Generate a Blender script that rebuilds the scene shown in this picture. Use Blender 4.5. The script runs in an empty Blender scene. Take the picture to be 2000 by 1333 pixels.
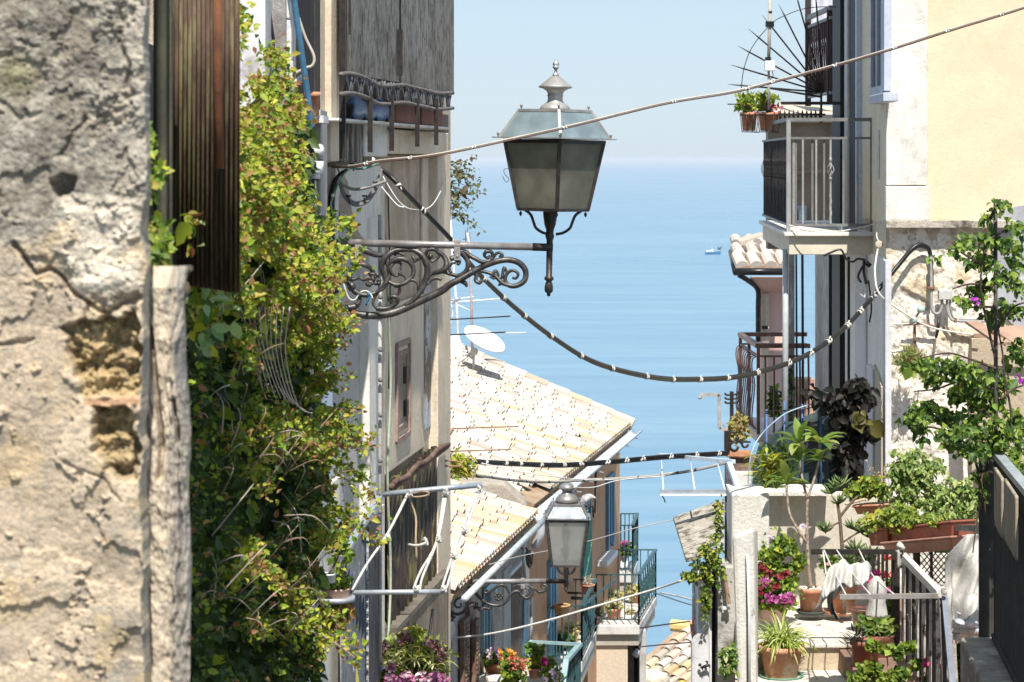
import bpy, math, random
import numpy as np
from mathutils import Vector as V, Matrix
random.seed(7); rng = np.random.default_rng(7)
S = bpy.context.scene
R = math.radians
# ------------------------------------------------------------ camera, sky, sun, exposure
F, HY, CZ = 5000.0, 310.0, 60.0            # focal length in pixels of a 2000 px frame, horizon row, eye height above the sea
cd = bpy.data.cameras.new('camera'); cam = bpy.data.objects.new('camera', cd); S.collection.objects.link(cam)
cam.location = (0, 0, CZ); cam.rotation_euler = (R(90), 0, 0)
cd.sensor_width = 36; cd.lens = 90; cd.shift_y = -(666.5-HY)/2000
cd.clip_start = .1; cd.clip_end = 200000
cd.dof.use_dof = True; cd.dof.focus_distance = 16; cd.dof.aperture_fstop = 13
S.camera = cam
SUN_EL, SUN_AZ = 57, 6                   # azimuth of the sun measured from straight behind the camera, minus = left
w = bpy.data.worlds.new('World'); S.world = w; w.use_nodes = True
nt = w.node_tree; bg = nt.nodes['Background']
sky = nt.nodes.new('ShaderNodeTexSky'); sky.sky_type = 'NISHITA'; sky.sun_disc = False
sky.sun_elevation = R(SUN_EL); sky.sun_rotation = R(180-SUN_AZ)
sky.altitude = 60; sky.air_density = 1.0; sky.dust_density = .35; sky.ozone_density = 2.2
hz = nt.nodes.new('ShaderNodeMix'); hz.data_type = 'RGBA'; hz.inputs[0].default_value = .72; hz.inputs[7].default_value = (3.85, 5.05, 6.4, 1)   # even summer haze over the whole sky
nt.links.new(sky.outputs[0], hz.inputs[6]); nt.links.new(hz.outputs[2], bg.inputs[0]); bg.inputs[1].default_value = .085
sd = V((math.sin(R(SUN_AZ))*math.cos(R(SUN_EL)), -math.cos(R(SUN_AZ))*math.cos(R(SUN_EL)), math.sin(R(SUN_EL))))
ld = bpy.data.lights.new('sun', 'SUN'); ld.energy = 4.6; ld.angle = R(.5); ld.color = (1, .95, .87)
sun = bpy.data.objects.new('sun', ld); S.collection.objects.link(sun)
sun.location = (0, -5, 90); sun.rotation_euler = sd.to_track_quat('Z', 'Y').to_euler()
S.view_settings.view_transform = 'Standard'; S.view_settings.look = 'None'
S.view_settings.exposure = .74; S.view_settings.gamma = 1
S.cycles.max_bounces = 6; S.cycles.transparent_max_bounces = 12
S.cycles.use_denoising = True

# ------------------------------------------------------------ places
def P(u, v, y):                            # point seen at photo position u, v at distance y
    return V(((u-1000)/F*y, y, CZ-(v-HY)/F*y))
class Wall:                                # vertical plane X = a + b*Y, n points to the street
    def __init__(s, a, b, sgn): s.a, s.b = a, b; s.n = V((1, -b, 0)).normalized()*sgn; s.t = V((b, 1, 0)).normalized(); s.k = sgn*math.sqrt(1+b*b)
    def y(s, u, off=0): return (s.a+off*s.k)/((u-1000)/F-s.b)
    def p(s, u, v, off=0): return P(u, v, s.y(u, off))
    def z(s, u, v, off=0): return CZ-(v-HY)/F*s.y(u, off)
    def xy(s, u, z, off=0): y = s.y(u, off); return V((s.a+off*s.k+s.b*y, y, z))
LW = Wall(-2.474, .12, 1)                  # big house on the left
BW = Wall(-5.37, .175, 1)                  # brown house
GW = Wall(-4.62, .157, 1)                  # grey house before it
RW = Wall(2.33, .035, -1)                  # yellow house, street side
# ------------------------------------------------------------ materials
MATS = {}
def mat(name, c, var=None, sc=3, stain=None, ssc=1.5, streak=False, slo=.52, shi=.62, rough=.85, bump=.25, bsc=40, metal=0, attr=False, fine=.25, pits=0, spec=.4, trans=0, coat=0):
    if name in MATS: return MATS[name]
    m = bpy.data.materials.new(name); m.use_nodes = True; MATS[name] = m
    N, L = m.node_tree.nodes, m.node_tree.links
    b = N['Principled BSDF']; b.inputs['Roughness'].default_value = rough; b.inputs['Metallic'].default_value = metal
    b.inputs['Specular IOR Level'].default_value = spec
    tc = N.new('ShaderNodeTexCoord')
    def noise(scale, det=6, mp=None, ro=.6):
        n = N.new('ShaderNodeTexNoise'); n.inputs['Scale'].default_value = scale; n.inputs['Detail'].default_value = det; n.inputs['Roughness'].default_value = ro
        if mp:
            q = N.new('ShaderNodeMapping'); q.inputs['Scale'].default_value = mp; L.new(tc.outputs['Object'], q.inputs[0]); L.new(q.outputs[0], n.inputs['Vector'])
        else: L.new(tc.outputs['Object'], n.inputs['Vector'])
        return n.outputs['Fac']
    def ramp(f, lo, hi):
        r = N.new('ShaderNodeMapRange'); r.inputs[1].default_value = lo; r.inputs[2].default_value = hi; L.new(f, r.inputs[0]); return r.outputs[0]
    def mix(f, a, bb, mode='MIX'):
        x = N.new('ShaderNodeMix'); x.data_type = 'RGBA'; x.blend_type = mode
        if isinstance(f, float): x.inputs[0].default_value = f
        else: L.new(f, x.inputs[0])
        for k, val in ((6, a), (7, bb)):
            if isinstance(val, tuple): x.inputs[k].default_value = (*val, 1)
            else: L.new(val, x.inputs[k])
        return x.outputs[2]
    col = c
    if attr:
        a = N.new('ShaderNodeAttribute'); a.attribute_name = 'Col'; col = a.outputs['Color']
    if var: col = mix(ramp(noise(sc), .4, .62), col, var)
    if stain: col = mix(ramp(noise(ssc*(6 if streak else 1), 8, (1, 1, .2) if streak else None, .7), slo, shi), col, stain)
    if fine:
        col = mix(ramp(noise(bsc*.6, 8, (1, 1, .6) if streak else None, .75), .25, .75), mix(1.0, col, (1-fine,)*3, 'MULTIPLY'), mix(1.0, col, (1+fine*.4,)*3, 'MULTIPLY'))
    if isinstance(col, tuple): b.inputs['Base Color'].default_value = (*col, 1)
    else: L.new(col, b.inputs['Base Color'])
    if bump:
        h = noise(bsc, 8, None, .7)
        if pits:
            vo = N.new('ShaderNodeTexVoronoi'); vo.inputs['Scale'].default_value = pits; L.new(tc.outputs['Object'], vo.inputs['Vector'])
            mm = N.new('ShaderNodeMath'); mm.operation = 'MULTIPLY'; L.new(h, mm.inputs[0]); L.new(ramp(vo.outputs['Distance'], .05, .3), mm.inputs[1]); h = mm.outputs[0]
        bp = N.new('ShaderNodeBump'); bp.inputs['Strength'].default_value = bump; bp.inputs['Distance'].default_value = .02
        L.new(h, bp.inputs['Height']); L.new(bp.outputs[0], b.inputs['Normal'])
    if trans:
        tr = N.new('ShaderNodeBsdfTranslucent'); ms = N.new('ShaderNodeMixShader'); ms.inputs[0].default_value = trans
        if isinstance(col, tuple): tr.inputs[0].default_value = (*col, 1)
        else: L.new(mix(1.0, col, (1.25, 1.2, .7), 'MULTIPLY'), tr.inputs[0])
        L.new(b.outputs[0], ms.inputs[1]); L.new(tr.outputs[0], ms.inputs[2]); L.new(ms.outputs[0], N['Material Output'].inputs[0])
    return m
LEAF = mat('leaf', (1, 1, 1), attr=True, rough=.5, bump=0, fine=0, trans=.38, spec=.35)
PETAL = mat('petal', (1, 1, 1), attr=True, rough=.6, bump=0, fine=0, trans=.3)
BARK = mat('bark', (.13, .09, .06), (.2, .15, .1), 20, bump=.6, bsc=60)
IRON = mat('dark_iron', (.028, .027, .027), (.06, .045, .035), 30, rough=.42, bump=.12, bsc=90, metal=.35, fine=.3)
CAST = mat('cast_iron', (.055, .054, .052), (.12, .11, .10), 25, rough=.4, bump=.15, bsc=120, metal=.5, fine=.3)
STEEL = mat('painted_grey_tube', (.36, .35, .35), (.25, .22, .2), 12, rough=.38, bump=.08, bsc=60, metal=.4)
GALV = mat('galvanised_metal', (.52, .56, .6), (.38, .4, .43), 9, rough=.4, metal=.4, bump=.08)
WHITE = mat('white_paint', (.78, .78, .77), (.66, .66, .64), 8, rough=.55, bump=.08)
ROPE = mat('white_rope', (.72, .7, .66), (.5, .48, .44), 40, rough=.9, bump=.5, bsc=150)
BLACK = mat('black_rubber', (.012, .012, .013), rough=.35, bump=.05, fine=.2)
PALE = mat('pale_cable', (.55, .5, .42), (.4, .34, .28), 12, rough=.5, bump=.05)
TERRA = mat('terracotta', (.48, .2, .105), (.58, .3, .18), 9, stain=(.62, .45, .33), ssc=5, rough=.8, bump=.15, bsc=60)
TERRAD = mat('brown_glazed_clay', (.1, .035, .02), (.2, .09, .06), 20, rough=.25, bump=.3, bsc=50)
BROWNPL = mat('brown_plastic', (.27, .09, .055), (.3, .11, .07), 6, rough=.55, bump=.06)
SOIL = mat('soil', (.05, .035, .025), rough=1, bump=.8, bsc=80)
GREENPL = mat('green_plastic', (.12, .3, .2), (.16, .34, .24), 6, rough=.5, bump=.05)

# ------------------------------------------------------------ mesh building
C = S.collection
def wloc(o):
    p = V((0, 0, 0))
    while o: p += o.location; o = o.parent
    return p
def tag(o, label=None, cat=None, group=None, kind=None):
    for k, x in (('label', label), ('category', cat), ('group', group), ('kind', kind)):
        if x: o[k] = x
    return o
def thing(name, loc, label, cat, group=None):
    o = bpy.data.objects.new(name, None); o.empty_display_size = .05; C.objects.link(o); o.location = loc
    return tag(o, label, cat, group)
def smooth(pts, k=4):
    pts = [V(p) for p in pts]; n = len(pts); out = []
    for i in range(n-1):
        a, b, c, d = pts[max(i-1, 0)], pts[i], pts[i+1], pts[min(i+2, n-1)]
        for j in range(k):
            t = j/k
            out.append(.5*((2*b)+(c-a)*t+(2*a-5*b+4*c-d)*t*t+(3*b-a-3*c+d)*t**3))
    out.append(pts[-1]); return out
class MB:
    def __init__(s): s.v, s.f, s.c, s.sm = [], [], [], []
    def add(s, vs, fs, c=None, sm=False):
        o = len(s.v); s.v += [tuple(x) for x in vs]; s.c += [c or (1, 1, 1)]*len(vs)
        s.f += [tuple(o+i for i in f) for f in fs]; s.sm += [sm]*len(fs); return s
    def hexa(s, a, b, c=None):             # a, b: two quads of points facing each other
        return s.add(list(a)+list(b), [(3, 2, 1, 0), (4, 5, 6, 7), (0, 1, 5, 4), (1, 2, 6, 5), (2, 3, 7, 6), (3, 0, 4, 7)], c)
    def box(s, p0, p1, c=None):
        (x0, y0, z0), (x1, y1, z1) = p0, p1
        return s.hexa([(x0, y0, z0), (x1, y0, z0), (x1, y1, z0), (x0, y1, z0)], [(x0, y0, z1), (x1, y0, z1), (x1, y1, z1), (x0, y1, z1)], c)
    def beam(s, a, b, w, h=None, up=(0, 0, 1), c=None):
        a, b = V(a), V(b); h = h or w; d = (b-a).normalized(); up = V(up)
        if abs(d.dot(up)) > .99: up = V((0, 1, 0))
        x = d.cross(up).normalized()*w/2; y = x.cross(d).normalized()*h/2
        return s.hexa([a-x-y, a+x-y, a+x+y, a-x+y], [b-x-y, b+x-y, b+x+y, b-x+y], c)
    def tube(s, pts, r, n=8, c=None, sm=True, k=0, flat=None):
        pts = smooth(pts, k) if k else [V(p) for p in pts]
        m = len(pts); rs = list(r) if hasattr(r, '__len__') else [r]*m
        if len(rs) != m:
            q = rs; rs = [q[min(int(i/(m-1)*(len(q)-1)), len(q)-2)]*(1-(i/(m-1)*(len(q)-1)-min(int(i/(m-1)*(len(q)-1)), len(q)-2)))+q[min(int(i/(m-1)*(len(q)-1)), len(q)-2)+1]*(i/(m-1)*(len(q)-1)-min(int(i/(m-1)*(len(q)-1)), len(q)-2)) for i in range(m)]
        t = (pts[1]-pts[0]).normalized(); x = t.orthogonal().normalized(); vs, fs = [], []
        for i, p in enumerate(pts):
            t2 = (pts[min(i+1, m-1)]-pts[max(i-1, 0)])
            t2 = t2.normalized() if t2.length > 1e-9 else t
            x = (x-t2*x.dot(t2)); x = x.normalized() if x.length > 1e-6 else t2.orthogonal().normalized(); y = t2.cross(x); t = t2
            for j in range(n):
                a = 2*math.pi*j/n; q = (x*math.cos(a)+y*math.sin(a))*rs[i]
                if flat: q = q-V((0, 1, 0))*q.y*(1-flat)
                vs.append(p+q)
        for i in range(m-1):
            for j in range(n):
                a = i*n+j; b = i*n+(j+1) % n; fs.append((a, b, b+n, a+n))
        fs.append(tuple(reversed(range(n)))); fs.append(tuple(range((m-1)*n, m*n)))
        return s.add(vs, fs, c, sm)
    def lathe(s, c0, prof, n=24, axis=(0, 0, 1), c=None, caps=True, tilt=None):   # prof: (radius, height)
        c0 = V(c0); vs, fs = [], []
        M = V((0, 0, 1)).rotation_difference(V(axis)).to_matrix()
        for r, h in prof:
            for j in range(n):
                a = 2*math.pi*j/n; vs.append(c0+M @ V((r*math.cos(a), r*math.sin(a), h)))
        for i in range(len(prof)-1):
            for j in range(n):
                a = i*n+j; b = i*n+(j+1) % n; fs.append((a, b, b+n, a+n))
        if caps: fs += [tuple(reversed(range(n))), tuple(range((len(prof)-1)*n, len(prof)*n))]
        return s.add(vs, fs, c, True)
    def ball(s, c0, r, n=10, c=None, sc=(1, 1, 1)):
        c0 = V(c0); m = n//2+1; vs, fs = [], []
        for i in range(m+1):
            th = math.pi*i/m
            for j in range(n):
                a = 2*math.pi*j/n; vs.append(c0+V((r*sc[0]*math.sin(th)*math.cos(a), r*sc[1]*math.sin(th)*math.sin(a), r*sc[2]*math.cos(th))))
        for i in range(m):
            for j in range(n):
                a = i*n+j; b = i*n+(j+1) % n; fs.append((a, a+n, b+n, b))
        return s.add(vs, fs, c, True)
    def prism(s, pts, d, c=None):          # planar outline pushed along d
        d = V(d); n = len(pts); a = [V(p) for p in pts]
        return s.add(a+[p+d for p in a], [tuple(range(n)), tuple(reversed(range(n, 2*n)))]+[((i+1) % n, i, n+i, n+(i+1) % n) for i in range(n)], c)
    def sheet(s, fn, nu, nv, c=None, th=0): # fn(i/nu, j/nv) -> point
        vs = [fn(i/nu, j/nv) for i in range(nu+1) for j in range(nv+1)]
        fs = [(i*(nv+1)+j, (i+1)*(nv+1)+j, (i+1)*(nv+1)+j+1, i*(nv+1)+j+1) for i in range(nu) for j in range(nv)]
        return s.add(vs, fs, c, True)
    def strap(s, base, d, L, wd, droop=1.0, n=6, c=None, tip=.05, fold=.25, mid=.35):   # arching strap or big leaf
        base, d = V(base), V(d).normalized(); side = d.cross(V((0, 0, 1)))
        side = side.normalized() if side.length > .05 else V((1, 0, 0))
        pts, p, g = [], base.copy(), d.copy()
        for i in range(n+1):
            t = i/n; wv = wd*(math.sin(math.pi*min(1, (t*.5/mid if t < mid else .5+.5*(t-mid)/(1-mid))))*.95+tip*(1-t)+.02)
            up = side.cross(g).normalized()
            pts += [p-side*wv/2+up*wv*fold, p, p+side*wv/2+up*wv*fold]
            g = (g+V((0, 0, -1))*droop/n).normalized(); p = p+g*L/n
        fs = []
        for i in range(n):
            a = i*3; fs += [(a, a+1, a+4, a+3), (a+1, a+2, a+5, a+4)]
        return s.add(pts, fs, c, True)
    def build(s, name, m, parent=None, label=None, cat=None, group=None, kind=None, bevel=0, th=0):
        vs = np.array(s.v, dtype=np.float64)
        if parent: loc = wloc(parent)
        else:
            lo, hi = vs.min(0), vs.max(0); loc = V(((lo[0]+hi[0])/2, (lo[1]+hi[1])/2, lo[2]))
        me = bpy.data.meshes.new(name); me.from_pydata((vs-np.array(loc)).tolist(), [], s.f); me.materials.append(m)
        me.polygons.foreach_set('use_smooth', s.sm)
        if any(x != (1, 1, 1) for x in s.c):
            a = me.color_attributes.new('Col', 'FLOAT_COLOR', 'POINT'); a.data.foreach_set('color', np.hstack([np.array(s.c), np.ones((len(s.c), 1))]).ravel())
        me.validate()
        o = bpy.data.objects.new(name, me); C.objects.link(o)
        if parent: o.parent = parent
        else: o.location = loc
        if bevel:
            b = o.modifiers.new('b', 'BEVEL'); b.width = bevel; b.segments = 2; b.limit_method = 'ANGLE'
        if th:
            b = o.modifiers.new('s', 'SOLIDIFY'); b.thickness = th; b.offset = 0
        return tag(o, label, cat, group, kind)
def wallbox(mb, W, u0, u1, z0, z1, off=0., th=.1, c=None):   # a box lying in wall W: face at off, th deep
    a, b = W.xy(u0, z0, off), W.xy(u1, z0, off); d = -W.n*th; h = V((0, 0, z1-z0))
    return mb.hexa([a, b, b+d, a+d], [a+h, b+h, b+d+h, a+d+h], c)
def pbox(mb, u0, u1, v0, v1, y, th, c=None):                 # box facing the camera
    a, b, q, r = P(u0, v1, y), P(u1, v1, y), P(u1, v0, y), P(u0, v0, y); d = V((0, th, 0))
    return mb.hexa([a, b, b+d, a+d], [r, q, q+d, r+d], c)
# value noise for the hand-made surfaces
def vnoise(x, y, seed):
    g = np.random.default_rng(seed).random((64, 64)); xi, yi = np.floor(x).astype(int), np.floor(y).astype(int)
    fx, fy = x-xi, y-yi; fx, fy = fx*fx*(3-2*fx), fy*fy*(3-2*fy)
    G = lambda a, b: g[a % 64, b % 64]
    return (G(xi, yi)*(1-fx)+G(xi+1, yi)*fx)*(1-fy)+(G(xi, yi+1)*(1-fx)+G(xi+1, yi+1)*fx)*fy
def fbm(x, y, seed, o=5, g=.5):
    s, a, t = 0, 1, 0
    for i in range(o): s = s+a*vnoise(x*2**i+i*7.3, y*2**i+i*3.1, seed+i); t += a; a *= g
    return s/t
# ------------------------------------------------------------ leaves
def leaves(name, pts, size, cols, parent=None, wid=.5, axis=(0, 0, -.3), jit=1.0, face=(-.1, -.8, .6), fj=.7, svar=.45, m=None, label=None, cat=None, group=None, kind=None, fold=.2):
    pts = np.asarray(pts, float); n = len(pts)
    a = np.array(axis)+rng.normal(0, jit*.6, (n, 3)); a /= np.linalg.norm(a, axis=1)[:, None]
    f = np.array(face)+rng.normal(0, fj*.6, (n, 3)); s = np.cross(a, f); s /= np.linalg.norm(s, axis=1)[:, None]+1e-9; nn = np.cross(s, a)
    sz = (size*np.exp(rng.normal(0, svar*.6, n)))[:, None]
    T = [(0, 0, 0), (-.5*wid, .28, fold), (-.42*wid, .62, fold), (0, 1, -.12), (.42*wid, .62, fold), (.5*wid, .28, fold)]
    vs = np.stack([pts+s*sz*x+a*sz*y+nn*sz*(z*wid) for x, y, z in T], 1).reshape(-1, 3)
    cl = np.array(cols)[rng.integers(0, len(cols), n)]*np.exp(rng.normal(0, .18, (n, 1))); cl = np.repeat(cl, 6, 0)
    loc = np.array(wloc(parent)) if parent else np.array([(vs[:, 0].min()+vs[:, 0].max())/2, (vs[:, 1].min()+vs[:, 1].max())/2, vs[:, 2].min()])
    me = bpy.data.meshes.new(name); me.vertices.add(n*6); me.vertices.foreach_set('co', (vs-loc).ravel())
    idx = (np.arange(n)*6)[:, None]+np.array([0, 3, 2, 1, 0, 5, 4, 3]); me.loops.add(n*8); me.loops.foreach_set('vertex_index', idx.ravel())
    me.polygons.add(n*2); me.polygons.foreach_set('loop_start', np.arange(n*2)*4); me.polygons.foreach_set('loop_total', np.full(n*2, 4))
    me.update(calc_edges=True); at = me.color_attributes.new('Col', 'FLOAT_COLOR', 'POINT')
    at.data.foreach_set('color', np.hstack([cl, np.ones((len(cl), 1))]).ravel()); me.materials.append(m or LEAF)
    o = bpy.data.objects.new(name, me); C.objects.link(o)
    if parent: o.parent = parent
    else: o.location = loc.tolist()
    return tag(o, label, cat, group, kind)
G_FRESH = [(.13, .22, .03), (.09, .17, .025), (.2, .27, .04), (.06, .12, .02), (.24, .3, .06)]
G_YEL = [(.36, .4, .045), (.27, .35, .035), (.44, .44, .06), (.17, .25, .025), (.38, .32, .06)]
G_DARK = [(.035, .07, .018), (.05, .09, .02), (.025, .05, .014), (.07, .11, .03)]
G_RED = [(.32, .15, .07), (.36, .22, .1), (.25, .12, .05)]
G_PALE = [(.33, .4, .12), (.24, .33, .09), (.42, .46, .2), (.15, .23, .06), (.1, .17, .04)]
def ell(c, rad, n, hollow=.3):             # points through an uneven ellipsoid volume
    N = n*3; d = rng.normal(0, 1, (N, 3)); d /= np.linalg.norm(d, axis=1)[:, None]; r = rng.uniform(hollow, 1, N)**.55*np.exp(rng.normal(0, .13, N))
    ph = rng.uniform(0, 6, 6); p = d*r[:, None]
    g = np.sin(p[:, 0]*5+ph[0])*np.sin(p[:, 2]*5.5+ph[1])+.6*np.sin(p[:, 0]*11+p[:, 2]*7+ph[2])*np.sin(p[:, 2]*12-p[:, 1]*9+ph[3])
    return np.array(c)+p[np.argsort(-(g+rng.normal(0, .45, N)))[:n]]*np.array(rad)*1.06
# ============================================================ SEA AND GROUND
def sea():
    mb = MB(); mb.add([(-30000, 130, 0), (30000, 130, 0), (30000, 60000, 0), (-30000, 60000, 0)], [(0, 1, 2, 3)])
    m = bpy.data.materials.new('sea_water'); m.use_nodes = True; N, L = m.node_tree.nodes, m.node_tree.links
    b = N['Principled BSDF']; tc = N.new('ShaderNodeTexCoord')
    def nz(sx, sy, det, ro=.6):
        q = N.new('ShaderNodeMapping'); q.inputs['Scale'].default_value = (sx, sy, 1); L.new(tc.outputs['Object'], q.inputs[0])
        n = N.new('ShaderNodeTexNoise'); n.inputs['Scale'].default_value = 1; n.inputs['Detail'].default_value = det; n.inputs['Roughness'].default_value = ro
        L.new(q.outputs[0], n.inputs['Vector']); return n.outputs['Fac']
    a = nz(.0022, .008, 8, .62); r = N.new('ShaderNodeMapRange'); r.inputs[1].default_value = .38; r.inputs[2].default_value = .66; L.new(a, r.inputs[0])
    a2 = nz(.012, .06, 9, .7); am = N.new('ShaderNodeMath'); am.operation = 'MULTIPLY_ADD'; am.inputs[1].default_value = .55; L.new(a2, am.inputs[0]); am2 = N.new('ShaderNodeMath'); am2.operation = 'MULTIPLY'; am2.inputs[1].default_value = .47; L.new(a, am2.inputs[0]); L.new(am2.outputs[0], am.inputs[2]); L.new(am.outputs[0], r.inputs[0])
    x = N.new('ShaderNodeMix'); x.data_type = 'RGBA'; x.inputs[6].default_value = (.095, .205, .295, 1); x.inputs[7].default_value = (.19, .3, .38, 1)
    L.new(r.outputs[0], x.inputs[0]); L.new(x.outputs[2], b.inputs['Base Color'])
    r2 = N.new('ShaderNodeMapRange'); r2.inputs[1].default_value = .35; r2.inputs[2].default_value = .7; r2.inputs[3].default_value = .26; r2.inputs[4].default_value = .42
    L.new(a, r2.inputs[0]); L.new(r2.outputs[0], b.inputs['Roughness']); b.inputs['IOR'].default_value = 1.33
    bp = N.new('ShaderNodeBump'); bp.inputs['Strength'].default_value = .35; bp.inputs['Distance'].default_value = 1.6
    L.new(nz(.05, .16, 9, .7), bp.inputs['Height']); L.new(bp.outputs[0], b.inputs['Normal'])
    mb.build('sea', m, kind='structure')
sea()
g = MB(); g.sheet(lambda a, b: V((-60+a*120, -12+b*250, CZ-9-b*52+1.2*math.sin(a*9)*b)), 12, 20)
g.build('ground', mat('street_ground', (.2, .18, .15), (.12, .11, .1), 1.2, bump=.5), kind='structure')

# ============================================================ NEAR WALL CORNER, left edge of the view
def seg_d(u, v, pts):
    d = np.full(u.shape, 1e9)
    for (x0, y0), (x1, y1) in zip(pts, pts[1:]):
        dx, dy = x1-x0, y1-y0; t = np.clip(((u-x0)*dx+(v-y0)*dy)/(dx*dx+dy*dy), 0, 1); d = np.minimum(d, np.hypot(u-x0-t*dx, v-y0-t*dy))
    return d
def inside(u, v, poly):
    r = np.zeros(u.shape, bool); n = len(poly)
    for i in range(n):
        x0, y0 = poly[i]; x1, y1 = poly[(i+1) % n]
        if y0 == y1: continue
        r ^= ((y0 > v) != (y1 > v)) & (u < (x1-x0)*(v-y0)/(y1-y0)+x0)
    return r
def smask(u, v, poly, soft):               # 1 inside, falling to 0 over 'soft' pixels
    d = seg_d(u, v, poly+[poly[0]]); i = inside(u, v, poly); return np.clip(np.where(i, .5+d/soft, .5-d/soft), 0, 1)
def relief(name, U, Vv, base, nrm, disp, col, m, parent):
    nu, nv = U.shape; k = base+nrm*disp[..., None]; vs = k.reshape(-1, 3)-np.array(wloc(parent))
    i, j = np.meshgrid(np.arange(nu-1), np.arange(nv-1), indexing='ij'); a = (i*nv+j).ravel()
    q = np.stack([a, a+nv, a+nv+1, a+1], 1)
    me = bpy.data.meshes.new(name); me.vertices.add(len(vs)); me.vertices.foreach_set('co', vs.ravel())
    me.loops.add(q.size); me.loops.foreach_set('vertex_index', q.ravel()); me.polygons.add(len(q)); me.polygons.foreach_set('loop_start', np.arange(len(q))*4); me.polygons.foreach_set('loop_total', np.full(len(q), 4))
    me.polygons.foreach_set('use_smooth', np.ones(len(q), bool)); me.update(calc_edges=True)
    at = me.color_attributes.new('Col', 'FLOAT_COLOR', 'POINT'); at.data.foreach_set('color', np.concatenate([np.clip(col, .01, .9), np.ones(col.shape[:2]+(1,))], 2).ravel()); me.materials.append(m)
    o = bpy.data.objects.new(name, me); C.objects.link(o); o.parent = parent; return o
def lerp(a, b, t): return a*(1-t[..., None])+np.array(b)*t[..., None]
def near_wall():
    Y0 = 4.0; u = np.arange(-60, 300, 2.0); v = np.arange(-60, 1400, 2.0); U, W_ = np.meshgrid(u, v, indexing='ij')
    wob = (fbm(U/60, W_/60, 3)-.5)*26; Uw, Vw = U+wob, W_+(fbm(U/50, W_/50, 9)-.5)*26
    edge = 283+(fbm(W_*0+2, W_/90, 21)-.5)*34-8*np.clip((W_-520)/60, 0, 1)
    base = np.stack([(U-1000)/F*Y0, U*0+Y0, CZ-(W_-HY)/F*Y0], 2); N_ = np.zeros_like(base); N_[..., 1] = -1
    mm = Y0/F                                # metres per pixel here
    fine = (fbm(U/9, W_/9, 31, 5, .62)-.5); med = fbm(U/45, W_/38, 41, 5)-.5; big = fbm(U/150, W_/190, 51, 3)-.5
    layer = np.clip((fbm(U/85+3, W_/75, 111, 5, .62)-.5)*40, 0, 1); soft = 1-.45*np.clip((W_-560)/120, 0, 1); disp = big*.03+med*.012*soft+fine*.006*soft-layer*.007; grit = fbm(U/3.2, W_/3.2, 121, 3, .7)-.5; disp += grit*.0025
    rough = np.clip((fbm(U/80, W_/70, 61)-.48)*6, 0, 1)*np.clip((Uw-150)/60, 0, 1)*np.clip(1-(W_-330)/120, 0, 1)
    disp += rough*fine*.022
    # crust edge where plaster has come away, cracks and the two hollows of bare stone
    patch = smask(Uw, Vw, [(120, 395), (262, 400), (272, 560), (200, 575), (150, 560), (120, 500)], 34); disp += patch*.012
    for pts, wd, dp in (([(30, 478), (70, 535), (95, 520), (125, 560), (160, 590), (205, 612), (290, 575)], 8, .03), ([(-20, 690), (20, 672), (62, 664)], 6, .018), ([(112, 300), (140, 262), (165, 228)], 6, .02),
                        ([(0, 205), (40, 232), (80, 222)], 7, .014), ([(165, 590), (160, 625), (118, 640)], 5, .018), ([(258, 800), (285, 850), (268, 920)], 6, .014), ([(120, 905), (190, 930), (240, 975)], 5, .01), ([(232, 20), (228, 80), (245, 120), (252, 200)], 7, .02)):
        d = seg_d(Uw, Vw, pts); disp -= dp*.6*np.clip(1-d/(wd*(.5+fbm(U/30, W_/30, 151, 3))), 0, 1)**.7
    hole = smask(Uw, Vw, [(98, 350), (120, 338), (150, 352), (140, 378), (108, 384)], 10); disp -= hole*.03
    wx = U+(fbm(U/22, W_/22, 131, 4)-.5)*26; wy = W_+(fbm(U/26, W_/20, 141, 4)-.5)*24; h1 = smask(wx, wy, [(118, 648), (160, 630), (222, 622), (262, 606), (274, 660), (270, 775), (170, 778), (148, 742), (138, 700)], 8); h2 = smask(wx, wy, [(176, 798), (240, 794), (262, 830), (270, 880), (262, 930), (232, 944), (206, 915), (186, 880)], 10)
    hh = np.maximum(h1, h2); lump = fbm(U/24, W_/20, 71, 4)-.5
    disp = disp*(1-hh)+hh*(-.036+lump*.055+fine*.03)
    brick = smask(U, W_, [(164, 779), (270, 775), (271, 792), (168, 795)], 4); disp = disp*(1-brick)+brick*(-.006)
    over = np.clip((U-edge)/8, 0, 3); disp = np.where(U > edge, disp-over*.03, disp); base[..., 0] = np.minimum(base[..., 0], (edge-1000)/F*Y0)
    # plaster and stone colours, the bare stone darker where it dips
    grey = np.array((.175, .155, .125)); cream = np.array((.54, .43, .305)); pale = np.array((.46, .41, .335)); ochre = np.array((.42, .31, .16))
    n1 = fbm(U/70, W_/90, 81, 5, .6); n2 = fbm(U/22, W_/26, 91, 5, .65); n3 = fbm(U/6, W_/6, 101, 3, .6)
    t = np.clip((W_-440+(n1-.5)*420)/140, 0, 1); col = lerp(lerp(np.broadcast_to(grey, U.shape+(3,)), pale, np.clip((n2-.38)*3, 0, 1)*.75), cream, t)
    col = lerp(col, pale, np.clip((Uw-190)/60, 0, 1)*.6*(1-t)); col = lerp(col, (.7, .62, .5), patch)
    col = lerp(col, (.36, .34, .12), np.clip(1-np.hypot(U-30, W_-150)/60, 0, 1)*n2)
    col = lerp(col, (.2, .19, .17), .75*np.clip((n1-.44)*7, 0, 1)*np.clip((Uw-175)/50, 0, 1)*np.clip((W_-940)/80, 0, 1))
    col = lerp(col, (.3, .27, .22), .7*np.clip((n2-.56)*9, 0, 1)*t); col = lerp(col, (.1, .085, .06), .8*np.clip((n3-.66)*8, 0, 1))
    col = lerp(col, (.58, .42, .22), .5*np.clip((n1-.56)*8, 0, 1)*t)
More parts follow.
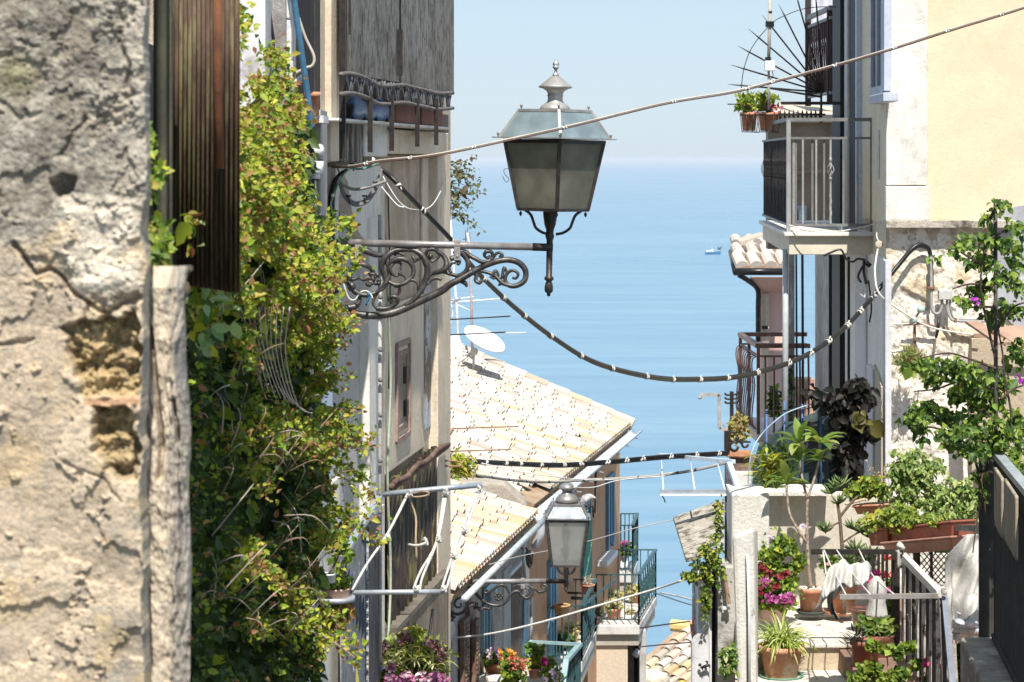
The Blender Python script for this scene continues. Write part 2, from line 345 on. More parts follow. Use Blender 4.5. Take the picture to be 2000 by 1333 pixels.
    col = lerp(col, ochre, hh); col = lerp(col, (.16, .11, .05), hh*np.clip(.5-lump*4, 0, 1)*.35); col = lerp(col, (.5, .3, .18), brick)
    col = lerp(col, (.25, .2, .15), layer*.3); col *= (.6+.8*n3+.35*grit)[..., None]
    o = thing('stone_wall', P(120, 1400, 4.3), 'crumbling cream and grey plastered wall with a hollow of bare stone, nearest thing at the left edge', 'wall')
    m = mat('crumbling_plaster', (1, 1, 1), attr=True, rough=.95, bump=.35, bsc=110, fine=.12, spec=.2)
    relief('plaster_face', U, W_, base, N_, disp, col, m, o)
    b = MB(); z0, z1 = CZ-9, CZ+4.2  # wall body added behind the face, unseen top set for the shade it casts
    b.box((-2.6, 4.13, z0), (-.66, 4.55, z1)); b.box((-1.1, 4.05, CZ+.35), (-.655, 4.13, z1)); b.box((-2.6, 4.0, z0), (-.86, 4.13, z1))
    b.build('wall_core', mat('plaster_core', (.5, .42, .32), (.3, .27, .22), 6, bump=.6, bsc=30), o)
near_wall()
def old_post():
    Y0 = 4.22; u = np.arange(262, 376, 1.5); v = np.arange(520, 1400, 2.5); U, W_ = np.meshgrid(u, v, indexing='ij')
    c = 318+(W_-520)*.01; hw = 44+8*np.clip((W_-560)/500, 0, 1)+(fbm(W_*0+5, W_/120, 7)-.5)*14; t = np.clip((U-c)/hw, -1.1, 1.1)
    top = np.clip((560-W_)/40, 0, 1)
    base = np.stack([(c+np.clip(t, -1, 1)*hw-1000)/F*Y0, U*0+Y0, CZ-(W_-HY)/F*Y0], 2); N_ = np.zeros_like(base); N_[..., 1] = -1
    grain = fbm(U/5+fbm(U/60, W_/140, 4)*9, W_/230, 11, 4, .6)-.5; fine = fbm(U/6, W_/12, 12, 4, .6)-.5
    disp = .045*np.sqrt(np.clip(1-t*t, 0, 1))+grain*(.008+.022*np.clip((U-322)/20, 0, 1))+fine*.009+.014*(fbm(U/30, W_/30, 15, 4)-.5)-.03*np.clip(1-seg_d(U, W_, [(300, 640), (312, 760), (322, 860), (318, 930)])/7, 0, 1)-.02*np.clip(1-seg_d(U, W_, [(345, 780), (352, 860)])/6, 0, 1)-top*.04
    n1 = fbm(U/20, W_/160, 13, 4); col = lerp(np.broadcast_to(np.array((.35, .305, .25)), U.shape+(3,)), (.22, .2, .18), np.clip(.5-grain*3.2, 0, 1))
    col = lerp(col, (.5, .43, .33), np.clip((n1-.5)*5, 0, 1)*np.clip((350-U)/22, 0, 1)); col = lerp(col, (.55, .46, .35), .85*np.clip((344-U+(fbm(W_/60, U/9, 16, 4)-.5)*50)/12, 0, 1)); col *= (.8+.4*fbm(U/4, W_/9, 14, 3))[..., None]
    o = thing('wooden_post', P(318, 1400, 4.25), 'weathered upright edge of cream plaster and split grey timber against the crumbling wall', 'post')
    relief('timber', U, W_, base, N_, disp, col, mat('weathered_timber', (1, 1, 1), attr=True, rough=.9, bump=.3, bsc=80, fine=.15, spec=.2), o)
    b = MB(); b.hexa([P(276, 1400, 4.24), P(356, 1400, 4.24), P(352, 1400, 4.24)+V((0, .1, 0)), P(276, 1400, 4.24)+V((0, .1, 0))], [P(284, 575, 4.24), P(346, 575, 4.24), P(342, 575, 4.24)+V((0, .1, 0)), P(284, 575, 4.24)+V((0, .1, 0))])
    b.build('post_core', mat('dark_timber', (.2, .18, .15), (.1, .09, .08), 12, streak=True, bump=.5), o)
    b = MB(); b.tube([P(300, 545, 4.4), P(335, 548, 4.35), P(372, 524, 4.3)], [.007, .011, .006], 7, k=4); b.ball(P(318, 545, 4.36), .016, sc=(1.4, 1, .8)); b.ball(P(345, 566, 4.38), .02, sc=(1.2, 1, 1.1))
    b.build('twisted_iron', mat('rusty_lump', (.16, .11, .07), (.07, .06, .05), 30, bump=.6), o)
old_post()
# ============================================================ CORRUGATED SHEET AND THE DARK WALL BEHIND THE CREEPER
def corr(mb, A, B, z0, z1, n, amp, nrm, c=None, per=6):      # corrugated sheet, vertical ribs, A -> B
    A, B, nrm = V(A), V(B), V(nrm); k = n*per; vs, fs = [], []
    for i in range(k+1):
        p = A.lerp(B, i/k)+nrm*amp*math.sin(2*math.pi*i/per); vs += [(p.x, p.y, z0), (p.x, p.y, z1)]
    for i in range(k): fs.append((2*i, 2*i+2, 2*i+3, 2*i+1))
    return mb.add(vs, fs, c, True)
def rusty():
    o = thing('corrugated_sheet', P(380, 560, 5.9), 'tall rusty brown corrugated metal sheet behind the creeper top', 'metal sheet')
    y0, y1 = 5.7, 6.3; A, B = P(300, 0, y1), P(468, 0, y0); z0, z1 = P(0, 560, 6).z, P(0, -250, 6).z
    m = mat('rusty_sheet', (.15, .095, .06), (.075, .048, .032), 7, stain=(.18, .155, .08), ssc=2.2, streak=True, slo=.5, shi=.56, rough=.7, bump=.2, metal=.2)
    corr(MB(), A, B, z0, z1, 19, .009, V((0, -1, 0))).build('ribbed_sheet', m, o, th=.002)
    b = MB(); b.beam(P(316, 560, 5.6), P(316, -250, 5.6), .022, .03); b.beam(P(332, 560, 5.75), P(332, -250, 5.75), .012, .02); b.build('edge_batten', mat('dark_batten', (.05, .05, .035), (.1, .1, .06), 6, streak=True, bump=.3), o)
    b = MB(); b.tube([P(428, 330, 5.5), P(425, 100, 5.5), P(424, -250, 5.5)], .011, 8); b.build('rusty_pipe', mat('rust_pipe', (.2, .08, .035), (.1, .04, .02), 12, bump=.3), o)
rusty()
b = MB()
b.hexa([(-1.25, 5.2, CZ-9), (-1.02, 5.2, CZ-9), (-1.25, 12.2, CZ-9), (-1.5, 12.2, CZ-9)], [(-1.25, 5.2, CZ+.35), (-1.02, 5.2, CZ+.35), (-1.25, 12.2, CZ+.35), (-1.5, 12.2, CZ+.35)])
b.build('garden_wall', mat('dark_backing', (.07, .062, .05), (.03, .03, .024), 4, bump=.6), label='masonry wall hidden behind the green creeper, coloured dark as its shaded backing', cat='wall')  # dark backing: shade behind the leaves is put into the wall colour

# ============================================================ SMALL HOUSE FRONT, upper left
def outhouse():
    o = thing('house', P(540, 460, 10.6), 'upper left white and grey plank house corner above the creeper, with dark opening', 'house')
    w1 = mat('chalky_white', (.72, .7, .7), (.6, .58, .58), 6, stain=(.3, .27, .24), ssc=3, slo=.6, shi=.68, bump=.3)
    w2 = mat('grey_boards', (.33, .32, .32), (.22, .2, .19), 8, stain=(.55, .53, .5), ssc=3, streak=True, bump=.5)
    b = MB(); pbox(b, 300, 518, -300, 250, 10.2, .5); b.build('white_wall', w1, o)
    b = MB(); pbox(b, 519, 566, -300, 245, 10.5, .3); b.build('grey_wall', w2, o)
    b = MB()
    for k in range(14): b.box(P(560, -280+k*40, 10.38)-V((0, .02, 0)), P(566+random.random()*7, -245+k*40+random.random()*9, 10.38)+V((0, .05, 0)))
    b.build('broken_edge', w1, o, bevel=.004)
    b = MB(); pbox(b, 572, 606, -300, 192, 11.3, .2); b.build('dark_opening', mat('opening_dark', (.012, .013, .016), bump=0), o)
    b = MB(); pbox(b, 470, 626, 215, 700, 11.0, .4); b.build('lower_wall', mat('lower_wall', (.42, .4, .38), (.34, .32, .3), 3, bump=.3), o)
    b = MB(); pbox(b, 578, 632, 226, 240, 10.75, .3); b.build('shelf', w1, o)
    b = MB(); b.hexa([P(520, 0, 10.45), P(526, 0, 10.45), P(526, 0, 10.5), P(520, 0, 10.5)], [P(533, 72, 10.45), P(537, 76, 10.45), P(537, 76, 10.5), P(533, 72, 10.5)]); b.build('crack', mat('opening_dark', (.012, .013, .016)), o)
    b = MB(); pbox(b, 590, 616, -300, 700, 11.5, .3); b.build('inner_wall', mat('dark_wood', (.06, .05, .045), (.03, .025, .02), 8, streak=True), o)
outhouse()
def pipe_left():
    y = 10.3
    o = thing('drainpipe', P(619, 660, y), 'blue drainpipe running down to a white joint and black lower pipe', 'drainpipe')
    MB().tube([P(566, -60, y), P(590, 110, y), P(604, 210, y), P(612, 290, y)], .0125, 12, k=5).build('blue_pipe', mat('blue_pipe', (.03, .1, .17), (.05, .14, .22), 6, rough=.35, bump=0), o)
    b = MB(); b.lathe(P(616, 306, y), [(.018, 0), (.034, .008), (.036, .03), (.03, .045), (.02, .05)], 16); b.lathe(P(616, 340, y), [(.026, 0), (.032, .004), (.034, .05), (.027, .055)], 16); b.lathe(P(616, 350, y), [(.019, 0), (.019, .03)], 16); b.build('white_joint', WHITE, o)
    b = MB(); b.lathe(P(616, 316, y), [(.03, -.02), (.033, .0), (.03, .01)], 16); MB().tube([P(616, 345, y), P(618, 480, y), P(622, 900, y)], .0155, 12).build('black_pipe', BLACK, o); b.build('rubber_collar', BLACK, o)
pipe_left()
MB().tube([P(583, 35, 10.6), P(597, 75, 10.6), P(613, 110, 10.6), P(610, 128, 10.6), P(595, 134, 10.6), P(570, 148, 10.6), P(556, 158, 10.6), P(535, 148, 10.6), P(518, 130, 10.6)], .0062, 8, k=5).build('hose', PALE, label='pale bent hose looping across the dark opening, behind the blue drainpipe', cat='hose')
b = MB(); b.tube([P(563, 190, 10.4), P(570, 172, 10.4), P(586, 152, 10.4)], [.016, .014, .009], 8, k=3); b.ball(P(587, 152, 10.4), .012); b.build('plastic_bottle', mat('bluish_plastic', (.55, .6, .68), rough=.3, bump=.1), label='small white and blue plastic bottle among the creeper tips', cat='bottle')
def pot(name, u, vb, y, wtop, wbot, h, m, label, cat='flower pot', group=None, saucer=None, rim=1.12, soil=True, n=20, parent=None):
    c = P(u, vb, y); k = y/F; rt, rb, H = wtop/2*k, wbot/2*k, h*k
    o = parent or thing(name, c, label, cat, group)
    b = MB(); b.lathe(c, [(rb*.96, 0), (rb, .01*H), (rt*.9, H*.8), (rt*.93, H*.8), (rt, H*.82), (rt*1.02, H), (rt*.9, H), (rt*.86, H*.9), (0.001, H*.88)], n); b.build('pot', m, o)
    if soil: MB().lathe(c+V((0, 0, H*.9)), [(rt*.86, 0), (.001, .004)], n, caps=False).build('soil', SOIL, o)
    if saucer: MB().lathe(c-V((0, 0, .0)), [(rb*1.15, -.012), (rb*1.35, .002), (rb*1.42, .016), (rb*1.34, .016), (rb*1.2, -.004)], n).build('saucer', saucer, o)
    return o, c+V((0, 0, H*.9)), rt
pot('clay_pot', 610, 226, 10.7, 32, 26, 46, TERRA, 'terracotta pot on the white shelf behind the blue drainpipe')
# ============================================================ THE CREEPER
def creeper():
    o = thing('creeper', P(540, 1400, 8.4), 'huge yellow-green creeper with reddish shoot tips hanging down the left wall', 'climbing plant')
    def yy(u, v=700): return 6.6+(u-370)/330*3.9-.38*math.exp(-((v-430)/210)**2)+.42/(1+math.exp(-(v-820)/70))*(1 if u < 590 else max(0, (650-u)/60))
    def fill(poly, n, dy=(-.3, .3), thin=.22):
        us = [p[0] for p in poly]; vs = [p[1] for p in poly]; out = []
        while len(out) < n:
            u = rng.uniform(min(us), max(us), n); v = rng.uniform(min(vs), max(vs), n); k = inside(u, v, poly)
            dens = fbm(u/34, v/34, 201, 4, .6); k &= rng.random(n) < np.clip((dens-.5)*14, .01, 1)*(np.where((v > 680) & (u < 575-(v-680)*.03), thin, 1.0))
            for a, bb in zip(u[k], v[k]): out.append(P(a, bb, yy(a, bb)+rng.uniform(*dy)))
        return out[:n]
    body = [(440, 200), (480, 150), (560, 150), (585, 190), (594, 300), (598, 420), (650, 490), (668, 600), (648, 700), (640, 790), (640, 880), (650, 960), (632, 1080), (612, 1170), (622, 1340), (380, 1360), (372, 900), (372, 560), (362, 430), (372, 360), (420, 330), (425, 260)]
    P1 = fill(body, 30000, (-.4, .3))
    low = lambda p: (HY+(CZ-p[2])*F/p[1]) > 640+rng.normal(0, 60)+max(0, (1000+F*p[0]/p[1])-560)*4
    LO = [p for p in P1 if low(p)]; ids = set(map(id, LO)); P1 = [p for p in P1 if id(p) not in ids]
    leaves('shaded_leaf_mass', LO, .021, G_DARK*3+G_FRESH[1:4]+G_YEL[3:4]+G_YEL[1:2], o, wid=.52, axis=(.2, -.3, -.35), jit=1.2, svar=.7)  # lower leaves in darker greens, the creeper's shade put into their colour
    n0 = 5200; bu, bv = rng.uniform(385, 608, n0), rng.uniform(230, 1350, n0); leaves('deep_dark_leaves', [P(a, c, yy(a, c)+rng.uniform(.5, 1.1)) for a, c in zip(bu, bv)], .06, G_DARK, o, wid=.6, axis=(0, -.2, -.5))  # deep filler leaves, coloured dark for the shade inside the creeper
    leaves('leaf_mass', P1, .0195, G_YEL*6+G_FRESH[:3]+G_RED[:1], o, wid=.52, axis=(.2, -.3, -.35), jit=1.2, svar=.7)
    P2 = fill([(372, 300), (600, 230), (640, 600), (635, 1000), (615, 1150), (622, 1340), (370, 1360)], 9000, (.45, 1.0), .7); leaves('inner_leaf_mass', P2, .04, G_DARK*2+G_FRESH[3:4], o, wid=.6, axis=(0, -.2, -.5))  # inner leaves also carry the shade of the gaps in their colour
    P2 = fill([(262, 250), (312, 250), (330, 540), (262, 560)], 1500, (-.7, -.2)); leaves('leaf_clump', P2, .02, G_YEL+G_FRESH, o, wid=.6)
    # shoots reaching out to the right, each stem with leaves along it
    tips = [((560, 140), (520, 105)), ((610, 470), (690, 440)), ((620, 520), (706, 510)), ((640, 560), (668, 530)), ((600, 560), (662, 620)), ((640, 640), (690, 640)), ((600, 700), (660, 668)),
            ((640, 860), (728, 862)), ((640, 830), (690, 800)), ((650, 900), (730, 975)), ((620, 900), (725, 1000)), ((640, 990), (735, 1060)), ((640, 960), (712, 1085)), ((600, 1000), (690, 1030)), ((600, 1100), (745, 1105)), ((580, 1150), (690, 1265)), ((560, 1230), (700, 1290)), ((440, 230), (398, 170)), ((440, 330), (380, 400)),
            ((430, 200), (452, 60)), ((450, 120), (440, 10)), ((480, 60), (440, 40)), ((520, 200), (545, 110)), ((560, 1250), (450, 1180)), ((640, 1240), (600, 1300)), ((430, 300), (430, 120)), ((600, 780), (672, 742)), ((620, 1180), (672, 1200)),
            ((560, 900), (500, 840)), ((520, 780), (455, 640)), ((600, 420), (560, 300))]+[((random.uniform(440, 640), random.uniform(300, 1250)),)*1 for _ in range(0)]
    for _ in range(46):
        a = (random.uniform(430, 580), random.uniform(250, 470)) if random.random() < .3 else (random.uniform(430, 650), random.uniform(470, 1250)); tips.append((a, (a[0]+random.uniform(5, 75), a[1]+random.uniform(-50, 60))))
    sb = MB(); SP, ST = [], []
    for (a, q) in tips:
        if q[0] > 618 and 1080 < max(q[1], a[1]) < 1250: continue
        y = yy(a[0], a[1])-.3; p0, p1 = P(*a, y), P(*q, y-.15); ln = (p1-p0).length; mid = p0.lerp(p1, .5)+V((0, -.05, ln*.14))
        pts = smooth([p0, mid, p1], 8); sb.tube(pts, [.0035, .0012], 5, c=(.42, .3, .2))
        for i, p in enumerate(pts):
            t = i/len(pts)
            for _ in range(8): (ST if t > .75 and random.random() < .6 else SP).append(p+V((random.gauss(0, .02), random.gauss(0, .025), random.gauss(0, .02))))
    leaves('shoot_leaves', SP, .02, G_YEL+G_FRESH[:2], o, wid=.6, axis=(.5, -.2, .1)); leaves('red_shoot_leaves', ST, .018, G_RED+G_YEL[:2], o, wid=.6, axis=(.6, -.2, .2))
    tp = fill([(440, 150), (620, 150), (620, 420), (440, 420)], 500, (-.35, -.2))+fill(body, 900, (-.42, -.28)); leaves('rust_leaves', tp, .022, G_RED, o, wid=.55, axis=(.4, -.2, .1))
    lp = fill([(372, 400), (450, 380), (470, 620), (380, 700)], 110, (-.6, -.35)); leaves('broad_leaves', lp, .038, [(.2, .33, .13), (.13, .24, .08), (.3, .42, .2)], o, wid=.5)
    for k in range(110):                    # bare twigs
        u0, v0 = random.uniform(400, 620), random.uniform(560, 1250); u1, v1 = u0+random.uniform(-70, 90), v0+random.uniform(-120, 60); y = yy(u0)-.33
        sb.tube([P(u0, v0, y), P((u0+u1)/2+12, (v0+v1)/2-14, y-.05), P(u1, v1, y)], [.0024, .001], 5, k=4, c=random.choice([(.5, .42, .36), (.3, .2, .13), (.36, .27, .2)]))
    for k in range(9): sb.tube([P(470+k*12, 600, yy(480)-.34), P(485+k*9, 650+k*5, yy(490)-.4), P(500+k*10, 700+k*11, yy(500)-.34), P(512+k*12, 760+k*6, yy(520)-.34)], .0016, 5, k=4, c=(.6, .52, .46))
    sb.build('stems', mat('stem', (1, 1, 1), attr=True, bump=.3, bsc=150), o)
creeper()
# ============================================================ BIG WEATHERED HOUSE, left of the street
def big_house():
    W = LW; o = thing('house', W.p(700, 1400)-V((0, 0, .5)), 'tall weathered beige and grey house behind the large lantern bracket, with corrugated balcony screen', 'house')
    zt, zb = CZ+7, CZ-12
    rough = mat('rough_brown_render', (.46, .36, .26), (.56, .46, .35), 3, stain=(.28, .21, .15), ssc=1.6, slo=.5, shi=.64, bump=.75, bsc=16)
    beige = mat('beige_render', (.72, .61, .47), (.62, .52, .4), 3, stain=(.46, .38, .29), ssc=2, streak=True, slo=.56, shi=.74, bump=.35)
    white = mat('dirty_white_render', (.78, .74, .67), (.68, .64, .57), 3, stain=(.45, .42, .37), ssc=2, streak=True, slo=.58, shi=.75, bump=.3)
    grey = mat('grey_stucco', (.54, .52, .49), (.48, .46, .43), 2, bump=.7, bsc=55)
    flake = mat('flaking_blue_white', (.6, .63, .68), (.42, .36, .28), 5, stain=(.2, .17, .13), ssc=3.5, slo=.5, shi=.53, bump=.6)
    a, q = W.xy(600, zb, -.02), W.xy(880, zb, -.02)
    b = MB(); b.hexa([a, q, q+V((-4, .5, 0)), a+V((-4, .5, 0))], [V((p.x, p.y, zt)) for p in (a, q, q+V((-4, .5, 0)), a+V((-4, .5, 0)))]); b.build('wall', rough, o)
    def wall_piece(name, m, u0, u1, v0, v1, off, th=.1, ur=None, bev=.008):
        z1, z0 = W.z(ur or u0, v0, off), W.z(ur or u0, v1, off); bb = MB(); wallbox(bb, W, u0, u1, z0, z1, off, th); return bb.build(name, m, o, bevel=bev)
    wall_piece('pilaster', beige, 826, 879.5, 300, 1500, .0, .02); wall_piece('pilaster', beige, 856, 880, 300, 1500, .06)
    wall_piece('flaking_panel', flake, 829, 855, 545, 842, .012, .01); wall_piece('lower_render', beige, 752, 828, 600, 930, .01, .02)
    wall_piece('pilaster', white, 722, 741, 425, 1400, .07); wall_piece('pilaster', beige, 744, 752, 330, 1400, .05)
    wall_piece('grey_panel', grey, 600, 722, 440, 1500, .015, .05)
    # arched niche
    zs = lambda v: W.z(700, v); pts = [W.xy(655, zs(470), .06), W.xy(655, zs(325), .06), W.xy(744, zs(325), .06), W.xy(744, zs(470), .06), W.xy(722, zs(470), .06)]
    for i in range(1, 9):
        t = i/9*math.pi/2; u = 722-(722-680)*math.sin(t); v = 335+(470-335)*math.cos(t)**1.1; pts.append(W.xy(u, zs(v), .06))
    pts += [W.xy(668, zs(335), .06), W.xy(662, zs(380), .06), W.xy(660, zs(470), .06)]
    MB().prism(pts, -W.n*.07).build('arch_surround', white, o)
    MB().tube([W.p(742, 420, .12), W.p(742, 1290, .12)], .011, 8).build('conduit', mat('grey_conduit', (.42, .4, .38), rough=.6), o)
    b = MB()
    for v in (470, 580, 683, 742, 811, 900, 1000): b.ball(W.p(743, v, .13), .013, sc=(1, 1, 1.2))
    b.build('clips', mat('grey_clip', (.2, .19, .18)), o)
    b = MB(); b.tube([W.p(757, 560, .09)]+[W.p(760+3*math.sin(k*.9), 640+k*55, .09) for k in range(13)], .0075, 7, k=3); b.build('green_hose', mat('hose_green', (.33, .42, .3), (.42, .42, .33), 6, rough=.6), o)
    b = MB(); b.tube([W.p(758, 380, .06), W.p(762, 560, .08), W.p(759, 760, .08)], .004, 6, k=3); b.build('wire', BLACK, o)
    # left pilaster and ledge under the balcony
    wall_piece('ochre_pilaster', mat('ochre_render', (.52, .36, .16), (.42, .3, .16), 4, stain=(.25, .2, .14), ssc=2, streak=True, bump=.3), 612, 626, -400, 320, .07, .1, 640)
    wall_piece('cream_pilaster', beige, 626, 646, -400, 318, .1, .12, 640); wall_piece('cream_pilaster', beige, 647, 664, -400, 316, .13, .12, 640)
    wall_piece('slim_window', mat('pale_blue_shutter', (.55, .64, .78), (.48, .56, .7), 5, bump=.1), 628, 650, 690, 935, .09, .05, 650)
    wall_piece('window_surround', white, 622, 627, 680, 950, .1, .06, 650); wall_piece('white_pilaster', white, 622, 664, 940, 1500, .03, .06, 650)
    wall_piece('stained_block', mat('stained_block', (.36, .33, .28), (.2, .18, .15), 3, stain=(.04, .035, .03), ssc=2.2, streak=True, slo=.47, shi=.55, bump=.5), 667, 712, 238, 318, .14, .14, 670)
    wall_piece('render_block', white, 713, 757, 238, 306, .15, .14, 670); wall_piece('ledge_wall', beige, 757, 876, 246, 300, .1, .12, 670)
    wall_piece('ledge', white, 666, 877, 231, 238, .22, .24, 667)
    # corrugated balcony screen: ribs, rails with open ornament, hanging posts
    off = .2; z150, z187, ztop = W.z(670, 150, off), W.z(670, 188, off), CZ+3.5
    cs = mat('corrugated_screen', (.66, .61, .55), (.52, .48, .42), 1.5, stain=(.25, .22, .19), ssc=7, streak=True, slo=.46, shi=.62, rough=.75, bump=.2)  # dark streaks put the shade between the ribs into the colour
    b = MB(); corr(b, W.xy(679, 0, off), W.xy(781, 0, off), z150+.02, ztop, 27, .013, W.n); corr(b, W.xy(783, 0, off+.02), W.xy(885, 0, off+.02), z150, ztop, 28, .013, W.n); b.build('corrugated_screen', cs, o, th=.002)
    b = MB(); b.beam(W.xy(669, z187-.3, off+.02), W.xy(669, ztop, off+.02), .03, .03); b.beam(W.xy(683, z150+.2, off+.03), W.xy(683, z150+.75, off+.03), .012); b.beam(W.xy(781, z150+.05, off+.03), W.xy(781, z150+.3, off+.03), .03, .012); b.beam(W.xy(781, z150+.5, off+.03), W.xy(781, z150+1.2, off+.03), .03, .012); b.build('screen_post', IRON, o)
    b = MB(); n = 13
    for z in (z150, z187): b.tube([W.xy(665+i*18.3, z+.012*math.sin(i*1.1)-.01*(1 if 3 < i < 9 else 0), off+.05) for i in range(13)], .011, 7, k=3)
    b.build('rail', mat('twisted_rail', (.2, .18, .17), (.12, .1, .09), 20, bump=.6, bsc=80), o)
    b = MB(); y0, y1 = W.y(676, off+.05), W.y(883, off+.05)
    for i in range(13):
        def q(t, z): y = y0+(y1-y0)*(i+t)/13; return V((W.a+W.b*y, y, z150+(z187-z150)*z))+W.n*(off+.05)
        for s in (.12, .5, .88): b.beam(q(s, 0), q(.5+(s-.5)*.2, 1), .008, .018)
        b.beam(q(.05, .1), q(.5, .75), .006, .02); b.beam(q(.95, .1), q(.5, .75), .006, .02); b.ball(q(.5, .55), .022, 8, sc=(.5, 1, 1.5)); b.ball(q(.5, .15), .014, 8)
    b.build('rail_ornament', mat('pewter', (.13, .14, .16), (.06, .06, .07), 20, metal=.3, rough=.5), o)
    for u, v0, v1 in ((723, 210, 298), (765, 205, 295), (815, 212, 287), (852, 213, 284)):
        b = MB(); b.beam(W.p(u, v0-20, off+.06), W.p(u, v1, off+.06), .025, .03); b.beam(W.p(u, v0+50, off+.06), W.p(u, v0+50, .05), .012); b.build('hanging_post', IRON, o)
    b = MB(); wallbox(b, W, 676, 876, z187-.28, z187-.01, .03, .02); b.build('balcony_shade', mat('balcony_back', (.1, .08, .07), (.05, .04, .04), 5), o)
    # framed window
    z1, z0 = W.z(770, 675), W.z(770, 862); pink = mat('faded_pink_wood', (.36, .26, .22), (.26, .18, .15), 8, bump=.2)
    b = MB(); e = .035; ua, ub = 769, 794
    ya, yb = W.y(ua), W.y(ub)
    def wp(y, z, of): return V((W.a+W.b*y, y, z))+W.n*of
    for k, (dy, of) in enumerate(((0, .012), (.06, .004))):
        y0_, y1_, za, zb_ = ya+dy, yb-dy, z0+dy, z1-dy
        for A, B in (((y0_, za), (y1_, za)), ((y1_, za), (y1_, zb_)), ((y1_, zb_), (y0_, zb_)), ((y0_, zb_), (y0_, za))): b.beam(wp(*A, of), wp(*B, of), .03, .03, up=W.n)
    wf = b.build('window_frame', pink, o)
    b = MB(); b.hexa([wp(ya+.07, z0+.08, .01), wp(yb-.07, z0+.08, .01), wp(yb-.07, z0+.08, 0), wp(ya+.07, z0+.08, 0)], [wp(ya+.07, z1-.08, .01), wp(yb-.07, z1-.08, .01), wp(yb-.07, z1-.08, 0), wp(ya+.07, z1-.08, 0)]); b.build('pane', mat('dusty_pane', (.3, .29, .27), rough=.25, bump=.05), wf)
    b = MB(); wallbox(b, W, 794, 798, W.z(794, 745), W.z(794, 712), .03, .03); wallbox(b, W, 794.5, 798.5, W.z(794, 808), W.z(794, 777), .03, .03); b.build('hinge', IRON, o)
    # rusty gutter and dark corrugated skirt
    zg = CZ-1.82
    b = MB(); b.tube([W.xy(762+i*11.4, zg+.012*math.sin(i*1.7), .1) for i in range(11)], .016, 8); b.tube([W.xy(764+i*11, zg-.035, .08) for i in range(11)], .014, 7); b.build('rusty_gutter', mat('rusty_iron', (.12, .065, .045), (.2, .13, .1), 10, bump=.6, bsc=50, rough=.8), o)
    z2 = CZ-2.66; dk = mat('dark_stained_sheet', (.035, .022, .016), (.018, .013, .01), 4, stain=(.13, .12, .04), ssc=2.2, streak=True, slo=.53, shi=.58, rough=.6, bump=.2)
    b = MB(); corr(b, W.xy(756, 0, .04), W.xy(876, 0, .04), z2-.9, zg, 16, .02, W.n); b.build('dark_skirt', dk, o, th=.003)
    b = MB(); wallbox(b, W, 772, 876, z2-9, z2, .1, .08); b.build('base_wall', mat('stained_base', (.3, .24, .17), (.2, .16, .12), 3, stain=(.1, .08, .06), ssc=2, streak=True, bump=.6), o)
    b = MB(); wallbox(b, W, 776, 879, z2, z2+.03, .11, .1); b.build('base_ledge', mat('ledge_dark', (.2, .17, .13), (.12, .1, .08), 6, bump=.6), o)
    b = MB(); b.tube([W.xy(845, z2-.05, .15), W.xy(832, z2-.35, .15), W.xy(820, z2-.75, .14), W.xy(800, z2-1.3, .14)], .009, 7, k=4); b.tube([W.xy(840, z2-.3, .16), W.xy(826, z2-.33, .2), W.xy(822, z2-.4, .17), W.xy(835, z2-.42, .16)], .007, 6, k=4); b.build('black_cable', BLACK, o)
    # slate coloured corrugated door
    sl = mat('slate_blue_metal', (.095, .105, .12), (.06, .065, .075), 4, stain=(.3, .3, .3), ssc=4, streak=True, slo=.6, shi=.66, rough=.5, bump=.25, metal=.2)
    zd = CZ-1.92; b = MB(); corr(b, W.xy(664, 0, .08), W.xy(716, 0, .08), CZ-8, zd, 9, .014, W.n); wallbox(b, W, 721, 742, CZ-8, zd, .1, .03); b.build('metal_door', sl, o, th=.003)
    b = MB()
    for k in range(14): b.ball(W.p(718, 1095+k*19+random.random()*6, .13), .004+.005*random.random(), 6)
    b.beam(W.p(718, 1040, .12), W.p(718, 1400, .12), .012); b.build('door_seam', mat('seam', (.5, .5, .5), (.15, .15, .15), 30), o)
    b = MB(); wallbox(b, W, 745, 751, CZ-8, zd, .06, .04); b.build('white_batten', white, o)
    return o
big_house()
def in_balcony():
    W = LW; y = W.y(725)
    for u, wd, lab in ((797, 44, 'long brown planter behind the balcony ornament, nearer of the two'), (845, 40, 'short brown planter on the ledge, at the sea end of the balcony')):
        b = MB(); z = W.z(667, 231, .22); wallbox(b, W, u-wd/2, u+wd/2, z+.004, z+.13, .17, .14); b.build('planter', mat('planter_brown', (.23, .09, .07), (.17, .07, .05), 6), label=lab, cat='planter', bevel=.012)
    b = MB(); c = W.xy(728, W.z(667, 231, .22)+.02, .12)
    b.sheet(lambda s, t: c+V((-.08+.16*s+.02*math.sin(t*9), (s-.5)*1.1, .085*math.sin(math.pi*t)*(1+.3*math.sin(s*11))+.015*math.sin(s*23+t*9))), 24, 8); b.build('plastic_bag', mat('blue_bag', (.07, .14, .28), (.1, .2, .38), 10, rough=.35, bump=.3), label='crumpled blue plastic bag lying on the balcony ledge', cat='bag', th=.003)
in_balcony()
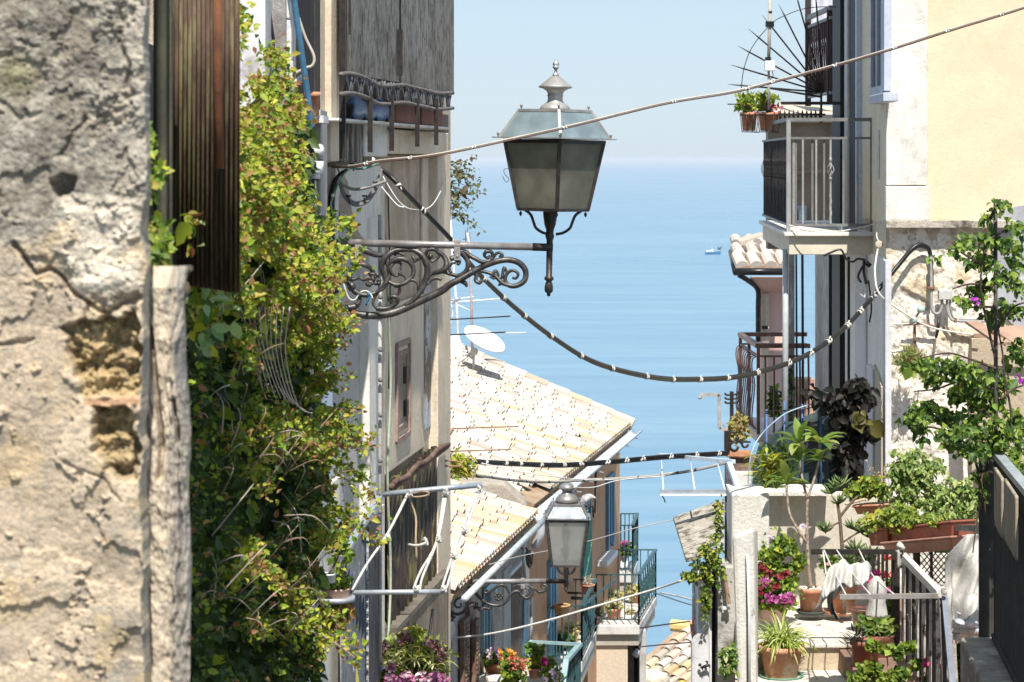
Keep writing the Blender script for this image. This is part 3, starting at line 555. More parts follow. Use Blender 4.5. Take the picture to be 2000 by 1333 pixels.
# dry shrub hanging on the far corner of the house
def dry_shrub():
    o = thing('dry_shrub', P(884, 400, 17.4), 'sparse dry shrub growing from the house edge against the sea', 'plant'); sb = MB(); pts = []
    for k in range(24):
        v0 = random.uniform(318, 420); L = random.uniform(15, 60); a = random.uniform(-.5, 1.1); p = [P(878, v0, 17.3)]
        for i in range(5): p.append(P(878+L*(i+1)/5+random.gauss(0, 2), v0+L*a*((i+1)/5)**1.5+random.gauss(0, 2), 17.3))
        sb.tube(p, [.0032, .0012], 4, k=2)
        for q in p[1:]:
            for _ in range(5 if v0 < 350 else 2): pts.append(q+V((random.gauss(0, .014), random.gauss(0, .03), random.gauss(0, .014))))
    sb.build('twigs', mat('twig', (.14, .1, .085)), o); leaves('dry_leaves', pts, .03, [(.2, .22, .06), (.14, .1, .07), (.1, .13, .05)], o, wid=.5)
dry_shrub()
# ============================================================ STREET LANTERNS
def glassmat(name, c, c2, clear, rough, tl=.85):
    m = bpy.data.materials.new(name); m.use_nodes = True; N, L = m.node_tree.nodes, m.node_tree.links; out = N['Material Output']; b = N['Principled BSDF']
    b.inputs['Roughness'].default_value = rough; tc = N.new('ShaderNodeTexCoord')
    n = N.new('ShaderNodeTexNoise'); n.inputs['Scale'].default_value = 9; n.inputs['Detail'].default_value = 7; L.new(tc.outputs['Object'], n.inputs[0])
    r = N.new('ShaderNodeMapRange'); r.inputs[1].default_value = .35; r.inputs[2].default_value = .65; L.new(n.outputs[0], r.inputs[0])
    x = N.new('ShaderNodeMix'); x.data_type = 'RGBA'; x.inputs[6].default_value = (*c, 1); x.inputs[7].default_value = (*c2, 1); L.new(r.outputs[0], x.inputs[0]); L.new(x.outputs[2], b.inputs['Base Color'])
    bn = N.new('ShaderNodeTexNoise'); bn.inputs['Scale'].default_value = 160; L.new(tc.outputs['Object'], bn.inputs[0])
    bp = N.new('ShaderNodeBump'); bp.inputs['Strength'].default_value = .5; bp.inputs['Distance'].default_value = .004; L.new(bn.outputs[0], bp.inputs['Height']); L.new(bp.outputs[0], b.inputs['Normal'])
    tr = N.new('ShaderNodeBsdfTranslucent'); L.new(x.outputs[2], tr.inputs[0]); m1 = N.new('ShaderNodeMixShader'); m1.inputs[0].default_value = tl; L.new(b.outputs[0], m1.inputs[1]); L.new(tr.outputs[0], m1.inputs[2])
    tp = N.new('ShaderNodeBsdfTransparent'); m2 = N.new('ShaderNodeMixShader'); m2.inputs[0].default_value = clear; L.new(m1.outputs[0], m2.inputs[1]); L.new(tp.outputs[0], m2.inputs[2]); L.new(m2.outputs[0], out.inputs[0]); return m
def lantern(cu, v, y, d, rot, tilt, label, gl, groof, frame, capm, bulb=False):
    """d: heights (photo rows) and half widths in pixels; built in its own frame, origin at the rim centre"""
    k = y/F; c = P(cu, v, y); o = thing('street_lantern', c, label, 'street lamp'); M = Matrix.Rotation(R(tilt), 3, 'Y')
    rm = Matrix.Rotation(R(rot), 3, 'Z'); Z = lambda vv: (v-vv)*k
    def cor(hw, vv, i, rr=True):            # corner i of a square ring; hw = half diagonal or half side in px
        a = R(90*i+45); s = hw*k; q = V((math.cos(a)*s*d['cs'], math.sin(a)*s*d['cs'], Z(vv))); return c+M @ (rm @ q)
    L = lambda x, vv, yy=0: c+M @ V((x*k, yy*k, Z(vv)))
    rim, top, b0 = d['rim'], d['top'], d['bot']     # (half width, row)
    fr = MB(); t = d['bar']*k
    gt = (d['gt'], rim[1]+d['bar']*.6)
    for i in range(4):
        fr.beam(cor(gt[0], gt[1], i), cor(b0[0], b0[1], i), t*1.5); fr.beam(cor(b0[0], b0[1], i), cor(b0[0], b0[1], i+1), t*1.3); fr.beam(cor(gt[0], gt[1]+t/k*.5, i), cor(gt[0], gt[1]+t/k*.5, i+1), t*1.6)
    fr.build('frame', frame, o)
    rf = MB()
    for i in range(4):
        rf.beam(cor(rim[0]*.88, rim[1]-2, i), cor(top[0], top[1], i), t*1.15); rf.beam(cor(top[0], top[1], i), cor(top[0], top[1], i+1), t*1.2)
    a = [cor(rim[0], rim[1], i) for i in range(4)]; n_ = [cor(rim[0]*.84, rim[1], i) for i in range(4)]; up = V((0, 0, t*.55))
    for i in range(4): j = (i+1) % 4; rf.hexa([a[i], a[j], n_[j], n_[i]], [a[i]+up, a[j]+up, n_[j]+up, n_[i]+up])
    tt = [cor(top[0], top[1], i) for i in range(4)]; rf.hexa(tt, [p+up for p in tt]); rf.build('roof_frame', capm, o)
    for i in range(4):
        j = (i+1) % 4; g = MB(); A, B, C_, D = cor(gt[0]*.985, gt[1], i), cor(gt[0]*.985, gt[1], j), cor(b0[0]*.985, b0[1], j), cor(b0[0]*.985, b0[1], i)
        n = (B-A).cross(D-A).normalized()*.003; g.hexa([A, B, C_, D], [p+n for p in (A, B, C_, D)]); g.build('glass_pane', gl, o)
        g = MB(); A, B, C_, D = cor(rim[0]*.87, rim[1]-2, i), cor(rim[0]*.87, rim[1]-2, j), cor(top[0]*.98, top[1], j), cor(top[0]*.98, top[1], i)
        n = (B-A).cross(D-A).normalized()*.003; g.hexa([A, B, C_, D], [p+n for p in (A, B, C_, D)]); g.build('roof_pane', groof, o)
    for i in range(4):
        for hw, vv in ((rim[0]*.9, rim[1]-2), (top[0]*.93, top[1]-2)):
            p = cor(hw, vv, i); s = d['fin']*k; fb = MB(); fb.lathe(p, [(s*.35, 0), (s*.35, s*.9), (s*.8, s*1.1), (s*.7, s*2.0), (s*.95, s*2.2), (s*.5, s*3), (.0005, s*3.3)], 10); fb.build('finial', capm, o)
        if d.get('drop'):
            p = cor(b0[0]*.93, b0[1]+4, i); s = d['fin']*k; fb = MB(); fb.lathe(p, [(s*.4, 0), (s*1.0, -s*1.2), (s*.7, -s*2.3), (s*.3, -s*3)], 8); fb.build('drop_finial', frame, o)
    cap = MB(); cap.lathe(L(0, d['cap'][0][1]), [(r*k, (d['cap'][0][1]-vv)*k) for r, vv in d['cap']], 28, axis=M @ V((0, 0, 1))); cap.build('cap', capm, o)
    if d.get('knob'):
        kb = MB(); kb.lathe(L(0, d['knob'][0][1]), [(r*k, (d['knob'][0][1]-vv)*k) for r, vv in d['knob']], 14, axis=M @ V((0, 0, 1))); kb.build('top_knob', mat('silvered_knob', (.55, .55, .56), (.1, .1, .1), 30, metal=.6, rough=.35, bump=.4), o)
    st = MB(); st.lathe(L(d.get('sx', 0), d['post'][0][1]), [(r*k, (d['post'][0][1]-vv)*k) for r, vv in d['post']], 16, axis=M @ V((d.get('lean', 0), 0, 1))); st.build('post', frame, o)
    for s in (-1, 1):
        for yy in (-1, 1):
            if not d.get('four') and yy > 0: continue
            MB().tube([L(x*s+d.get('ax', 0), vv, yy*abs(x)*.6 if d.get('four') else 0) for x, vv in d['arm']], d['armr']*k, 8, k=5).build('scroll_arm', frame, o)
    if bulb:
        g = MB(); bc = L(d['bulb'][0], d['bulb'][2]); g.lathe(bc, [(2*k, 30*k), (4*k, 28*k), (8.5*k, 16*k), (9*k, 8*k), (6*k, -8*k), (4*k, -12*k)], 16, axis=(0, 0, 1)); g.build('bulb', mat('silhouette_bulb', (.09, .1, .085), rough=.3, bump=0), o)  # bulb and holder coloured dark, a backlit silhouette put into their colour
        g = MB(); g.lathe(L(d['bulb'][0], 1070), [(4*k, 8*k), (4*k, 0), (10*k, -2*k), (9*k, -8*k), (2*k, -26*k)], 16); g.build('bulb_holder', mat('silhouette_holder', (.03, .035, .03)), o)
    return o
capm = mat('bleached_metal', (.4, .385, .36), (.28, .265, .245), 7, stain=(.14, .13, .12), ssc=3, slo=.56, shi=.66, rough=.42, metal=.35, bump=.1)
capd = mat('grey_cast_cap', (.3, .29, .28), (.2, .19, .19), 9, rough=.4, metal=.4, bump=.12)
LY = 12.6
lantern(1083, 272, LY, dict(cs=1.0, rim=(123, 272), top=(71, 217), bot=(68.5, 410), gt=98, bar=4.5, fin=3.2, drop=True,
    cap=[(30, 217), (29, 210), (24, 205), (17, 201), (14.5, 196), (14.5, 190), (16, 187), (14.5, 184), (18, 178), (25, 174), (31, 172.5), (33, 170), (31, 168), (24, 162), (15, 155), (8, 149), (.1, 147)],
    knob=[(6.5, 149), (6, 146), (3, 142), (2.7, 137), (5, 134), (7, 132), (4.5, 130), (6.5, 126), (5.5, 122), (2.5, 120), (2, 117), (.1, 115)],
    post=[(.5, 580), (3.5, 578), (3.5, 574), (8, 570), (8.5, 562), (7, 554), (5, 550), (9, 547), (9, 542), (6, 540), (6.3, 470), (9, 462), (7, 456), (8, 448), (11, 440), (14, 420), (14, 412)],
    arm=[(56, 411), (44, 420), (38, 434), (33, 446), (20, 455), (6, 458)], armr=2.8, sx=-5.5), 50, 1.1,
    'large black four-sided street lantern with dusty glass, in the middle against the sky', glassmat('dusty_glass', (.66, .655, .57), (.48, .475, .41), .1, .35), glassmat('sky_glass', (.3, .38, .41), (.2, .26, .28), .12, .2, .25), IRON, capm)
lantern(1107, 1010, 25.3, dict(cs=1.4142, rim=(46, 1010), top=(28, 984), bot=(29, 1102), gt=40, bar=3.2, fin=2.0,
    cap=[(23, 981), (22, 974), (17, 968), (11, 964), (9.5, 961), (10, 958), (15, 955), (16.5, 953), (13, 948), (7, 944), (.1, 941)],
    post=[(.5, 1158), (2.5, 1154), (4.5, 1150), (3, 1146), (5.5, 1141), (4, 1130), (6, 1120), (5, 1112), (6.5, 1106), (3, 1102)], arm=[(18, 1102), (16, 1112), (11, 1119), (3, 1121)], armr=2.6, bulb=(-2, 0, 1052)), 0, .6,
    'smaller grey lantern with a visible bulb, low on its bracket before the brown house', glassmat('milk_glass', (.9, .89, .84), (.82, .81, .76), .55, .3), glassmat('roof_glass', (.4, .47, .52), (.3, .36, .4), .3, .15, .3), mat('grey_lantern_iron', (.06, .058, .055), (.12, .11, .1), 20, metal=.4, rough=.4, bump=.1), capd, bulb=True)
def wire_key():
    MB().tube([P(990+x, vv, LY-.06) for x, vv in ((8, 331), (-2, 330), (-6, 334), (-4, 341), (2, 347), (4, 352), (-1, 356), (-6, 350), (-8, 344))], .0016, 5, k=4).build('wire_hook', IRON, label='thin bent wire loop hooked on the left side of the large lantern', cat='wire')
wire_key()
def bracket(name, y, scrolls, arm, clips, dark, label, extras=None):
    o = thing(name, P(arm[0][0], arm[0][1], y), label, 'bracket')
    b = MB(); b.tube([P(*arm[0], y), P(*arm[1], y)], arm[2]*y/F, 14); b.build('arm', STEEL, o)
    b = MB(); b.tube([P(*dark[0], y), P(*dark[1], y)], dark[2]*y/F, 14); b.build('dark_sleeve', IRON, o)
    for (u, v, wd, h) in clips:
        b = MB(); pbox(b, u-wd/2, u+wd/2, v-h*.25, v+h*.75, y-.022*wd/16, .044*wd/16); b.ball(P(u, v+h*.55, y-.025*wd/16), wd*.22*y/F, 8, sc=(1, .5, 1)); b.build('clip', mat('clip_metal', (.42, .4, .4), (.3, .28, .27), 9, rough=.5, metal=.3), o, bevel=.002)
    b = MB()
    for pts, r in scrolls: b.tube([P(u, v, y+.006*math.sin(i*1.3)) for i, (u, v) in enumerate(pts)], [x*y/F for x in (r if hasattr(r, '__len__') else [r])]*(1 if hasattr(r, '__len__') else 2), 8, k=5)
    for u, v, r, s in (extras or []): b.ball(P(u, v, y), r*y/F, 8, sc=s)
    b.build('scrollwork', CAST, o); return o
S1 = [([(662, 596), (672, 603), (695, 613), (728, 617), (760, 613), (782, 606), (813, 592), (860, 570), (879, 556), (900, 545), (922, 532), (936, 525), (950, 518), (974, 510), (994, 508), (1013, 513.5), (1026, 528), (1025, 547), (1010, 558), (994, 558), (986.5, 547), (991, 534), (1002, 528.5), (1012, 535), (1008, 544), (1001, 543)], [4, 7, 8, 8, 7, 6.5, 6, 6, 6, 5.5, 4.5, 3.5, 3, 2.5]),
 ([(654, 493), (668, 498), (681, 488), (697, 487), (716, 491), (735, 498), (750, 499)], [3, 3.5, 5, 5, 7, 6, 3]),
 ([(820, 490), (800, 488), (775, 489), (758, 498), (747, 512), (746, 528), (753, 545), (754, 556), (745, 566), (734, 572)], [4, 5, 6, 6, 5, 5, 4, 3]),
 ([(750, 508), (759, 522), (760, 540), (751, 556), (741, 565)], [3, 4.5, 4.5, 3.5]),
 ([(684, 560), (682, 550), (684, 534), (695, 520), (709, 517), (722, 523), (731, 532), (738, 534)], [3, 5, 5, 5, 4, 2]),
 ([(687, 547), (695, 545), (703, 543), (709, 547), (715, 545)], [4, 3, 3, 4]),
 ([(672, 552), (680, 552), (690, 566), (700, 574), (714, 577), (732, 573), (747, 564)], [3, 6, 6, 5, 5, 3]),
 ([(700, 574), (703, 585), (695, 598), (675, 603)], [4, 4, 6, 8]),
 ([(761, 545), (759, 530), (761, 518), (769, 509), (785, 506), (801, 513), (808, 528), (804, 541), (791, 553), (775, 557), (760, 551), (752, 540)], [3, 4.5, 5.5, 5, 4.5, 4.5, 3]),
 ([(782, 528), (783, 515), (772, 513), (764, 520), (763, 530), (771, 539), (779, 537), (781, 531)], [2, 3, 3.5, 3, 2]),
 ([(778, 533), (791, 540), (796, 548), (808, 548), (816, 556), (816, 570)], [3, 3.5, 3.5, 3, 2]),
 ([(775, 489), (795, 487), (810, 490), (824, 499), (833, 515), (835, 532), (830, 552), (822, 568), (808, 586), (791, 597)], [3, 4, 6, 7, 6.5, 6, 5, 4]),
 ([(735, 603), (757, 603), (774, 592), (776, 582), (765, 580), (761, 585), (767, 590)], [5, 5, 4.5, 4, 4]),
 ([(765, 580), (775, 577), (781, 566), (777, 560), (770, 562)], [3, 3.5, 3, 2]),
 ([(742, 566), (732, 580), (729, 593), (737, 604), (742, 601)], [3, 3.5, 3, 2.5]),
 ([(834, 512), (838, 505), (832, 497), (836, 489), (846, 487), (855, 491), (858, 499), (850, 508), (842, 512)], [3, 3.5, 4, 3.5, 3]),
 ([(834, 543), (842, 536), (850, 533), (862, 530), (870, 524), (872, 513), (866, 500), (853, 491)], [3, 4, 5, 6, 6, 5, 4]),
 ([(835, 556), (840, 548), (852, 543), (862, 547)], [3, 4, 3]), ([(790, 500), (778, 494), (770, 500)], [2, 4, 2]), ([(812, 513), (806, 502), (812, 508), (820, 505)], [3, 4, 3]),
 ([(886, 496), (898, 492), (911, 505), (914, 518), (909, 531), (895, 539), (881, 536), (866, 532)], [4, 6, 5, 4.5, 4.5, 4, 3]),
 ([(881, 533), (877, 524), (881, 516), (890, 514)], [3, 3.5, 2]), ([(880, 507), (888, 504), (896, 511), (894, 518)], [5, 6, 3]),
 ([(898, 492), (908, 492), (918, 500), (928, 505), (941, 512), (955, 510), (962, 503), (960, 493), (950, 492), (946, 499), (952, 504), (957, 499)], [4, 5, 4.5, 4, 3.5, 4, 3, 2.5]),
 ([(958, 507), (964, 503), (969, 496), (976, 494), (981, 499), (977, 503)], [3, 3, 3, 4.5]),
 ([(938, 530), (957, 534), (971, 543), (982, 554), (994, 558)], [3, 4, 4.5, 3]), ([(962, 540), (968, 529), (975, 540)], [3, 3.5, 2]), ([(980, 545), (985, 523), (991, 537)], [3, 3.5, 2]), ([(966, 545), (956, 541)], [3, 1.5]), ([(978, 555), (973, 558)], [3, 1.5]),
 ([(922, 526), (930, 538), (929, 548), (936, 553), (941, 548)], [5, 4, 4, 3.5]), ([(898, 550), (908, 553), (912, 561)], [3, 5, 2])]
EX = [(687, 560, 9, (1, 1, 1.1)), (656, 566, 7, (1, 1, 1.2)), (836, 501, 0, (1, 1, 1)), (841, 501, 6, (1, 1, 1))]+[(728+random.gauss(0, 7), 543+random.gauss(0, 7), random.uniform(3.5, 5.5), (1, 1, 1)) for _ in range(24)]
bracket('lantern_bracket', LY, S1, ((656, 474), (1052, 483), 7.2), [(699, 478, 12, 38), (893, 479, 12, 40)], ((1040, 482.7), (1080, 484), 7.8), 'long bracket arm with big cast iron scrolls, carrying the large lantern', EX)
MB().tube([P(600+x/3.33, 300+y/3.33, LY-.05) for x, y in ((225, 800), (240, 860), (270, 940), (310, 952), (345, 905), (385, 895), (415, 920), (425, 945))], .0042, 7, k=5).build('loose_cable', mat('cream_cable', (.62, .6, .52), rough=.5), label='loose cream cable looping over the scrollwork of the large lantern bracket', cat='cable')
b = MB(); b.sheet(lambda s, t: P(716+5*s+2*math.sin(t*5), 571+26*t, LY-.06-.01*math.sin(s*6+t*9)), 4, 8); b.build('tape_tie', mat('blue_tape', (.05, .2, .38), (.1, .3, .5), 20, rough=.5), label='scrap of blue tape tied to the scrollwork of the large lantern bracket', cat='tape', th=.002)
S2 = [([(883, 1145), (874, 1160), (872, 1178), (879, 1194), (892, 1200), (905, 1196), (912, 1186), (911, 1174), (901, 1168), (892, 1171), (888, 1180), (893, 1187), (901, 1184), (899, 1178)], [2.5, 3, 3, 3, 2.5, 2, 1.5]),
 ([(876, 1147), (887, 1145), (898, 1142), (912, 1145), (926, 1156), (939, 1170), (954, 1180), (974, 1183), (989, 1175), (998, 1161), (1010, 1155), (1019, 1163), (1028, 1169), (1038, 1165), (1042, 1154), (1036, 1146), (1029, 1146)], [2, 3, 3.5, 3, 3, 3, 3, 2.5, 2]),
 ([(946, 1154), (942, 1150), (945, 1147)], 1.5), ([(942, 1152), (948, 1159), (963, 1152), (972, 1145), (982, 1143), (990, 1149), (995, 1160)], [2, 3, 3, 2.5]), ([(1004, 1158), (1002, 1148), (1010, 1143), (1020, 1145)], 2.2),
 ([(1036, 1147), (1046, 1151), (1054, 1157), (1064, 1154), (1068, 1147), (1062, 1142), (1057, 1145), (1060, 1148)], [2, 3, 2.5, 2]), ([(873, 1193), (883, 1204), (890, 1206)], [2, 3, 2]), ([(886, 1205), (883, 1212), (876, 1213), (872, 1209), (876, 1206)], [2, 2.5, 2]),
 ([(884, 1170), (882, 1162), (888, 1165)], 1.8), ([(905, 1172), (915, 1164), (918, 1155)], 2), ([(915, 1188), (922, 1182), (932, 1186), (938, 1192), (946, 1188), (954, 1190), (960, 1184)], [2, 3, 3, 2]), ([(924, 1184), (928, 1178), (934, 1181)], 2), ([(967, 1160), (970, 1172), (980, 1170), (978, 1160), (970, 1161)], 2),
 ([(1020, 1150), (1018, 1160), (1026, 1164), (1034, 1158), (1032, 1150), (1024, 1150)], 2)]
bracket('lantern_bracket', 25.3, S2, ((873, 1137), (1072, 1135), 4.6), [(903, 1136, 8, 18), (1021, 1135, 8, 20)], ((1066, 1135.3), (1108, 1135.5), 4.8), 'slim bracket arm with small leafy scrolls, carrying the smaller lantern', [(974+7*math.cos(a), 1165+7*math.sin(a), 3, (1, 1, 1)) for a in np.arange(0, 6.2, .8)]+[(974, 1165, 3.5, (1, 1, 1)), (928, 1188, 4, (1, 1, .7)), (938, 1188, 4, (1, 1, .7)), (948, 1189, 3.5, (1, 1, .7))])
# ============================================================ CABLES
def cable(name, pts, strands, ties, label, cat='cable', tiem=None, k=10, tw=1.25, parts=('cable_strand', 'tie')):
    """pts: (u, v, distance); strands: (offset px, radius px, material)"""
    base = [P(*p) for p in pts]; sm = smooth(base, k); o = thing(name, sm[0], label, cat)
    for (dv, r, m, tws) in strands:
        q = []
        for i, p in enumerate(sm):
            kk = p.y/F; a = i*tws; q.append(p+V((0, math.sin(a)*dv*kk*.8, math.cos(a)*dv*kk if tws else dv*kk)))
        MB().tube(q, r*pts[0][2]/F if False else [r*p.y/F for p in sm], 8).build(parts[0], m, o)
    R_ = max(abs(s[0])+s[1] for s in strands)
    for t in ties:
        b = MB()
        i = min(int(t*(len(sm)-1)), len(sm)-2); f = t*(len(sm)-1)-i; p = sm[i].lerp(sm[i+1], f); d = (sm[i+1]-sm[i]).normalized(); kk = p.y/F
        for e in (-.75, .75): sl = V((0, 0, 1))*R_*kk*random.uniform(-.3, .3); b.tube([p+d*(e-.3)*R_*kk-sl, p+d*(e+.3)*R_*kk+sl], R_*tw*kk*.96, 8)
        b.tube([p+V((0, -R_*kk, R_*kk*.6)), p+V((0, -R_*kk, R_*kk*1.35))+d*R_*kk], R_*.25*kk, 5); b.build(parts[1], tiem or ROPE, o)
    return o
T = lambda n, a=.03, b=.97: [a+(b-a)*(i+random.uniform(-.2, .2))/max(n-1, 1) for i in range(n)]
cable('overhead_cable', [(648, 325, 12.6), (690, 325, 12.2), (742, 315, 12.1), (850, 303, 12.0), (1000, 272, 12.0), (1130, 243, 12.0), (1300, 202, 12.0), (1430, 180, 12.0), (1530, 155, 12.0), (1650, 123, 11.9), (1760, 90, 11.8), (1860, 58, 11.7), (2000, 15, 11.6), (2140, -35, 11.5)],
      [(1.6, 1.6, PALE, 0), (-1.9, 1.5, mat('brown_cable', (.12, .06, .045), rough=.5), 0)], [.12, .2, .27, .37, .47, .56, .60, .68, .76, .84, .9], 'thin pale and brown double cable rising across the sky in front of the large lantern', tiem=WHITE, tw=1.1)
cable('thick_cable', [(742, 332, 13.2), (760, 344, 13.2), (800, 385, 13.2), (880, 468, 13.4), (930, 530, 13.8), (1000, 597, 14.4), (1080, 660, 15.2), (1165, 710, 16), (1270, 737, 17), (1350, 742, 18), (1450, 735, 19), (1560, 702, 19.8), (1640, 650, 20.3), (1697, 590, 20.7), (1750, 525, 20.85), (1785, 485, 20.9), (1806, 482, 20.93), (1817, 500, 20.95), (1820, 570, 20.95)],
      [(1.6, 4.2, BLACK, 0), (-2.2, 2.6, mat('charcoal_cable', (.07, .068, .065), rough=.4), 0)], [.09, .13, .17, .235, .265, .295, .33, .37, .405, .44, .475, .51, .54, .57, .60, .625, .65, .68, .705, .73], 'heavy black tied cable sagging from the left house to the yellow house wall', tiem=mat('cord_tie', (.6, .57, .5), bump=.2), tw=1.05)
cable('black_cable', [(878, 893, 17.5), (920, 901, 18), (1000, 906, 19), (1100, 909, 20), (1200, 902, 20.5), (1300, 893, 21), (1420, 886, 21.8)], [(2, 3.2, BLACK, 0), (-2.5, 2.6, BLACK, 0)], T(15), 'straight black double cable with white ties crossing above the smaller lantern', tw=1.05)
cable('thin_cable', [(878, 922, 17.5), (940, 930, 18), (1000, 938, 19), (1060, 942, 20), (1150, 938, 20.6), (1250, 933, 21), (1350, 920, 21.4), (1416, 905, 21.8)], [(1.5, 1.5, PALE, 0), (-1.5, 1.2, mat('dark_cable', (.08, .075, .07)), 0), (0, 1.2, WHITE, .9)], T(12), 'thin twisted white and dark cable just below the straight black cable', tiem=BLACK, tw=.9)
for pts, r, m, lab in (([(940, 905, 18), (1040, 926, 18.5), (1150, 938, 20), (1210, 936, 20.5)], .9, WHITE, 'fine white wire dropping across the brown house roof edge'), ([(1120, 952, 20), (1160, 952, 20.3), (1210, 938, 20.6), (1300, 930, 21)], .8, WHITE, 'fine white wire running right from the cap of the smaller lantern'),
        ([(878, 1247, 25), (960, 1238, 26), (1060, 1215, 27), (1180, 1180, 28), (1290, 1148, 28), (1330, 1135, 27)], 2.2, ROPE, 'thick white washing rope slanting up across the lower balconies'),
        ([(955, 1103, 26), (1010, 1088, 26.5), (1090, 1072, 27.5), (1170, 1052, 29), (1240, 1032, 30), (1330, 1013, 30)], .9, mat('grey_wire', (.4, .38, .36)), 'thin knotted grey wire behind the smaller lantern glass'),
        ([(1290, 1158, 28), (1330, 1166, 27), (1365, 1176, 26)], 1.6, ROPE, 'short white rope end beside the white pole'), ([(1283, 1160, 40), (1330, 1176, 34), (1365, 1186, 26)], 1.1, BLACK, 'short dark blue line from the terrace corner to the white pole'),
        ([(1250, 1227, 36), (1300, 1220, 32), (1350, 1214, 24), (1395, 1212, 20)], 1.4, mat('maroon_line', (.16, .08, .08)), 'upper maroon washing line below the terrace balcony'), ([(1248, 1264, 36), (1300, 1259, 32), (1362, 1254, 24)], 1.4, BLACK, 'lower dark washing line touching the tiled roof ridge'),
        ([(748, 345, 13.1), (780, 395, 13.1), (810, 410, 13.2), (845, 400, 14), (872, 350, 17)], 1.1, WHITE, 'thin white wire drooping behind the heavy cable start'), ([(745, 365, 13.2), (775, 400, 13.2), (790, 405, 13.2)], 1.3, WHITE, 'short white wire end below the heavy cable start')):
    MB().tube([P(*p) for p in pts], [r*p[2]/F for p in pts], 7, k=6).build('wire' if r < 1.5 else 'washing_line', m, label=lab, cat='wire' if r < 1.5 else 'washing line')
def mount():                                # bundle of cables around the bracket root
    y = 12.75; o = thing('cable_bundle', P(650, 660, y), 'tangle of black, green and white cables tied to the bracket root beside the creeper', 'cables')
    W_ = WHITE; gr = mat('green_cable', (.12, .3, .2), (.3, .36, .25), 10, rough=.5)
    b = MB(); b.tube([P(652, 700, y), P(648, 560, y), P(646, 430, y), P(650, 372, y), P(660, 345, y), P(680, 330, y)], [.014, .016, .02, .016, .01, .006], 8, k=5); b.tube([P(640, 690, y+.05), P(640, 420, y+.05)], .012, 8); b.tube([P(657, 470, y), P(655, 600, y)], .01, 8); b.build('black_cable', BLACK, o)
    b = MB(); b.tube([P(683, 329, y-.05), P(668, 345, y-.05), P(655, 372, y-.05), P(646, 400, y-.05), P(652, 420, y-.05), P(668, 432, y-.05)], .0055, 7, k=5); b.tube([P(683, 329, y-.05), P(710, 330, y-.05), P(742, 318, y-.05)], .0055, 7, k=4); b.build('green_cable', gr, o)
    b = MB(); b.tube([P(663, 418, y), P(678, 424, y), P(687, 445, y), P(683, 468, y), P(672, 490, y)], .006, 7, k=5); b.tube([P(650, 520, y-.08), P(660, 600, y-.08), P(668, 640, y-.08)], .005, 7, k=4); b.tube([P(654, 540, y-.09), P(648, 580, y-.09), P(660, 640, y-.09)], .004, 7, k=4); b.tube([P(643, 645, y-.05), P(646, 672, y-.05), P(655, 682, y-.05), P(662, 676, y-.05)], .006, 7, k=4); b.build('pale_cable', mat('cream_cable', (.62, .6, .52)), o)
    b = MB(); g = mat('grey_cable', (.24, .23, .22), rough=.4)
    for e in (0, 5, 9): b.tube([P(664, 350+e, y), P(672, 375+e, y), P(690, 395+e*.6, y), P(712, 392+e*.6, y), P(730, 370+e, y), P(742, 340+e, y), P(744, 330, y)], .008, 7, k=5)
    b.tube([P(664, 358, y-.04), P(690, 370, y-.04), P(720, 366, y-.04), P(755, 354, y-.04)], .008, 7, k=5); b.build('grey_loop', g, o)
    b = MB()
    for u, v in ((681, 389), (712, 389), (733, 362), (652, 425), (688, 326), (660, 330)): b.tube([P(u-3, v-7, y-.02), P(u+3, v+9, y-.02)], .0035, 5); b.lathe(P(u, v-4, y-.01), [(.013, 0), (.013, .009)], 8)
    b.build('tie', BLACK, o); b = MB(); b.ball(P(728, 313, y-.05), .013); b.ball(P(650, 382, y-.05), .01); b.ball(P(680, 327, y-.05), .012); b.build('insulator', WHITE, o)
mount()
# ============================================================ BOAT, BIRDS
def boat():
    y = 1600.; c = P(1392, 498.5, y); c.z = 0; k = y/F; o = thing('fishing_boat', c, 'small blue and white fishing boat far out on the sea', 'boat')
    b = MB(); N_ = 12
    def hull(s, t):
        x = -15+30*s; wd = 3.4*(1-max(0, (s-.6)/.4)**2*.97)*(.8+.2*min(1, s*5)); a = math.pi*t; sh = 5+2.6*max(0, s-.5)**1.5*2
        return c+V((x*k*1.0+.9*k*max(0, s-.8)*5*(abs(math.cos(a))), math.cos(a)*wd*k, sh*k-math.sin(a)**.6*(sh+1.5)*k))
    b.sheet(hull, 16, 10); b.add([hull(i/16, e) for i in range(17) for e in (0, 1)], [(2*i, 2*i+1, 2*i+3, 2*i+2) for i in range(16)]); b.build('hull', mat('boat_blue', (.03, .14, .28), (.05, .2, .36), .5, rough=.5, bump=0), o)
    wm = mat('boat_white', (.72, .74, .76), rough=.5, bump=0)
    b = MB(); b.box(c+V((-13*k, -2*k, 4.7*k)), c+V((1*k, 2*k, 8*k)), None); b.box(c+V((-3*k, -1.5*k, 8*k)), c+V((1.5*k, 1.5*k, 10*k))); b.build('cabin', wm, o, bevel=.1)
    b = MB(); b.tube([c+V((-1*k, 0, 10*k)), c+V((-1.5*k, 0, 15*k))], .12, 6); b.tube([c+V((7*k, 0, 5*k)), c+V((6*k, 0, 9*k))], .1, 6); b.build('mast', wm, o)
    b = MB(); b.box(c+V((-8*k, -2.05*k, 5.6*k)), c+V((-6.5*k, -1.99*k, 7*k))); b.box(c+V((-4*k, -2.05*k, 5.6*k)), c+V((-2.5*k, -1.99*k, 7*k))); b.build('window', IRON, o)
boat()
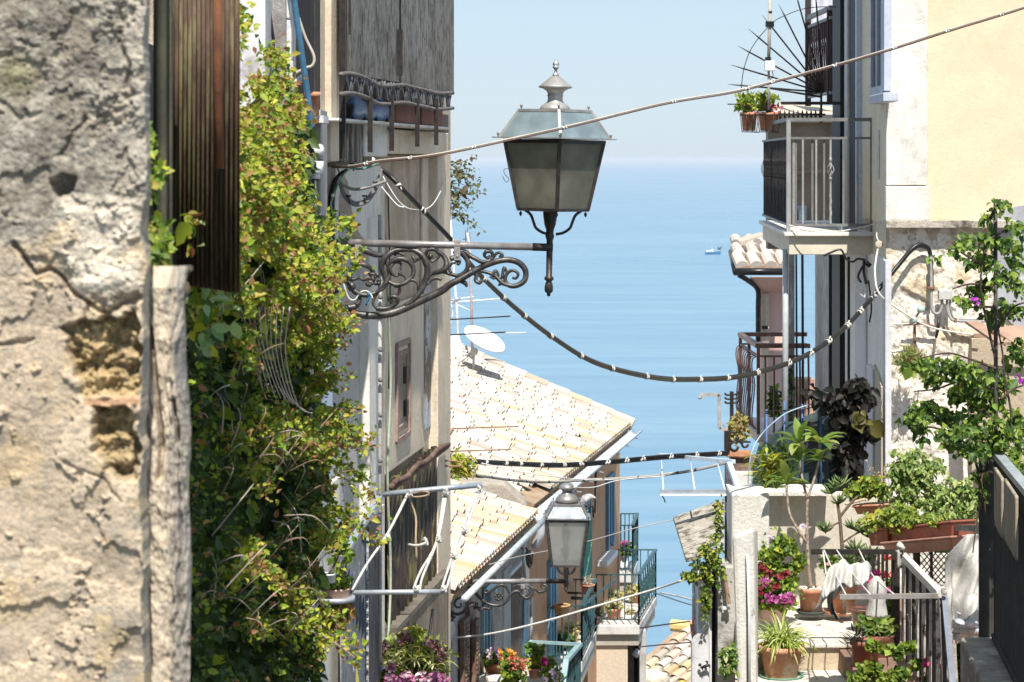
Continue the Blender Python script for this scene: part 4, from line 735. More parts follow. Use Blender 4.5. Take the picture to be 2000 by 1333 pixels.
def bird():
    y = 70.; k = y/F; c = P(1405, 487, y); o = thing('flying_bird', c, 'dark bird in flight over the sea beside the fishing boat', 'bird')
    b = MB(); b.tube([c+V((-3.4*k, 0, -.2*k)), c+V((-2*k, 0, .3*k)), c+V((0, 0, .2*k)), c+V((3*k, 0, -1*k))], [.6*k, 1.3*k, 1.2*k, .5*k], 8, k=3)
    for d, tip in (((-3.5, -1.5, 5.5), (-4.5, -2, 7.5)), ((4, 1.5, 4.5), (8, 2, 8))):
        a = c; m_ = c+V(d)*k*.55; e = c+V(tip)*k*.9; b.prism([a+V((-1*k, 0, .4*k)), a+V((1.2*k, 0, .2*k)), m_+V((1.2*k, 0, -.6*k)), e, m_+V((-.9*k, 0, .5*k))], (0, .012, 0))
    b.prism([c+V((2.5*k, 0, -.6*k)), c+V((5*k, 0, -.4*k)), c+V((4.6*k, 0, -1.6*k))], (0, .01, 0)); b.build('bird_body', mat('dark_plumage', (.04, .035, .045), (.1, .09, .1), 30), o)
bird()
def pigeon():
    y = 29.5; k = y/F; c = P(1148, 978, y); o = thing('pigeon', P(1150, 990, y), 'grey and white pigeon perched just right of the smaller lantern', 'pigeon')
    b = MB(); b.tube([P(1134, 992, y), P(1137, 984, y), P(1143, 975, y), P(1152, 971, y), P(1159, 972, y), P(1163, 973.5, y)], [2*k, 6*k, 8.5*k, 6.5*k, 3.6*k, 1*k], 12, k=4); b.tube([P(1162, 973, y), P(1165, 974.5, y)], [1*k, .2*k], 6); b.build('pigeon_body', mat('pigeon_plumage', (.6, .59, .6), (.2, .2, .23), 14, rough=.7, bump=.2), o)
    b = MB(); b.tube([P(1132, 994, y-.03), P(1138, 985, y-.045), P(1147, 979, y-.04)], [1.5*k, 4*k, 1.5*k], 8, k=3, flat=.4); b.build('wing', mat('dark_wing', (.06, .06, .07), (.3, .3, .33), 20), o)
    b = MB()
    for d in (0, 3): b.tube([P(1148+d, 980, y), P(1149+d, 989, y)], .6*k, 5)
    b.build('leg', mat('bird_leg', (.4, .12, .1)), o)
pigeon()
b = MB(); b.tube([P(1136, 989, 29.5), P(1158, 990, 29.5), P(1159, 1010, 29.6)], .012, 6); b.beam(P(1136, 989, 29.5), P(1136, 989, 29.5)+V((-.1, 1.6, .02)), .02); b.build('iron_perch', IRON, label='thin iron bar under the perched pigeon', cat='bar')
# ============================================================ TILED ROOFS
TILE = mat('old_roof_tiles', (1, 1, 1), attr=True, rough=.9, bump=.35, bsc=45, fine=.2, spec=.2)
def roof_tiles(name, O, e, s, ncol, nrow, tw, tl, cols, lich=None, lichf=None, parent=None, jit=1.0, skip=None, pan=True):
    """O: corner at the eave; e: unit vector along the eave; s: unit vector up the slope; barrel tiles with troughs between"""
    O, e, s = V(O), V(e), V(s); n = e.cross(s).normalized(); n = n if n.z > 0 else -n; mb = MB(); ph = [random.uniform(-.4, .4) for _ in range(ncol)]
    for i in range(ncol):
        for j in range(nrow):
            if skip and skip(i, j): continue
            p = O+e*(i+.5)*tw+s*((j+(ph[i] if j else 0))*tl*.86); c = random.choice(cols); f = random.uniform(.9, 1.08)
            if lich and random.random() < (lichf(i, j) if lichf else .2): c = random.choice(lich)
            c = tuple(x*f for x in c); vs, fs, K = [], [], 6
            sk = random.gauss(0, .018)*jit; lift = random.uniform(.0, .014)*jit
            for a, (rr, h) in enumerate(((tw*.40, tw*.16), (tw*.31, tw*.06))):
                q = p+s*(a*tl)+e*(sk*a)+n*(lift if a == 0 else 0)
                for k in range(K+1):
                    t = math.pi*k/K; vs.append(q+e*math.cos(t)*rr+n*(h+math.sin(t)*rr*.85))
            m_ = len(vs)
            for k in range(K+1): vs.append(vs[k]-n*tw*.07*(1 if 0 < k < K else .4))
            for k in range(K): fs += [(k, k+1, K+2+k, K+1+k), (m_+k, m_+k+1, k+1, k)]
            mb.add(vs, fs, c, False)
            if pan:
                c2 = tuple(x*random.uniform(.7, .95) for x in c); vs, fs = [], []
                for a, rr in ((0, tw*.36), (1, tw*.42)):
                    q = p+e*tw*.5+s*(a*tl-.02)+n*(.0 if a else .016)
                    for k in range(5): t = math.pi*(.15+.7*k/4); vs.append(q+e*math.cos(t)*rr+n*(tw*.34-math.sin(t)*rr*.75))
                for k in range(4): fs.append((k, k+1, 6+k, 5+k))
                mb.add(vs, fs, c2, False)
    return mb.build(name, TILE, parent)
CREAM = [(.53, .46, .4), (.56, .5, .44), (.48, .42, .36), (.54, .45, .39), (.47, .42, .38), (.58, .53, .48), (.42, .36, .3)]
LICH = [(.5, .41, .27), (.46, .37, .22), (.48, .42, .32), (.38, .34, .28)]
OLD = [(.5, .4, .28), (.55, .44, .3), (.42, .35, .27), (.6, .5, .38), (.48, .36, .22)]
# ============================================================ BROWN HOUSE
def brown_house():
    o = thing('house', V((-.6, 36, CZ-14)), 'brown rendered house with wide cream tiled roof, white gutter and blue shutters by the sea', 'house')
    W = BW; zt, zb = CZ-4.15, CZ-16
    wm = mat('brown_render', (.5, .275, .15), (.55, .32, .18), 1.3, stain=(.36, .19, .1), ssc=1.2, slo=.56, shi=.68, bump=.25, bsc=30)
    a, q = W.xy(1030, zb), W.xy(1210.5, zb); back = V((-6, 1.2, 0)); b = MB(); b.hexa([a, q, q+back, a+back], [V((p.x, p.y, zt)) for p in (a, q, q+back, a+back)]); b.build('wall', wm, o)
    e = V((.175, 1, 0)).normalized(); up = V((-1, .175, .42)).normalized(); y0 = 30.2; Oe = V((.24+.175*(y0-30), y0, CZ-4.06)); Ln = (38.9-y0)*1.015
    n = int(Ln/.17); roof_tiles('roof_tiles', Oe, e, up, n, 22, .17, .34, CREAM, LICH, lambda i, j: .55*math.exp(-j*.8)+(.12 if i > n*.3 else 0)*math.exp(-j*.5)+.01, o, skip=lambda i, j: i < 6 and j < 1)
    b = MB(); nn = e.cross(up); nn = nn if nn.z > 0 else -nn; L = .34*.86*22; b.hexa([Oe-nn*.02, Oe+e*Ln-nn*.02, Oe+e*Ln+up*L-nn*.02, Oe+up*L-nn*.02], [p-nn*.12 for p in (Oe, Oe+e*Ln, Oe+e*Ln+up*L, Oe+up*L)]); b.build('roof_deck', mat('roof_deck', (.3, .2, .13), (.4, .3, .2), 5), o)
    # verge tiles along the far edge and mortar
    b = MB()
    for j in range(19):
        p = Oe+e*(Ln+.02)+up*(j*.36)+nn*.03; c = random.choice(OLD+CREAM); b.tube([p-up*.03, p+up*.4], [.1, .085], 10, c=c, sm=False)
    b.build('verge_tiles', TILE, o)
    g = MB(); off = V((.1, -.015, -.06)); ga, gb = Oe+off-e*.35, Oe+e*(Ln+.1)+off
    def gut(s, t): a_ = math.pi*(1+t); p = ga.lerp(gb, s); return p+V((math.cos(a_)*.075, 0, math.sin(a_)*.075))
    g.sheet(gut, 30, 8); gm = mat('white_gutter', (.66, .69, .74), (.58, .6, .65), 4, rough=.4, bump=.05); g.build('gutter', gm, o, th=.006)
    b = MB()
    for i in range(9): p = ga.lerp(gb, (i+.5)/9); b.beam(p+V((-.08, 0, .01)), p+V((.09, 0, .01)), .012, .006); b.beam(p+V((0, 0, -.08)), p+V((.12, .0, -.1)), .012)
    b.build('gutter_bracket', GALV, o)
    b = MB(); b.hexa([W.xy(1030, CZ-4.32, .0), W.xy(1211, CZ-4.32, 0), W.xy(1211, CZ-4.16, .26), W.xy(1030, CZ-4.16, .26)], [W.xy(1030, CZ-4.18, .0), W.xy(1211, CZ-4.18, 0), W.xy(1211, CZ-4.1, .26), W.xy(1030, CZ-4.1, .26)]); b.build('soffit', wm, o)
    b = MB(); b.tube([ga+V((0, 0, -.05)), ga+V((.02, .02, -.25)), ga+V((-.05, .1, -.42))], .05, 8, k=3); b.build('downpipe', gm, o)
    blue = mat('blue_shutter', (.13, .3, .46), (.18, .36, .52), 6, rough=.5, bump=.05); teal = mat('teal_frame', (.05, .2, .25), (.08, .26, .3), 6, rough=.5, bump=.05)
    gl = mat('window_glass', (.42, .58, .72), (.3, .45, .6), 2, rough=.15, bump=0)
    def window(name, u0, u1, v0, v1, louv=True, cols=(blue, teal), sill=None):
        z1, z0 = W.z(u0, v0), W.z(u0, v1); f = MB(); wallbox(f, W, u0-2.5, u0, z0-.05, z1+.05, .05, .06); wallbox(f, W, u1, u1+2.5, z0-.05, z1+.05, .05, .06); wallbox(f, W, u0-2.5, u1+2.5, z1, z1+.09, .045, .05); fo = f.build(name, cols[1], o)
        g_ = MB(); wallbox(g_, W, u0, u1, z0, z1, .01, .02); g_.build('pane', gl if not louv else cols[0], fo)
        g_ = MB(); um = (u0+u1)/2; wallbox(g_, W, um-1.2, um+1.2, z0, z1, .03, .03)
        if louv:
            z = z0
            while z < z1: wallbox(g_, W, u0+.5, um-1.5, z, z+.03, .028, .02); wallbox(g_, W, um+1.5, u1-.5, z, z+.03, .028, .02); z += .065
        g_.build('slats', cols[1], fo)
        if sill:
            g_ = MB(); wallbox(g_, W, u0-5, u1+8, z0-.12, z0-.04, .17, .17); g_.build('sill', WHITE, fo, bevel=.01)
    window('window', 1191.5, 1199, 936, 1062, False, (blue, mat('blue_frame', (.09, .2, .31), rough=.5)), True)
    window('shutter', 1143, 1154, 985, 1125, True, (teal, teal)); window('shutter', 1078, 1086, 1098, 1290, False, (blue, blue)); 
    f = MB(); a0 = W.xy(1139, W.z(1139, 1128), .02); h = W.z(1139, 1010)-a0.z; f.hexa([a0, a0+W.n*.13+V((0, .1, 0)), a0+W.n*.13+V((0, .14, 0)), a0+V((0, .04, 0))], [p+V((0, 0, h)) for p in (a0, a0+W.n*.13+V((0, .1, 0)), a0+W.n*.13+V((0, .14, 0)), a0+V((0, .04, 0)))]); f.build('open_shutter', mat('green_shutter', (.1, .32, .24), (.13, .36, .28), 8, rough=.5), o)
    f = MB(); wallbox(f, W, 1150, 1154, W.z(1150, 1115), W.z(1150, 1000), .06, .03); f.build('shutter_edge', blue, o)
    b = MB(); b.tube([W.p(1163, 905, .05), W.p(1162, 1002, .05)], .012, 6); b.tube([W.p(1166, 905, .08), W.p(1165, 945, .08)], .006, 6); b.ball(W.p(1163, 952, .06), .02); b.build('black_cable', BLACK, o)
    return o
brown_house()
# ============================================================ GREY HOUSE UNDER THE CURVED EAVE
def grey_house():
    o = thing('house', V((-.9, 27, CZ-14)), 'grey plastered house with curved tiled eave and brown shutters, left of the brown house', 'house'); W = GW; zt, zb = CZ-4.2, CZ-16
    gm = mat('grey_old_render', (.4, .375, .34), (.3, .28, .25), 1.6, stain=(.55, .52, .48), ssc=1.3, streak=True, bump=.5)
    a, q = W.xy(872, zb), W.xy(1034, zb); back = V((-5, .9, 0)); b = MB(); b.hexa([a, q, q+back, a+back], [V((p.x, p.y, zt)) for p in (a, q, q+back, a+back)]); b.build('wall', gm, o)
    e = V((.157, 1, 0)).normalized(); up = V((-1, .157, .36)).normalized(); y0 = 24.3; Oe = V((-4.367+.157*y0, y0, CZ-4.13)); Ln = 5.3
    roof_tiles('roof_tiles', Oe, e, up, 31, 11, .172, .35, CREAM+[(.6, .44, .32), (.58, .43, .32)], LICH[:3], lambda i, j: (.45 if i > 14 else .05)*math.exp(-j*.5), o, jit=1.4)
    nn = e.cross(up); nn = nn if nn.z > 0 else -nn; L = 3.2; b = MB(); b.hexa([Oe-nn*.02, Oe+e*Ln-nn*.02, Oe+e*Ln+up*L-nn*.02, Oe+up*L-nn*.02], [p-nn*.1 for p in (Oe, Oe+e*Ln, Oe+e*Ln+up*L, Oe+up*L)]); b.build('roof_deck', mat('roof_deck', (.3, .2, .13), (.4, .3, .2), 5), o)
    g = MB(); ga, gb = Oe+V((.1, 0, -.05)), Oe+e*(Ln+.1)+V((.1, 0, -.04)); g.tube([ga, ga.lerp(gb, .5), gb], .035, 8); g.build('gutter', mat('grey_gutter', (.6, .62, .62), (.45, .5, .5), 6, rough=.45), o)
    b = MB(); b.prism([P(*q, 29.6) for q in ((878, 946), (890, 944), (985, 944), (1008, 966), (1028, 985), (1034, 1012), (955, 992), (878, 966))], (0, .5, 0)) if True else b.hexa([P(876, 962, 30.2), P(1022, 1008, 30.2), P(1022, 1008, 31.6), P(876, 962, 31.6)], [P(880, 946, 30.2), P(1012, 968, 30.2), P(1000, 960, 31.6), P(880, 946, 31.6)])
    b.build('parapet', mat('pebbly_cement', (.45, .39, .32), (.35, .31, .26), 4, bump=1.0, bsc=25), o, bevel=.03)
    # openings
    br = mat('brown_shutter', (.16, .085, .06), (.22, .14, .1), 5, rough=.6, bump=.2)
    def opening(name, m, u0, u1, v0, v1, off=.02, th=.06, bev=.004): z1, z0 = W.z(u0, v0), W.z(u0, v1); bb = MB(); wallbox(bb, W, u0, u1, z0, z1, off, th); return bb.build(name, m, o, bevel=bev)
    opening('pale_pilaster', mat('lilac_white', (.66, .65, .68), (.58, .57, .6), 3, bump=.1), 887, 904, 1150, 1420, .05); opening('pale_pilaster', mat('beige_plain', (.55, .47, .38), (.5, .43, .35), 3), 874, 887, 1170, 1420, .03)
    for u0, u1 in ((907, 918), (930, 937)):
        f = opening('shutter', br, u0, u1, 1190, 1420, .12, .05); bb = MB()
        z = CZ-7.2
        while z < W.z(u0, 1200): wallbox(bb, W, u0+(u1-u0)*.4, u1-1, z, z+.022, .13, .02); z += .05
        bb.build('slats', mat('slat_tan', (.32, .22, .15), (.2, .12, .08), 9), f)
    opening('door_frame', br, 918, 930, 1178, 1420, .05)
    opening('glazed_door', mat('blue_green_door', (.03, .07, .1), (.05, .12, .17), 3, rough=.2, bump=0), 945, 972, 1150, 1330, .02)
    bb = MB()
    for u in (946, 951, 957): wallbox(bb, W, u, u+1.4, W.z(945, 1330), W.z(945, 1180), .04, .03)
    bb.build('door_bars', mat('blue_frame2', (.2, .36, .46), rough=.5), o)
    bb = MB()
    for k in range(9): bb.tube([W.p(958+k*1.4, 1150+k, .05), W.p(962+k*2.1, 1200, .07), W.p(966+k*1.6, 1240, .06), W.p(960+k*1.2, 1290, .05)], .007, 5, k=4)
    bb.build('string_curtain', mat('string_curtain', (.55, .55, .56), (.4, .42, .44), 9), o)
    opening('rough_door', mat('rough_brown_door', (.2, .14, .1), (.12, .09, .07), 5, bump=.7), 1000, 1020, 1118, 1420, .03); opening('door_lintel', WHITE, 998, 1021, 1108, 1116, .06)
    opening('white_door_post', mat('grey_post', (.5, .5, .5), (.4, .4, .4), 5), 985, 999, 1112, 1420, .02); opening('narrow_blue_door', mat('narrow_blue', (.06, .13, .2), (.08, .17, .25), 4, rough=.4), 1024, 1032, 1165, 1420, .04)
    bb = MB(); bb.tube([P(1021, 1040, 29.6), P(1022, 1090, 29.6), P(1026, 1135, 29.6)], .018, 8); bb.tube([W.p(1038, 1135, .06), W.p(1037, 1330, .06)], .02, 8); bb.build('white_downpipe', GALV, o)
grey_house()
def wall_lamp():
    y = 28.6; o = thing('wall_lamp', P(1034, 1106, y), 'tiny black wall lantern under the curved eave, left of the smaller lantern', 'wall lamp')
    b = MB(); b.tube([P(1006, 1066, y), P(1016, 1070, y), P(1027, 1070, y), P(1030, 1078, y)], .012, 7, k=3); b.beam(P(1006, 1060, y), P(1006, 1074, y), .02); b.build('arm', IRON, o)
    b = MB(); k = y/F; b.lathe(P(1034, 1080, y), [(1*k, 6*k), (8*k, 1*k), (9*k, 0), (7*k, -1*k)], 12); b.build('hood', capd, o)
    b = MB(); b.lathe(P(1034, 1106, y), [(2*k, -2*k), (5*k, 4*k), (7*k, 24*k), (.1*k, 25*k)], 6); b.build('glass_body', glassmat('lamp_dark_glass', (.1, .1, .1), (.15, .15, .15), .3, .2), o)
    b = MB()
    for i in range(6): a = R(60*i); b.tube([P(1034, 1106, y)+V((math.cos(a)*5*k, math.sin(a)*5*k, 3*k)), P(1034, 1081, y)+V((math.cos(a)*7.5*k, math.sin(a)*7.5*k, 0))], .9*k, 5)
    b.lathe(P(1034, 1108, y), [(.5*k, -3*k), (3*k, 0), (6*k, 5*k), (5*k, 6*k)], 10); b.build('cage', IRON, o)
wall_lamp()
# ============================================================ SIDE BALCONIES
TEAL = mat('teal_iron', (.035, .085, .095), (.055, .12, .13), 9, rough=.45, bump=.1, metal=.2)
def rail_run(b, A, B, h, n, w=.016, top=.03, low=.08):
    A, B = V(A), V(B); z = V((0, 0, 1)); b.beam(A+z*h, B+z*h, top, top*.6); b.beam(A+z*low, B+z*low, .016)
    for i in range(n+1): p = A.lerp(B, i/n); b.beam(p+z*(low if 0 < i < n else 0), p+z*h, w if 0 < i < n else w*1.6)
def balcony(label, NL, NR, FR, h, n1, n2, lowbars=True, FL=None, slab=.14):
    """NL, NR: near left and near right floor corners, FR far right"""
    NL, NR, FR = V(NL), V(NR), V(FR); FL = V(FL) if FL else NL+(FR-NR); o = thing('balcony', NR-V((0, 0, slab)), label, 'balcony')
    mk = MB(); d = V((0, 0, -slab)); mk.hexa([p+d for p in (NL, NR, FR, FL)], [NL, NR, FR, FL]); mk.build('slab', mat('balcony_slab', (.62, .6, .57), (.5, .47, .43), 3, stain=(.35, .31, .27), ssc=3, bump=.25), o, bevel=.012)
    mk = MB(); d2 = V((0, 0, -slab*2.2)); sh = lambda p: p.lerp((NL+FR)/2, .06); mk.hexa([sh(p)+d2 for p in (NL, NR, FR, FL)], [sh(p)+d for p in (NL, NR, FR, FL)]); mk.build('slab_moulding', mat('balcony_under', (.46, .42, .37), (.4, .36, .3), 3), o)
    mk = MB(); i = .96; c = (NL+FR)/2; s = lambda p: c.lerp(p, i); rail_run(mk, s(NL), s(NR), h, n1); mk.build('front_railing', TEAL, o)
    mk = MB(); rail_run(mk, s(NR), s(FR), h, n2, top=.05)
    if lowbars:
        for k in range(n2): p = s(NR).lerp(s(FR), (k+.5)/n2); mk.lathe(p+V((0, 0, h*.25)), [(.004, 0), (.02, .05), (.004, .1), (.024, .2), (.004, .3), (.018, .36), (.004, .4)], 6)
    mk.build('side_railing', TEAL, o); mk = MB(); rail_run(mk, s(FR), s(FL), h, n1); mk.build('back_railing', TEAL, o); return o
y1, y2 = 37.7, 39.8; zA = P(0, 1222, y1).z
def at(u, y, z): q = P(u, 0, y); return V((q.x, q.y, z))
balcony('teal railed balcony with pots and white floor, the one jutting farthest out over the sea', at(1148, y1, zA), at(1249, y1, zA), at(1283, 40.2, zA), .74, 7, 8, FL=at(1176, 40.2, zA))
y3 = 33.4; zB = P(0, 1293, y3).z
balcony('teal railed balcony holding a bowl planter, left of and below the one over the sea', at(1070, y3, zB), at(1137, y3, zB), at(1165, 35.6, zB), .72, 5, 8, FL=at(1098, 35.6, zB))
y5 = 41.0; zC = P(0, 1122, y5).z
balcony('farthest small teal balcony at the corner of the brown house, with a potted flower', at(1202, y5, zC), at(1236, y5, zC), at(1246, 42.4, zC), .78, 4, 5, FL=at(1212, 42.4, zC))
def hand_rails():
    b = MB(); b.beam(P(1133, 1189, 33.4), P(1166, 1160, 34.6), .04, .03); b.beam(P(1166, 1160, 34.6), P(1202, 1133, 35.8), .025); b.build('handrail', TEAL, label='slanting teal handrail joining the bowl balcony to the sea balcony', cat='handrail')
    o = thing('railing', P(1100, 1400, 29.5), 'nearest teal railing with bent handrail, at the bottom in front of the flowers', 'railing'); y = 29.5
    b = MB(); b.beam(P(1040, 1254, y), P(1133, 1259, y), .03, .035); b.beam(P(1133, 1259, y), P(1106, 1290, y-1.2), .06, .04); b.beam(P(1106, 1290, y-1.2), P(1098, 1350, y-1.6), .06, .04); b.tube([P(1040, 1253, y), P(1033, 1262, y), P(1032, 1330, y)], .02, 8, k=4); b.build('handrail', mat('pale_teal', (.22, .36, .38), (.3, .42, .43), 5, rough=.5), o)
    for k in range(15):
        t = k/14; u = 1041+92*t; b = MB(); b.beam(P(u, 1400, y), P(u, 1256, y), .016); b.build('baluster', TEAL, o)
    for k in range(9):
        t = k/8; p0 = P(1133, 1262, y).lerp(P(1104, 1300, y-1.2), t); b = MB(); b.beam(p0, p0-V((0, 0, .9)), .02); b.build('baluster', TEAL, o)
    b = MB(); b.beam(P(1040, 1276, y), P(1133, 1281, y), .014); b.build('mid_rail', TEAL, o)
    MB().beam(P(1078, 1317, 28.6), P(1128, 1288, 28.9), .02).build('dark_bar', IRON, label='short dark bar crossing the nearest teal railing', cat='bar')
hand_rails()
def sea_wall():
    o = thing('house_wall', P(1190, 1400, 38.4), 'cream stained house wall below the balcony over the sea, with grey corner pillars', 'wall')
    b = MB(); pbox(b, 1122, 1226, 1236, 1500, 37.82, 2); b.build('wall', mat('cream_stained', (.6, .5, .38), (.55, .46, .36), 1.2, stain=(.3, .27, .23), ssc=.9, slo=.56, shi=.66, bump=.3), o)
    b = MB(); pbox(b, 1228, 1238, 1240, 1500, 38.6, .5); b.build('shaded_jamb', mat('jamb', (.3, .27, .24), (.2, .18, .16), 3), o); b = MB(); pbox(b, 1239, 1249, 1236, 1500, 38.9, .5); b.build('door_recess', mat('recess_dark', (.1, .09, .085)), o)
    b = MB(); pbox(b, 1249, 1262, 1232, 1500, 38.3, 1.2); b.build('corner_pillar', mat('grey_pillar', (.5, .48, .47), (.4, .38, .36), 3, stain=(.25, .22, .2), ssc=3), o, bevel=.01)
    b = MB(); pbox(b, 1148, 1240, 1256, 1261, 37.78, .3); b.build('cornice', mat('cornice', (.5, .45, .4), (.45, .4, .35), 3), o, bevel=.01)
    b = MB(); pbox(b, 1127, 1148, 1290, 1500, 35.6, 2); b.build('side_wall', mat('side_wall', (.42, .3, .2), (.36, .26, .18), 2), o)
    b = MB(); b.tube([P(1239, 1282, 38), P(1247, 1270, 38)], .05, 8); b.build('pipe_stub', GALV, o)
sea_wall()
def low_roof():
    o = thing('house', P(1305, 1420, 51), 'low house with ochre and cream barrel tiled roof against the water', 'house')
    e = V((.62, .55, 0)).normalized(); up = V((.52, .8, .5)); up = (up-e*up.dot(e)); up = V((.55, .62, .34)).normalized(); e = V((.85, -.45, 0)).normalized()
    O = P(1236, 1378, 47.5); roof_tiles('roof_tiles', O-e*.6, e, up, 11, 9, .24, .36, OLD+CREAM, LICH+[(.62, .42, .1)], lambda i, j: .28, o, jit=1.5)
    n = e.cross(up); n = n if n.z > 0 else -n
    b = MB(); q = [O-e*.8-n*.03, O+e*2.4-n*.03, O+e*2.4+up*2.7-n*.03, O-e*.8+up*2.7-n*.03]; b.hexa([p-n*.15 for p in q], q); b.build('roof_deck', mat('roof_deck', (.3, .2, .13), (.4, .3, .2), 5), o)
    b = MB()
    for k in range(14): p = O-e*.9+e*k*.26+up*2.72+n*.04; b.tube([p, p+e*.3], [.12, .105], 9, c=random.choice([(.6, .42, .1), (.66, .5, .2), (.6, .5, .36)]), sm=False)
    b.build('ridge_tiles', TILE, o)
    b = MB(); zc = P(0, 1372, 48).z; b.box((O.x-.6, 47.6, CZ-22), (O.x+2.3, 50, zc)); b.build('wall', mat('cream_stained', (.6, .5, .38)), o)
    b = MB(); b.ball(P(1270, 1330, 46.5), .24, 12, sc=(1.5, 1, .9)); b.build('cement_hood', mat('pale_cement', (.6, .55, .45), (.4, .35, .25), 6, bump=.8, bsc=30), o)
low_roof()
# ============================================================ AERIALS AND DISH BEHIND THE TILED ROOF
def aerials():
    y = 38.6
    o = thing('tv_aerial', P(908, 700, y), 'rusty tipped aerial mast with long horizontal rods behind the tiled roof', 'tv aerial')
    b = MB(); b.tube([P(923, 722, y), P(921, 600, y), P(917, 480, y), P(913, 455, y)], .02, 8); b.build('mast', mat('rusty_white_mast', (.6, .52, .5), (.35, .2, .15), 4, rough=.6), o)
    b = MB(); b.tube([P(870, 592, y), P(990, 583, y)], .012, 6); b.tube([P(868, 588, y), P(925, 580, y)], .01, 6); b.tube([P(885, 592, y), P(920, 608, y)], .01, 6); b.tube([P(868, 590, y), P(885, 602, y), P(878, 640, y)], .008, 6, k=3); b.build('boom', WHITE, o)
    b = MB()
    for dx, dv in ((-4, 0), (0, -6), (4, 4)): b.tube([P(913+dx, 450+dv, y), P(914+dx, 476, y)], .006, 5)
    b.tube([P(904, 468, y), P(918, 466, y)], .006, 5); b.build('comb', IRON, o)
    o = thing('tv_aerial', P(897, 690, y), 'thin white leaning aerial mast beside the house edge', 'tv aerial')
    b = MB(); b.tube([P(898, 700, y-.2), P(892, 600, y-.2), P(884, 500, y-.2), P(879, 430, y-.2)], .02, 8); b.build('mast', WHITE, o); b = MB(); b.tube([P(870, 587, y-.2), P(900, 584, y-.2)], .012, 6); b.ball(P(892, 585, y-.2), .04); b.build('clamp', GALV, o)
    o = thing('satellite_dish', P(925, 720, 37.5), 'white satellite dish tilted edge-on above the tiled roof', 'satellite dish'); y = 37.6; k = y/F
    c = P(947, 662, y); b = MB(); ax = V((.45, -.35, .83)).normalized(); M = V((0, 0, 1)).rotation_difference(ax).to_matrix()
    b.sheet(lambda s, t: c+M @ V((s*math.cos(2*math.pi*t)*44*k, s*math.sin(2*math.pi*t)*40*k, -(1-s*s)*14*k-0)), 8, 32); b.build('dish', mat('dish_white', (.8, .8, .78), rough=.45, bump=0, fine=0), o, th=.03)
    b = MB(); b.tube([P(926, 686, y), P(880, 720, y)], .02, 8); b.tube([P(925, 686, y), P(925, 724, y)], .018, 8); b.ball(P(926, 687, y), .06); b.build('feed_arm', mat('dish_arm', (.55, .53, .5), rough=.5), o)
    b = MB(); b.tube([P(985, 651, y-1), P(1028, 650, y-1)], .008, 5); b.build('wire', WHITE, label='short white wire reaching right from the dish', cat='wire')
    o = thing('chimney', P(893, 735, 38.2), 'whitewashed chimney block with rust streak beside the satellite dish', 'chimney'); b = MB(); b.hexa([P(866, 735, 38.2), P(912, 735, 38.2), P(912, 735, 38.8), P(866, 735, 38.8)], [P(866, 652, 38.2), P(898, 656, 38.2), P(898, 656, 38.8), P(866, 652, 38.8)]); b.build('chimney_block', mat('whitewash', (.75, .72, .66), (.68, .64, .58), 3, stain=(.4, .2, .08), ssc=3, slo=.64, shi=.7), o, bevel=.02)
    for i, (v, u1, lab, vv) in enumerate(((625, 997, 'upper dark rod sticking out from the house edge over the sea', 618), (655, 988, 'lower dark rod, crossing in front of the satellite dish', 649), (838, 1014, 'upper brown rod sticking out over the tiled roof', 833), (882, 998, 'lower brown rod sticking out over the tiled roof', 878))):
        m = IRON if i < 2 else mat('rust_rod', (.25, .14, .09), (.35, .22, .15), 8)
        MB().tube([P(865, v+.4, 16.9), P(u1, vv, 16.9)], .0045, 7).build('iron_rod', m, label=lab, cat='rod')
aerials()
b = MB(); b.tube([P(845, 905, 16.5), P(875, 900, 16.5), P(900, 904, 16.5), P(898, 911, 16.5), P(870, 910, 16.5), P(845, 905, 16.5)], .006, 6, k=4); b.build('wire_ring', mat('rust_rod', (.25, .14, .09)), label='rusty flat iron ring on the house corner below the rods', cat='ring')
b = MB(); b.beam(P(884, 838, 16.8), P(838, 905, 16.4), .02); b.beam(P(872, 845, 16.7), P(842, 898, 16.5), .016, c=(1, 1, 1)); b.build('iron_strut', mat('pale_iron', (.55, .52, .48), (.3, .18, .12), 8), label='pale and rusty iron strut at the house corner above the rings', cat='strut')
pts = [P(u, v, 17.3) for u, v in [(random.gauss(898, 14), random.gauss(908, 12)) for _ in range(260)]]
leaves('weed', pts, .05, G_YEL, None, wid=.25, label='tuft of weed growing from the house corner at the black cable', cat='plant', axis=(.5, 0, -.4))
